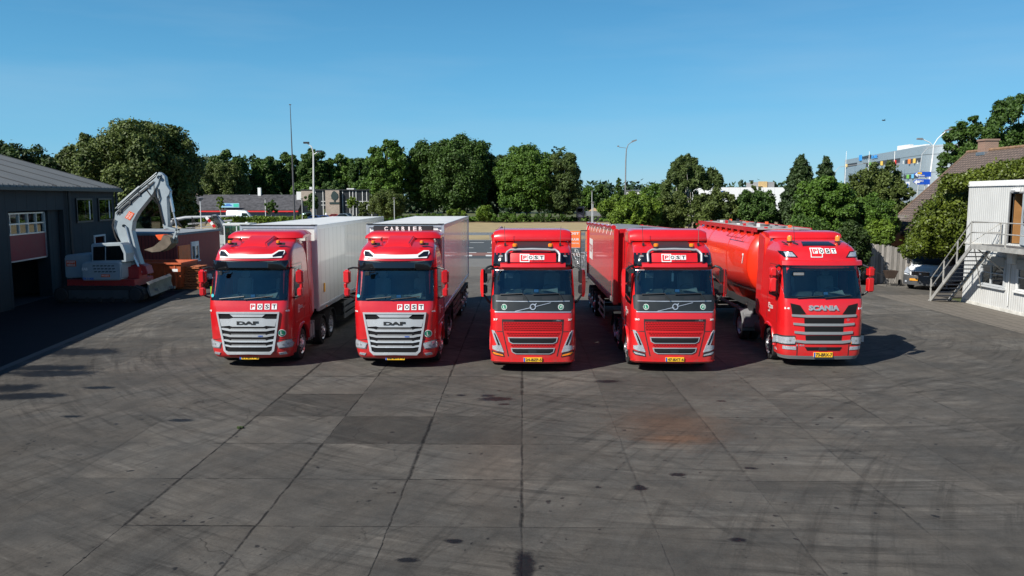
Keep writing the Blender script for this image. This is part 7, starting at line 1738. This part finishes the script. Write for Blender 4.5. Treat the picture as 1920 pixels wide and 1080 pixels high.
# person at the office door
def person(u, v, Y, label):
    p = at(u, v, Y); r_ = thing('person', label, 'person', (p.x, Y, 0))
    J = [(0,0,.95),(0,0,1.20),(0,0,1.42),(0,-.01,1.55),(0,-.02,1.70),(.19,0,1.40),(.24,.03,1.12),(.22,-.08,.90),(-.19,0,1.40),(-.25,.02,1.12),(-.22,-.12,.92),(.10,0,.90),(.12,-.06,.50),(.12,.02,.08),(.12,-.14,.04),(-.10,0,.90),(-.13,.05,.50),(-.13,.14,.09),(-.13,-.02,.04)]
    E = [(0,1),(1,2),(2,3),(3,4),(2,5),(5,6),(6,7),(2,8),(8,9),(9,10),(0,11),(11,12),(12,13),(13,14),(0,15),(15,16),(16,17),(17,18)]
    rad = [.14,.13,.14,.055,.10,.065,.045,.035,.065,.045,.035,.09,.06,.045,.04,.09,.06,.045,.04]
    me = bpy.data.meshes.new('body'); me.from_pydata(J, E, []); o = link('body', me, r_); md = o.modifiers.new('skin', 'SKIN'); 
    for i, sv in enumerate(me.skin_vertices[0].data): sv.radius = (rad[i], rad[i]); sv.use_root = (i == 0)
    s2 = o.modifiers.new('smooth', 'SUBSURF'); s2.levels = 1; s2.render_levels = 1; me.materials.append(WHITE)
    b = B()
    for sx in (-1,1): b.tube([(sx*.11,0,.96),(sx*.125,-.0,.52),(sx*.13,.06*(1 if sx<0 else 0),.12)], [.11,.085,.065], 10)
    part('trousers', b, BLACKP, r_)
    b = B(); b.lathe([(.001,.11),(.08,.09),(.105,.02),(.10,-.05)], (0,.0,1.72), 'z', 12); part('hair', b, DASH, r_)
person(611.5,402,183,'person in white top standing at the office entrance')
bd_ = thing('bird', 'tiny dark bird flying above the silver office block', 'bird', at(1657,226,90))
b = B(); b.tube([(-.22,0,0),(-.08,0,.02),(.08,0,.02),(.2,0,0)], [.01,.06,.05,.02], 8); b.add([(-.05,0,.03),(.06,0,.03),(.04,.35,.14),(-.02,.38,.14),(-.05,0,.02),(.06,0,.02),(.04,.35,.13),(-.02,.38,.13)],[(0,1,2,3),(4,7,6,5),(0,4,5,1),(1,5,6,2),(2,6,7,3)]); b.add([(-.05,0,.03),(.06,0,.03),(.04,-.35,.14),(-.02,-.38,.14),(-.05,0,.02),(.06,0,.02),(.04,-.35,.13),(-.02,-.38,.13)],[(0,3,2,1),(4,5,6,7),(0,1,5,4),(1,2,6,5),(2,3,7,6)]); part('body', b, BLACKP, bd_)
# ---------------- trees and shrubs ----------------
def leaf_mat(name, dark, light, tr=.16, rough=.6):
    m = bpy.data.materials.new(name); m.use_nodes = True; nt = m.node_tree; N = nt.nodes; L = nt.links; p = N['Principled BSDF']; out = N['Material Output']
    g = N.new('ShaderNodeNewGeometry'); tcn = N.new('ShaderNodeTexCoord')
    n = N.new('ShaderNodeTexNoise'); n.inputs['Scale'].default_value = .55; n.inputs['Detail'].default_value = 4; L.new(tcn.outputs['Object'], n.inputs[0])
    a = N.new('ShaderNodeMath'); a.operation = 'MULTIPLY_ADD'; a.inputs[1].default_value = .40; L.new(g.outputs['Random Per Island'], a.inputs[0])
    b_ = N.new('ShaderNodeMapRange'); b_.inputs[1].default_value = .3; b_.inputs[2].default_value = .7; b_.inputs[3].default_value = -.05; b_.inputs[4].default_value = .5; L.new(n.outputs[0], b_.inputs[0]); L.new(b_.outputs[0], a.inputs[2])
    r = N.new('ShaderNodeValToRGB'); r.color_ramp.elements[0].color = (*dark, 1); r.color_ramp.elements[1].color = (*light, 1); L.new(a.outputs[0], r.inputs[0])
    L.new(r.outputs[0], p.inputs['Base Color']); p.inputs['Roughness'].default_value = rough; p.inputs['Specular IOR Level'].default_value = .35
    t = N.new('ShaderNodeBsdfTranslucent'); L.new(r.outputs[0], t.inputs[0]); mx_ = N.new('ShaderNodeMixShader'); mx_.inputs[0].default_value = tr
    L.new(p.outputs[0], mx_.inputs[1]); L.new(t.outputs[0], mx_.inputs[2]); L.new(mx_.outputs[0], out.inputs[0]); return m
OAK = leaf_mat('oak_leaves', (0.014,0.036,0.006), (0.075,0.145,0.018))
OAKB = leaf_mat('oak_leaves_bright', (0.02,0.052,0.006), (0.11,0.205,0.02))
DULL = leaf_mat('dull_leaves', (0.028,0.046,0.009), (0.12,0.16,0.03))
DARKL = leaf_mat('dark_leaves', (0.011,0.026,0.005), (0.055,0.095,0.014))
BRIGHT = leaf_mat('bright_leaves', (0.035,0.072,0.006), (0.165,0.25,0.018))
CONI = leaf_mat('conifer_needles', (0.011,0.026,0.008), (0.048,0.085,0.018), .1)
BIRCH = leaf_mat('birch_leaves', (0.03,0.052,0.013), (0.12,0.17,0.042), .3)
IVY = leaf_mat('ivy_leaves', (0.034,0.056,0.006), (0.145,0.185,0.02), .2, .45)
FARG = leaf_mat('far_leaves', (0.016,0.036,0.016), (0.05,0.095,0.036))
BARK = pm('bark', (.085,.065,.048), .95, var=.35, vscale=6, bump=.8, bscale=20)
BARKW = pm('birch_bark', (.42,.40,.36), .9, var=.35, vscale=5)

def leaves(rng, centres, radii, n_each, size, squash=.8, surf=.75, elong=1.0, droop=0.0):
    """cloud of small bent leaf sprays (two triangles-pairs each) on and in the given lobes"""
    C_ = []; Rr = []
    for (c, r, n) in zip(centres, radii, n_each):
        d = rng.normal(size=(n, 3)); d /= np.linalg.norm(d, axis=1)[:, None]
        rad = r*(1-(1-surf)*rng.random(n)**.7 - .0) * (1+.20*rng.normal(size=n)); pts = np.array(c) + d*rad[:, None]*np.array([1,1,squash])
        C_.append(pts); Rr.append(d)
    P_ = np.concatenate(C_); D = np.concatenate(Rr); n = len(P_)
    nrm = D + rng.normal(size=(n,3))*.75; nrm[:,2] += .35; nrm /= np.linalg.norm(nrm, axis=1)[:, None]
    t = np.cross(nrm, rng.normal(size=(n,3))); t[:,2] -= droop; t -= nrm*(t*nrm).sum(1)[:,None]; t /= np.linalg.norm(t, axis=1)[:, None]; w = np.cross(nrm, t)
    s = size*(.6+.8*rng.random(n))[:, None]; tl = t*s*elong; wl = w*s*.62
    v = np.stack([P_-tl, P_-tl*.15+wl-nrm*s*.22, P_+tl, P_+tl*.1-wl-nrm*s*.22], 1).reshape(-1, 3)
    return v, n
def mesh_quads(name, v, n, mat):
    me = bpy.data.meshes.new(name); me.vertices.add(4*n); me.vertices.foreach_set('co', v.astype(np.float32).ravel())
    # two triangles share the mid rib: quad folded along the tip-to-stem line
    idx = np.arange(4*n).reshape(n, 4); tri = np.concatenate([idx[:, [0,1,2]], idx[:, [0,2,3]]], 1).reshape(-1)
    me.loops.add(6*n); me.loops.foreach_set('vertex_index', tri.astype(np.int32)); me.polygons.add(2*n)
    me.polygons.foreach_set('loop_start', (np.arange(2*n)*3).astype(np.int32)); me.polygons.foreach_set('loop_total', np.full(2*n, 3, np.int32))
    me.materials.append(mat); me.update(calc_edges=True); return me
def lobes(rng, W, D, z0, z1, nl, shape='oak', lr=(.22,.36)):
    """lobes laid evenly over the crown envelope, filled inside"""
    out = []; rad = []; H = z1-z0; cz = (z0+z1)/2
    if shape == 'cone':
        n = int(nl*1.3)
        for i in range(n):
            t = ((i+.5)/n)**1.15; z = z0+H*t*.97; k = max(.05, (1-t)**.52*min(1,.75+t*2)); a = i*2.39996+rng.normal()*.2; r = W*(.10+.26*k)*(.85+.3*rng.random())
            q = max(0, W*k-r*.8); out.append((q*math.cos(a), q*math.sin(a)*D/W, z)); rad.append(r)
        for i in range(6): t = i/6; out.append((0,0,z0+H*(.05+.8*t))); rad.append(W*.55*(1-t)**.7+.05)
        return out, rad
    if shape == 'loose':
        for i in range(int(nl*1.2)):
            a = rng.random()*6.283; t = rng.random()**.8; k = (1-.55*t)*(.55+.45*math.sin(min(1, t*3+.25)*1.57)); q = rng.random()**.6*k
            out.append((W*q*.85*math.cos(a), D*q*.85*math.sin(a), z0+H*t*.93)); rad.append(W*(lr[0]+(lr[1]-lr[0])*rng.random())*(1-.45*t))
        return out, rad
    n = int(nl*1.5); ph = rng.random(6)*6.283
    for i in range(n):
        dz = 1-2*(i+.5)/n; a = i*2.39996+rng.normal()*.22; dz = max(-1, min(1, dz+rng.normal()*.05)); el = math.asin(dz)
        hx = math.cos(el)**(.62 if dz < 0 else .80)
        bump = 1 + .11*math.sin(3*a+ph[0]+2*el) + .08*math.sin(5*a+ph[1]-3*el) + .06*rng.normal()
        r = min(W, H*.5)*(lr[0]+(lr[1]-lr[0])*rng.random()); qx = max(0, 1-r*.85/W)*bump; qz = max(0, 1-r*.85/(H/2))*(1+.08*math.sin(4*a+ph[2])-.02+.05*rng.normal())
        out.append((W*hx*qx*math.cos(a), D*hx*qx*math.sin(a), cz+H*.5*dz*qz)); rad.append(r)
    for i in range(int(nl*.5)):
        d = rng.normal(size=3); d /= np.linalg.norm(d); q = .5*rng.random()**.5; out.append((W*d[0]*q, D*d[1]*q, cz+H*.5*d[2]*q)); rad.append(min(W, H*.5)*.36)
    return out, rad
_seed = [100]
def tree(u0, u1, vtop, Y, label, mat, name='tree', cat='tree', z0=None, n=6000, size=.45, nl=26, shape='oak', trunk_r=.3, bark=None, group=None, depth=None, elong=1.0, droop=0., lr=(.22,.36), vbase=None, multi=1, squash=.85, surf=.7, extra=None):
    """tree whose crown spans image columns u0..u1 and tops out at row vtop, standing at distance Y"""
    _seed[0] += 1; rng = np.random.default_rng(_seed[0]); um = (u0+u1)/2
    p = at(um, vtop, Y); W = (at(u1,vtop,Y).x - at(u0,vtop,Y).x)/2; H = p.z
    r_ = thing(name, label, cat, (round(p.x,2), Y, 0), group); z0_ = H*.22 if z0 is None else z0
    D = depth or W*.9
    cs, rs = lobes(rng, W*.94, D, z0_, H*.985, nl, shape, lr)
    if extra:
        for (u, v, rr) in extra: q = at(u, v, Y); cs.append((q.x-p.x, rng.normal()*.2, q.z)); rs.append(rr)
    c2, r2 = [], []
    for c, r in zip(cs, rs):
        c2.append(c); r2.append(r*.80)
        for k in range(6):
            d = rng.normal(size=3); d[2] += .25; d /= np.linalg.norm(d); q = r*(.50+.26*rng.random()); c2.append((c[0]+d[0]*q, c[1]+d[1]*q, c[2]+d[2]*q*squash)); r2.append(r*(.26+.20*rng.random()))
    ar = np.array(r2)**2; ne = np.maximum(8, (2.5*n*ar/ar.sum())).astype(int)
    v, cnt = leaves(rng, c2, r2, ne, size*.54, squash, surf, elong, droop)
    v[:,2] = np.maximum(v[:,2], .05)
    b = B(); zs = z0_ + (H-z0_)*.30
    for k in range(multi):
        ox = (k-(multi-1)/2)*W*.35
        b.tube([(ox,0,0),(ox+.1*W*.2,.0,zs*.5),(ox-.05*W,.0,zs),(ox*1.2,.0,z0_+(H-z0_)*.75)], [trunk_r,trunk_r*.8,trunk_r*.6,trunk_r*.15], 8)
    for c in cs[::3]:
        b.tube([(0,0,max(.3,min(zs,c[2]*.6))),(c[0]*.45,c[1]*.45,(min(zs,c[2]*.6)+c[2])/2+.2),(c[0],c[1],c[2])], [trunk_r*.42,trunk_r*.25,trunk_r*.07], 5)
    part('trunk', b, bark or BARK, r_, smooth=60, fix=False)
    link('crown', mesh_quads('crown', v, cnt, mat), r_)
    return r_
def bush(u0, u1, vtop, vbot, Y, label, mat, n=3000, size=.2, nl=16, depth=None, name='shrub', cat='shrub', elong=1.0, trunk=.06, lr=(.30,.45), group=None, surf=.75, shape='round', droop=0.):
    g = at((u0+u1)/2, vbot, Y); z0 = max(0.0, g.z)
    return tree(u0, u1, vtop, Y, label, mat, name, cat, z0=z0, n=n, size=size, nl=nl, shape=shape, trunk_r=trunk, depth=depth, elong=elong, lr=lr, group=group, squash=.9, surf=surf, droop=droop)
GT = 'trees beyond the road'
# left
tree(-60,108,256,74,'dark crowned oak rising behind the workshop roof, leftmost in the photo',DARKL,n=12000,size=.30,nl=26,depth=6)
tree(100,215,246,80,'open topped pale green tree at the workshop corner',DULL,n=13000,size=.27,nl=26,depth=5,z0=2)
tree(152,372,210,76,'big dull green tree behind the excavator boom, tallest on the left',DULL,n=32000,size=.27,nl=46,depth=6,z0=1.5,trunk_r=.35)
tree(300,378,284,100,'dark tree half hidden behind the excavator stick',DARKL,n=9000,size=.34,nl=22,z0=.5)
tree(378,470,280,205,'dark oak peeping over the round willow beside the long tiled roof',OAK,n=7000,size=.62,group=GT,z0=4)
tree(368,462,298,186+12,'round dull green willow in front of the dark oak',DULL,n=13000,size=.42,nl=36,shape='round',group=GT,z0=2.0,squash=1.0)
tree(330,395,292,215,'dark oak filling the gap left of the round willow',DARKL,n=6000,size=.6,group=GT,z0=3)
tree(462,530,286,212,'oak in the row just left of the tall mast',OAK,n=8000,size=.55,group=GT,z0=3)
tree(508,568,281,218,'oak in the row standing behind the tall mast',OAK,n=8000,size=.55,group=GT,z0=3)
tree(552,622,275,210,'oak in the row standing behind the twin headed lamp',OAK,n=9000,size=.55,group=GT,z0=3)
tree(604,672,284,214,'oak behind the brick pier of the glazed office',OAKB,n=8500,size=.55,group=GT,z0=3)
tree(648,705,292,208,'oak filling the row right of the brick pier',OAK,n=7500,size=.52,group=GT,z0=3)
tree(540,600,338,199,'lower bright tree over the left end of the glazed office',OAKB,n=5000,size=.45,group=GT,z0=3)
tree(596,650,336,199,'lower green tree over the middle of the glazed office',OAK,n=5000,size=.45,group=GT,z0=4)
tree(650,720,330,196,'lower bright tree over the right end of the glazed office',OAKB,n=5500,size=.45,group=GT,z0=2)
# the big oaks in the middle
CO = 'big oaks in the middle'
tree(682,768,257,176,'leftmost of the big oaks, straight above the second truck',OAKB,n=22000,size=.42,nl=42,group=CO,z0=2.2,trunk_r=.45)
tree(752,850,258,180,'big oak second from the left, joined to the tallest oak',OAK,n=22000,size=.42,nl=42,group=CO,z0=2.2,trunk_r=.45)
tree(796,932,246,176,'tallest and broadest of the big oaks',OAK,n=34000,size=.42,nl=60,group=CO,z0=1.8,trunk_r=.5)
tree(893,968,283,186,'dark oak behind and right of the tallest oak',DARKL,n=12000,size=.45,nl=30,group=CO,z0=1.5)
tree(926,1052,269,172,'broad round oak directly above the middle truck',OAKB,n=32000,size=.40,nl=56,group=CO,z0=1.2,trunk_r=.45,shape='round')
tree(1016,1096,276,170,'drooping birch at the right end of the big oaks',BIRCH,n=17000,size=.34,nl=44,group=CO,z0=1.0,elong=1.5,droop=.6,bark=BARKW)
# undergrowth beneath them
UG = 'undergrowth at the foot of the oaks'
bush(686,764,352,412,150,'tall feathery shrub around the low lamp left of the oaks',DULL,n=8000,size=.28,nl=30,group=UG,depth=3)
bush(758,862,399,416,166,'low wide shrub below the second oak',OAKB,n=5000,size=.3,nl=24,group=UG,depth=3)
bush(836,878,388,414,165,'spiky pale shrub in the shade of the tallest oak',BRIGHT,n=1500,size=.3,nl=9,group=UG,depth=2)
bush(892,926,384,414,164,'upright fan shaped pampas clump below the dark oak',BRIGHT,n=2200,size=.4,nl=10,group=UG,elong=2.6,depth=2)
bush(912,990,397,417,163,'low bright shrub at the foot of the broad oak',OAKB,n=5000,size=.28,nl=22,group=UG,depth=3)
bush(975,1070,399,416,165,'low shrub at the foot of the birch',OAK,n=4500,size=.28,nl=22,group=UG,depth=3)
b = B(); rng = np.random.default_rng(7)
n_ = 26000; cs = [(x, 171+rng.normal()*1.5, .35) for x in np.linspace(-120, 70, 200)]; v, cnt = leaves(rng, cs, [1.3]*200, [100]*200, .35, .45); v[:,2] = np.maximum(v[:,2], .02)
o = link('rough_grass', mesh_quads('rough_grass', v, cnt, OAKB), None); tag(o, 'strip of rough green growth at the far edge of the dry field', 'undergrowth', kind='stuff')
# hedge in front of the long low building
cs = []; x0, x1 = at(360,410,158).x, at(566,410,158).x
for x in np.arange(x0, x1, .55):
    for z in (.45, 1.0): cs.append((x, 158+rng.normal()*.15, z))
v, cnt = leaves(rng, cs, [.62]*len(cs), [75]*len(cs), .17, .75); v[:,2] = np.clip(v[:,2], .02, 1.62)
o = link('clipped_hedge', mesh_quads('clipped_hedge', v, cnt, BRIGHT), None); tag(o, 'long clipped hedge with yellow green top in front of the low building', 'hedge')
bush(560,578,401,415,156,'small rounded yellow green bush ending the clipped hedge',BRIGHT,n=1500,size=.17,nl=8)
def sapling(u, u0, u1, vt, vb, Y, label, mat, n=900, size=.25): return tree(u0, u1, vt, Y, label, mat, z0=at(u,vb,Y).z, n=n, size=size, nl=12, trunk_r=.08, bark=BARKW, group='young trees along the hedge')
sapling(412,404,421,366,394,155,'slender yellowing sapling in front of the long tiled roof',BRIGHT,700,.22)
sapling(507,495,521,373,404,160,'small round young tree before the long tiled roof',OAK,1500,.24)
sapling(580,568,600,360,396,170,'young tree by the pole left of the glazed office',OAK,2200,.26)
sapling(657,648,672,366,392,172,'bright young tree before the glazed office windows',BRIGHT,1500,.25)
bush(668,692,375,412,168,'reddish brown young shrub at the right end of the glazed office',DULL,n=1800,size=.24,nl=10)
# far green masses as woodland
cs = []; rs = []
for x in np.arange(-260, 420, 5.0):
    h = (17.0 if x < 14 else 9.6) + 1.3*math.sin(x*.11) + rng.normal()*1.0
    for z in ((2.5, 6.0, h-3.2) if x >= 14 else (2.5, 6.0, 9.5, h-3.2)): cs.append((x+rng.normal()*1.5, 262+rng.normal()*5, z)); rs.append(3.6+rng.random()*1.2)
v, cnt = leaves(rng, cs, rs, [110]*len(cs), .85, .8)
o = link('distant_woodland', mesh_quads('distant_woodland', v, cnt, FARG), None); tag(o, 'far belt of bluish green woodland along the horizon', 'woodland', kind='stuff')
FT = 'far trees right of the oaks'
tree(1084,1120,346,190,'far green tree beside the birch end',OAKB,n=4500,size=.45,group=FT,z0=1)
tree(1106,1146,343,200,'far tree behind the thin distant lamp',OAK,n=4500,size=.5,group=FT,z0=1)
tree(1144,1176,330,150,'pointed far tree left of the swan neck lamp',OAK,n=3500,size=.36,group=FT,z0=1,shape='cone')
tree(1196,1252,341,140,'low round far trees behind the clipped bush',OAKB,n=5000,size=.36,group=FT,z0=.5)
# planting along the right side of the yard
bush(1124,1246,357,432,60,'large clipped bright green bush behind the red tipper trailer',BRIGHT,n=17000,size=.15,nl=46,depth=3.2,lr=(.26,.36))
tree(1232,1362,297,63,'loose upright birch between clipped bush and conifer',BIRCH,n=15000,size=.17,nl=52,z0=1.0,elong=1.6,droop=.4,bark=BARKW,trunk_r=.10,multi=3,lr=(.09,.17),depth=2.2,shape='loose',squash=1.4,extra=[(1268,312,.4),(1275,303,.35),(1290,300,.38),(1302,306,.35),(1262,330,.5),(1312,326,.5),(1334,330,.45),(1345,340,.45),(1322,342,.5),(1250,352,.5),(1284,318,.5),(1298,322,.5),(1280,335,.6),(1300,340,.6)])
bush(1222,1300,352,440,61.5,'grey green shrub at the foot of the loose birch',DULL,n=8000,size=.15,nl=30,depth=2,lr=(.2,.34))
bush(1296,1392,350,440,58,'dense dull shrub below the white warehouse',DULL,n=11000,size=.15,nl=40,depth=2.2,lr=(.2,.3))
bush(1372,1462,352,440,57,'dense dark shrub left of the big conifer',OAK,n=11000,size=.15,nl=40,depth=2.2,lr=(.2,.3))
tree(1392,1440,330,60,'thin twiggy tree in front of the white warehouse',DULL,n=1800,size=.15,nl=24,z0=2,lr=(.14,.24),trunk_r=.06,shape='loose')
tree(1444,1562,284,56,'tall dense dark conifer behind the tanker',CONI,'conifer','conifer',n=26000,size=.14,nl=80,shape='cone',z0=.3,elong=1.5,depth=1.9,trunk_r=.12)
tree(1500,1600,286,60,'second smaller pointed conifer behind the maple',CONI,'conifer','conifer',n=14000,size=.15,nl=50,shape='cone',z0=.5,elong=1.5,depth=1.6,trunk_r=.12)
tree(1578,1706,298,64,'dull olive tree in front of the silver office block',DULL,n=22000,size=.17,nl=56,z0=1,depth=2.6,lr=(.16,.28),trunk_r=.14)
tree(1652,1722,334,62,'smaller olive tree between the dull olive tree and the tiled roof',DULL,n=9000,size=.16,nl=30,z0=1,depth=1.6,lr=(.18,.30),trunk_r=.1)
tree(1488,1612,322,53,'spreading bright green maple above the rightmost truck roof',OAKB,n=22000,size=.16,nl=50,z0=1.3,depth=2.6,lr=(.2,.32),trunk_r=.14)
tree(1580,1690,362,53.5,'lower maple beside the lean to roof',OAKB,n=14000,size=.16,nl=36,z0=1.5,depth=2.2,lr=(.2,.34),trunk_r=.1)
bush(1470,1560,400,480,50,'dark shady shrub just behind the rightmost truck roof',OAK,n=9000,size=.14,nl=30,depth=1.5)
bush(1556,1636,412,515,46.7,'dark shrub covering the left end of the grey plank fence',DARKL,n=10000,size=.13,nl=34,depth=.8)
bush(1622,1678,404,472,48.6,'bright shrub leaning over the plank fence',BRIGHT,n=6000,size=.13,nl=20,depth=1.2)
bush(1664,1700,460,474,48,'yellow green climber along the fence top',BRIGHT,n=1500,size=.11,nl=9,depth=.5)
# ivy mass over the cabins
rng = np.random.default_rng(55); cs = []; rs = []
def ivl(u, v, Y, r): q = at(u, v, Y); cs.append((q.x, q.y, q.z)); rs.append(r)
for (u, v, Y, r) in ((1752,398,43,.75),(1782,380,42,.8),(1806,385,41,.7),(1735,430,44,.8),(1762,422,42.6,.9),(1795,420,41.5,.9),(1817,402,40.8,.6),(1722,450,44.5,.65),(1748,452,43.5,.8),(1785,452,42.3,.8),(1808,440,41.4,.7),(1738,465,44.2,.55),(1765,464,43.3,.6),(1792,462,42.4,.6),(1778,362,43,.5),(1795,354,42,.5),(1815,356,41.3,.4),(1733,410,44,.5),(1808,462,41.8,.4),(1712,462,45,.4),(1722,442,44.4,.5),(1822,380,40.9,.4),(1824,425,40.8,.4)): ivl(u, v, Y, r)
for k in range(90):
    u = rng.uniform(1704,1826); lo = 455-(u-1704)*1.55 if u < 1772 else 350-(u-1772)*.2; ivl(u, rng.uniform(lo+12,472), 43+rng.normal()*.5, rng.uniform(.25,.42))
for k in range(46):
    t = k/45; ivl(1776+t*185, 346-t*38+rng.normal()*2, 41-t*5.5, .34+.18*rng.random())
ar = np.array(rs)**2; ne = np.maximum(30, (60000*ar/ar.sum())).astype(int)
v, cnt = leaves(rng, cs, rs, (ne*1.5).astype(int), .078, .9, .75, 1.0, .5)
iv = thing('ivy', 'huge mass of yellow green ivy hanging over the end of the white cabins', 'ivy', (24,42.5,0)); me = mesh_quads('foliage', v - np.array([24,42.5,0]), cnt, IVY); link('foliage', me, iv)
b = B(); b.tube([(0,1,0),(.3,.5,1.6),(-.4,.3,3.2),(.2,0,4.5)], [.14,.12,.09,.04], 8); b.tube([(.3,.5,1.6),(1.2,-.4,3),(1.4,-.8,4.4)], [.09,.07,.03], 7); part('stem', b, BARK, iv)
# trees behind the tiled house
tree(1766,1866,216,92,'dark tree behind the chimney, lower of the two',OAK,n=17000,size=.25,nl=44,z0=3,depth=4,elong=1.2,lr=(.18,.32))
tree(1838,1990,168,86,'tall dark open tree at the right edge behind the house',OAK,n=26000,size=.25,nl=56,z0=3,depth=5,elong=1.2,lr=(.16,.28))

# weeds rooted in the slab joints
for k, (u, v, lab) in enumerate(((452,803,'tuft of weeds in the slab joint left of the dark slabs'),)):
    g = gnd(u, v); rr = np.random.default_rng(300+k); vv, cnt = leaves(rr, [(g.x+rr.normal()*.05, g.y+rr.normal()*(.05 if k != 1 else .16), .02) for _ in range(8)], [.04]*8, [10]*8, .022, .8)
    vv[:,2] = np.abs(vv[:,2])+.004; w_ = thing('weed', lab, 'weed', (g.x, g.y, 0)); link('leaves', mesh_quads('leaves', vv-np.array([g.x,g.y,0]), cnt, DARKL), w_)
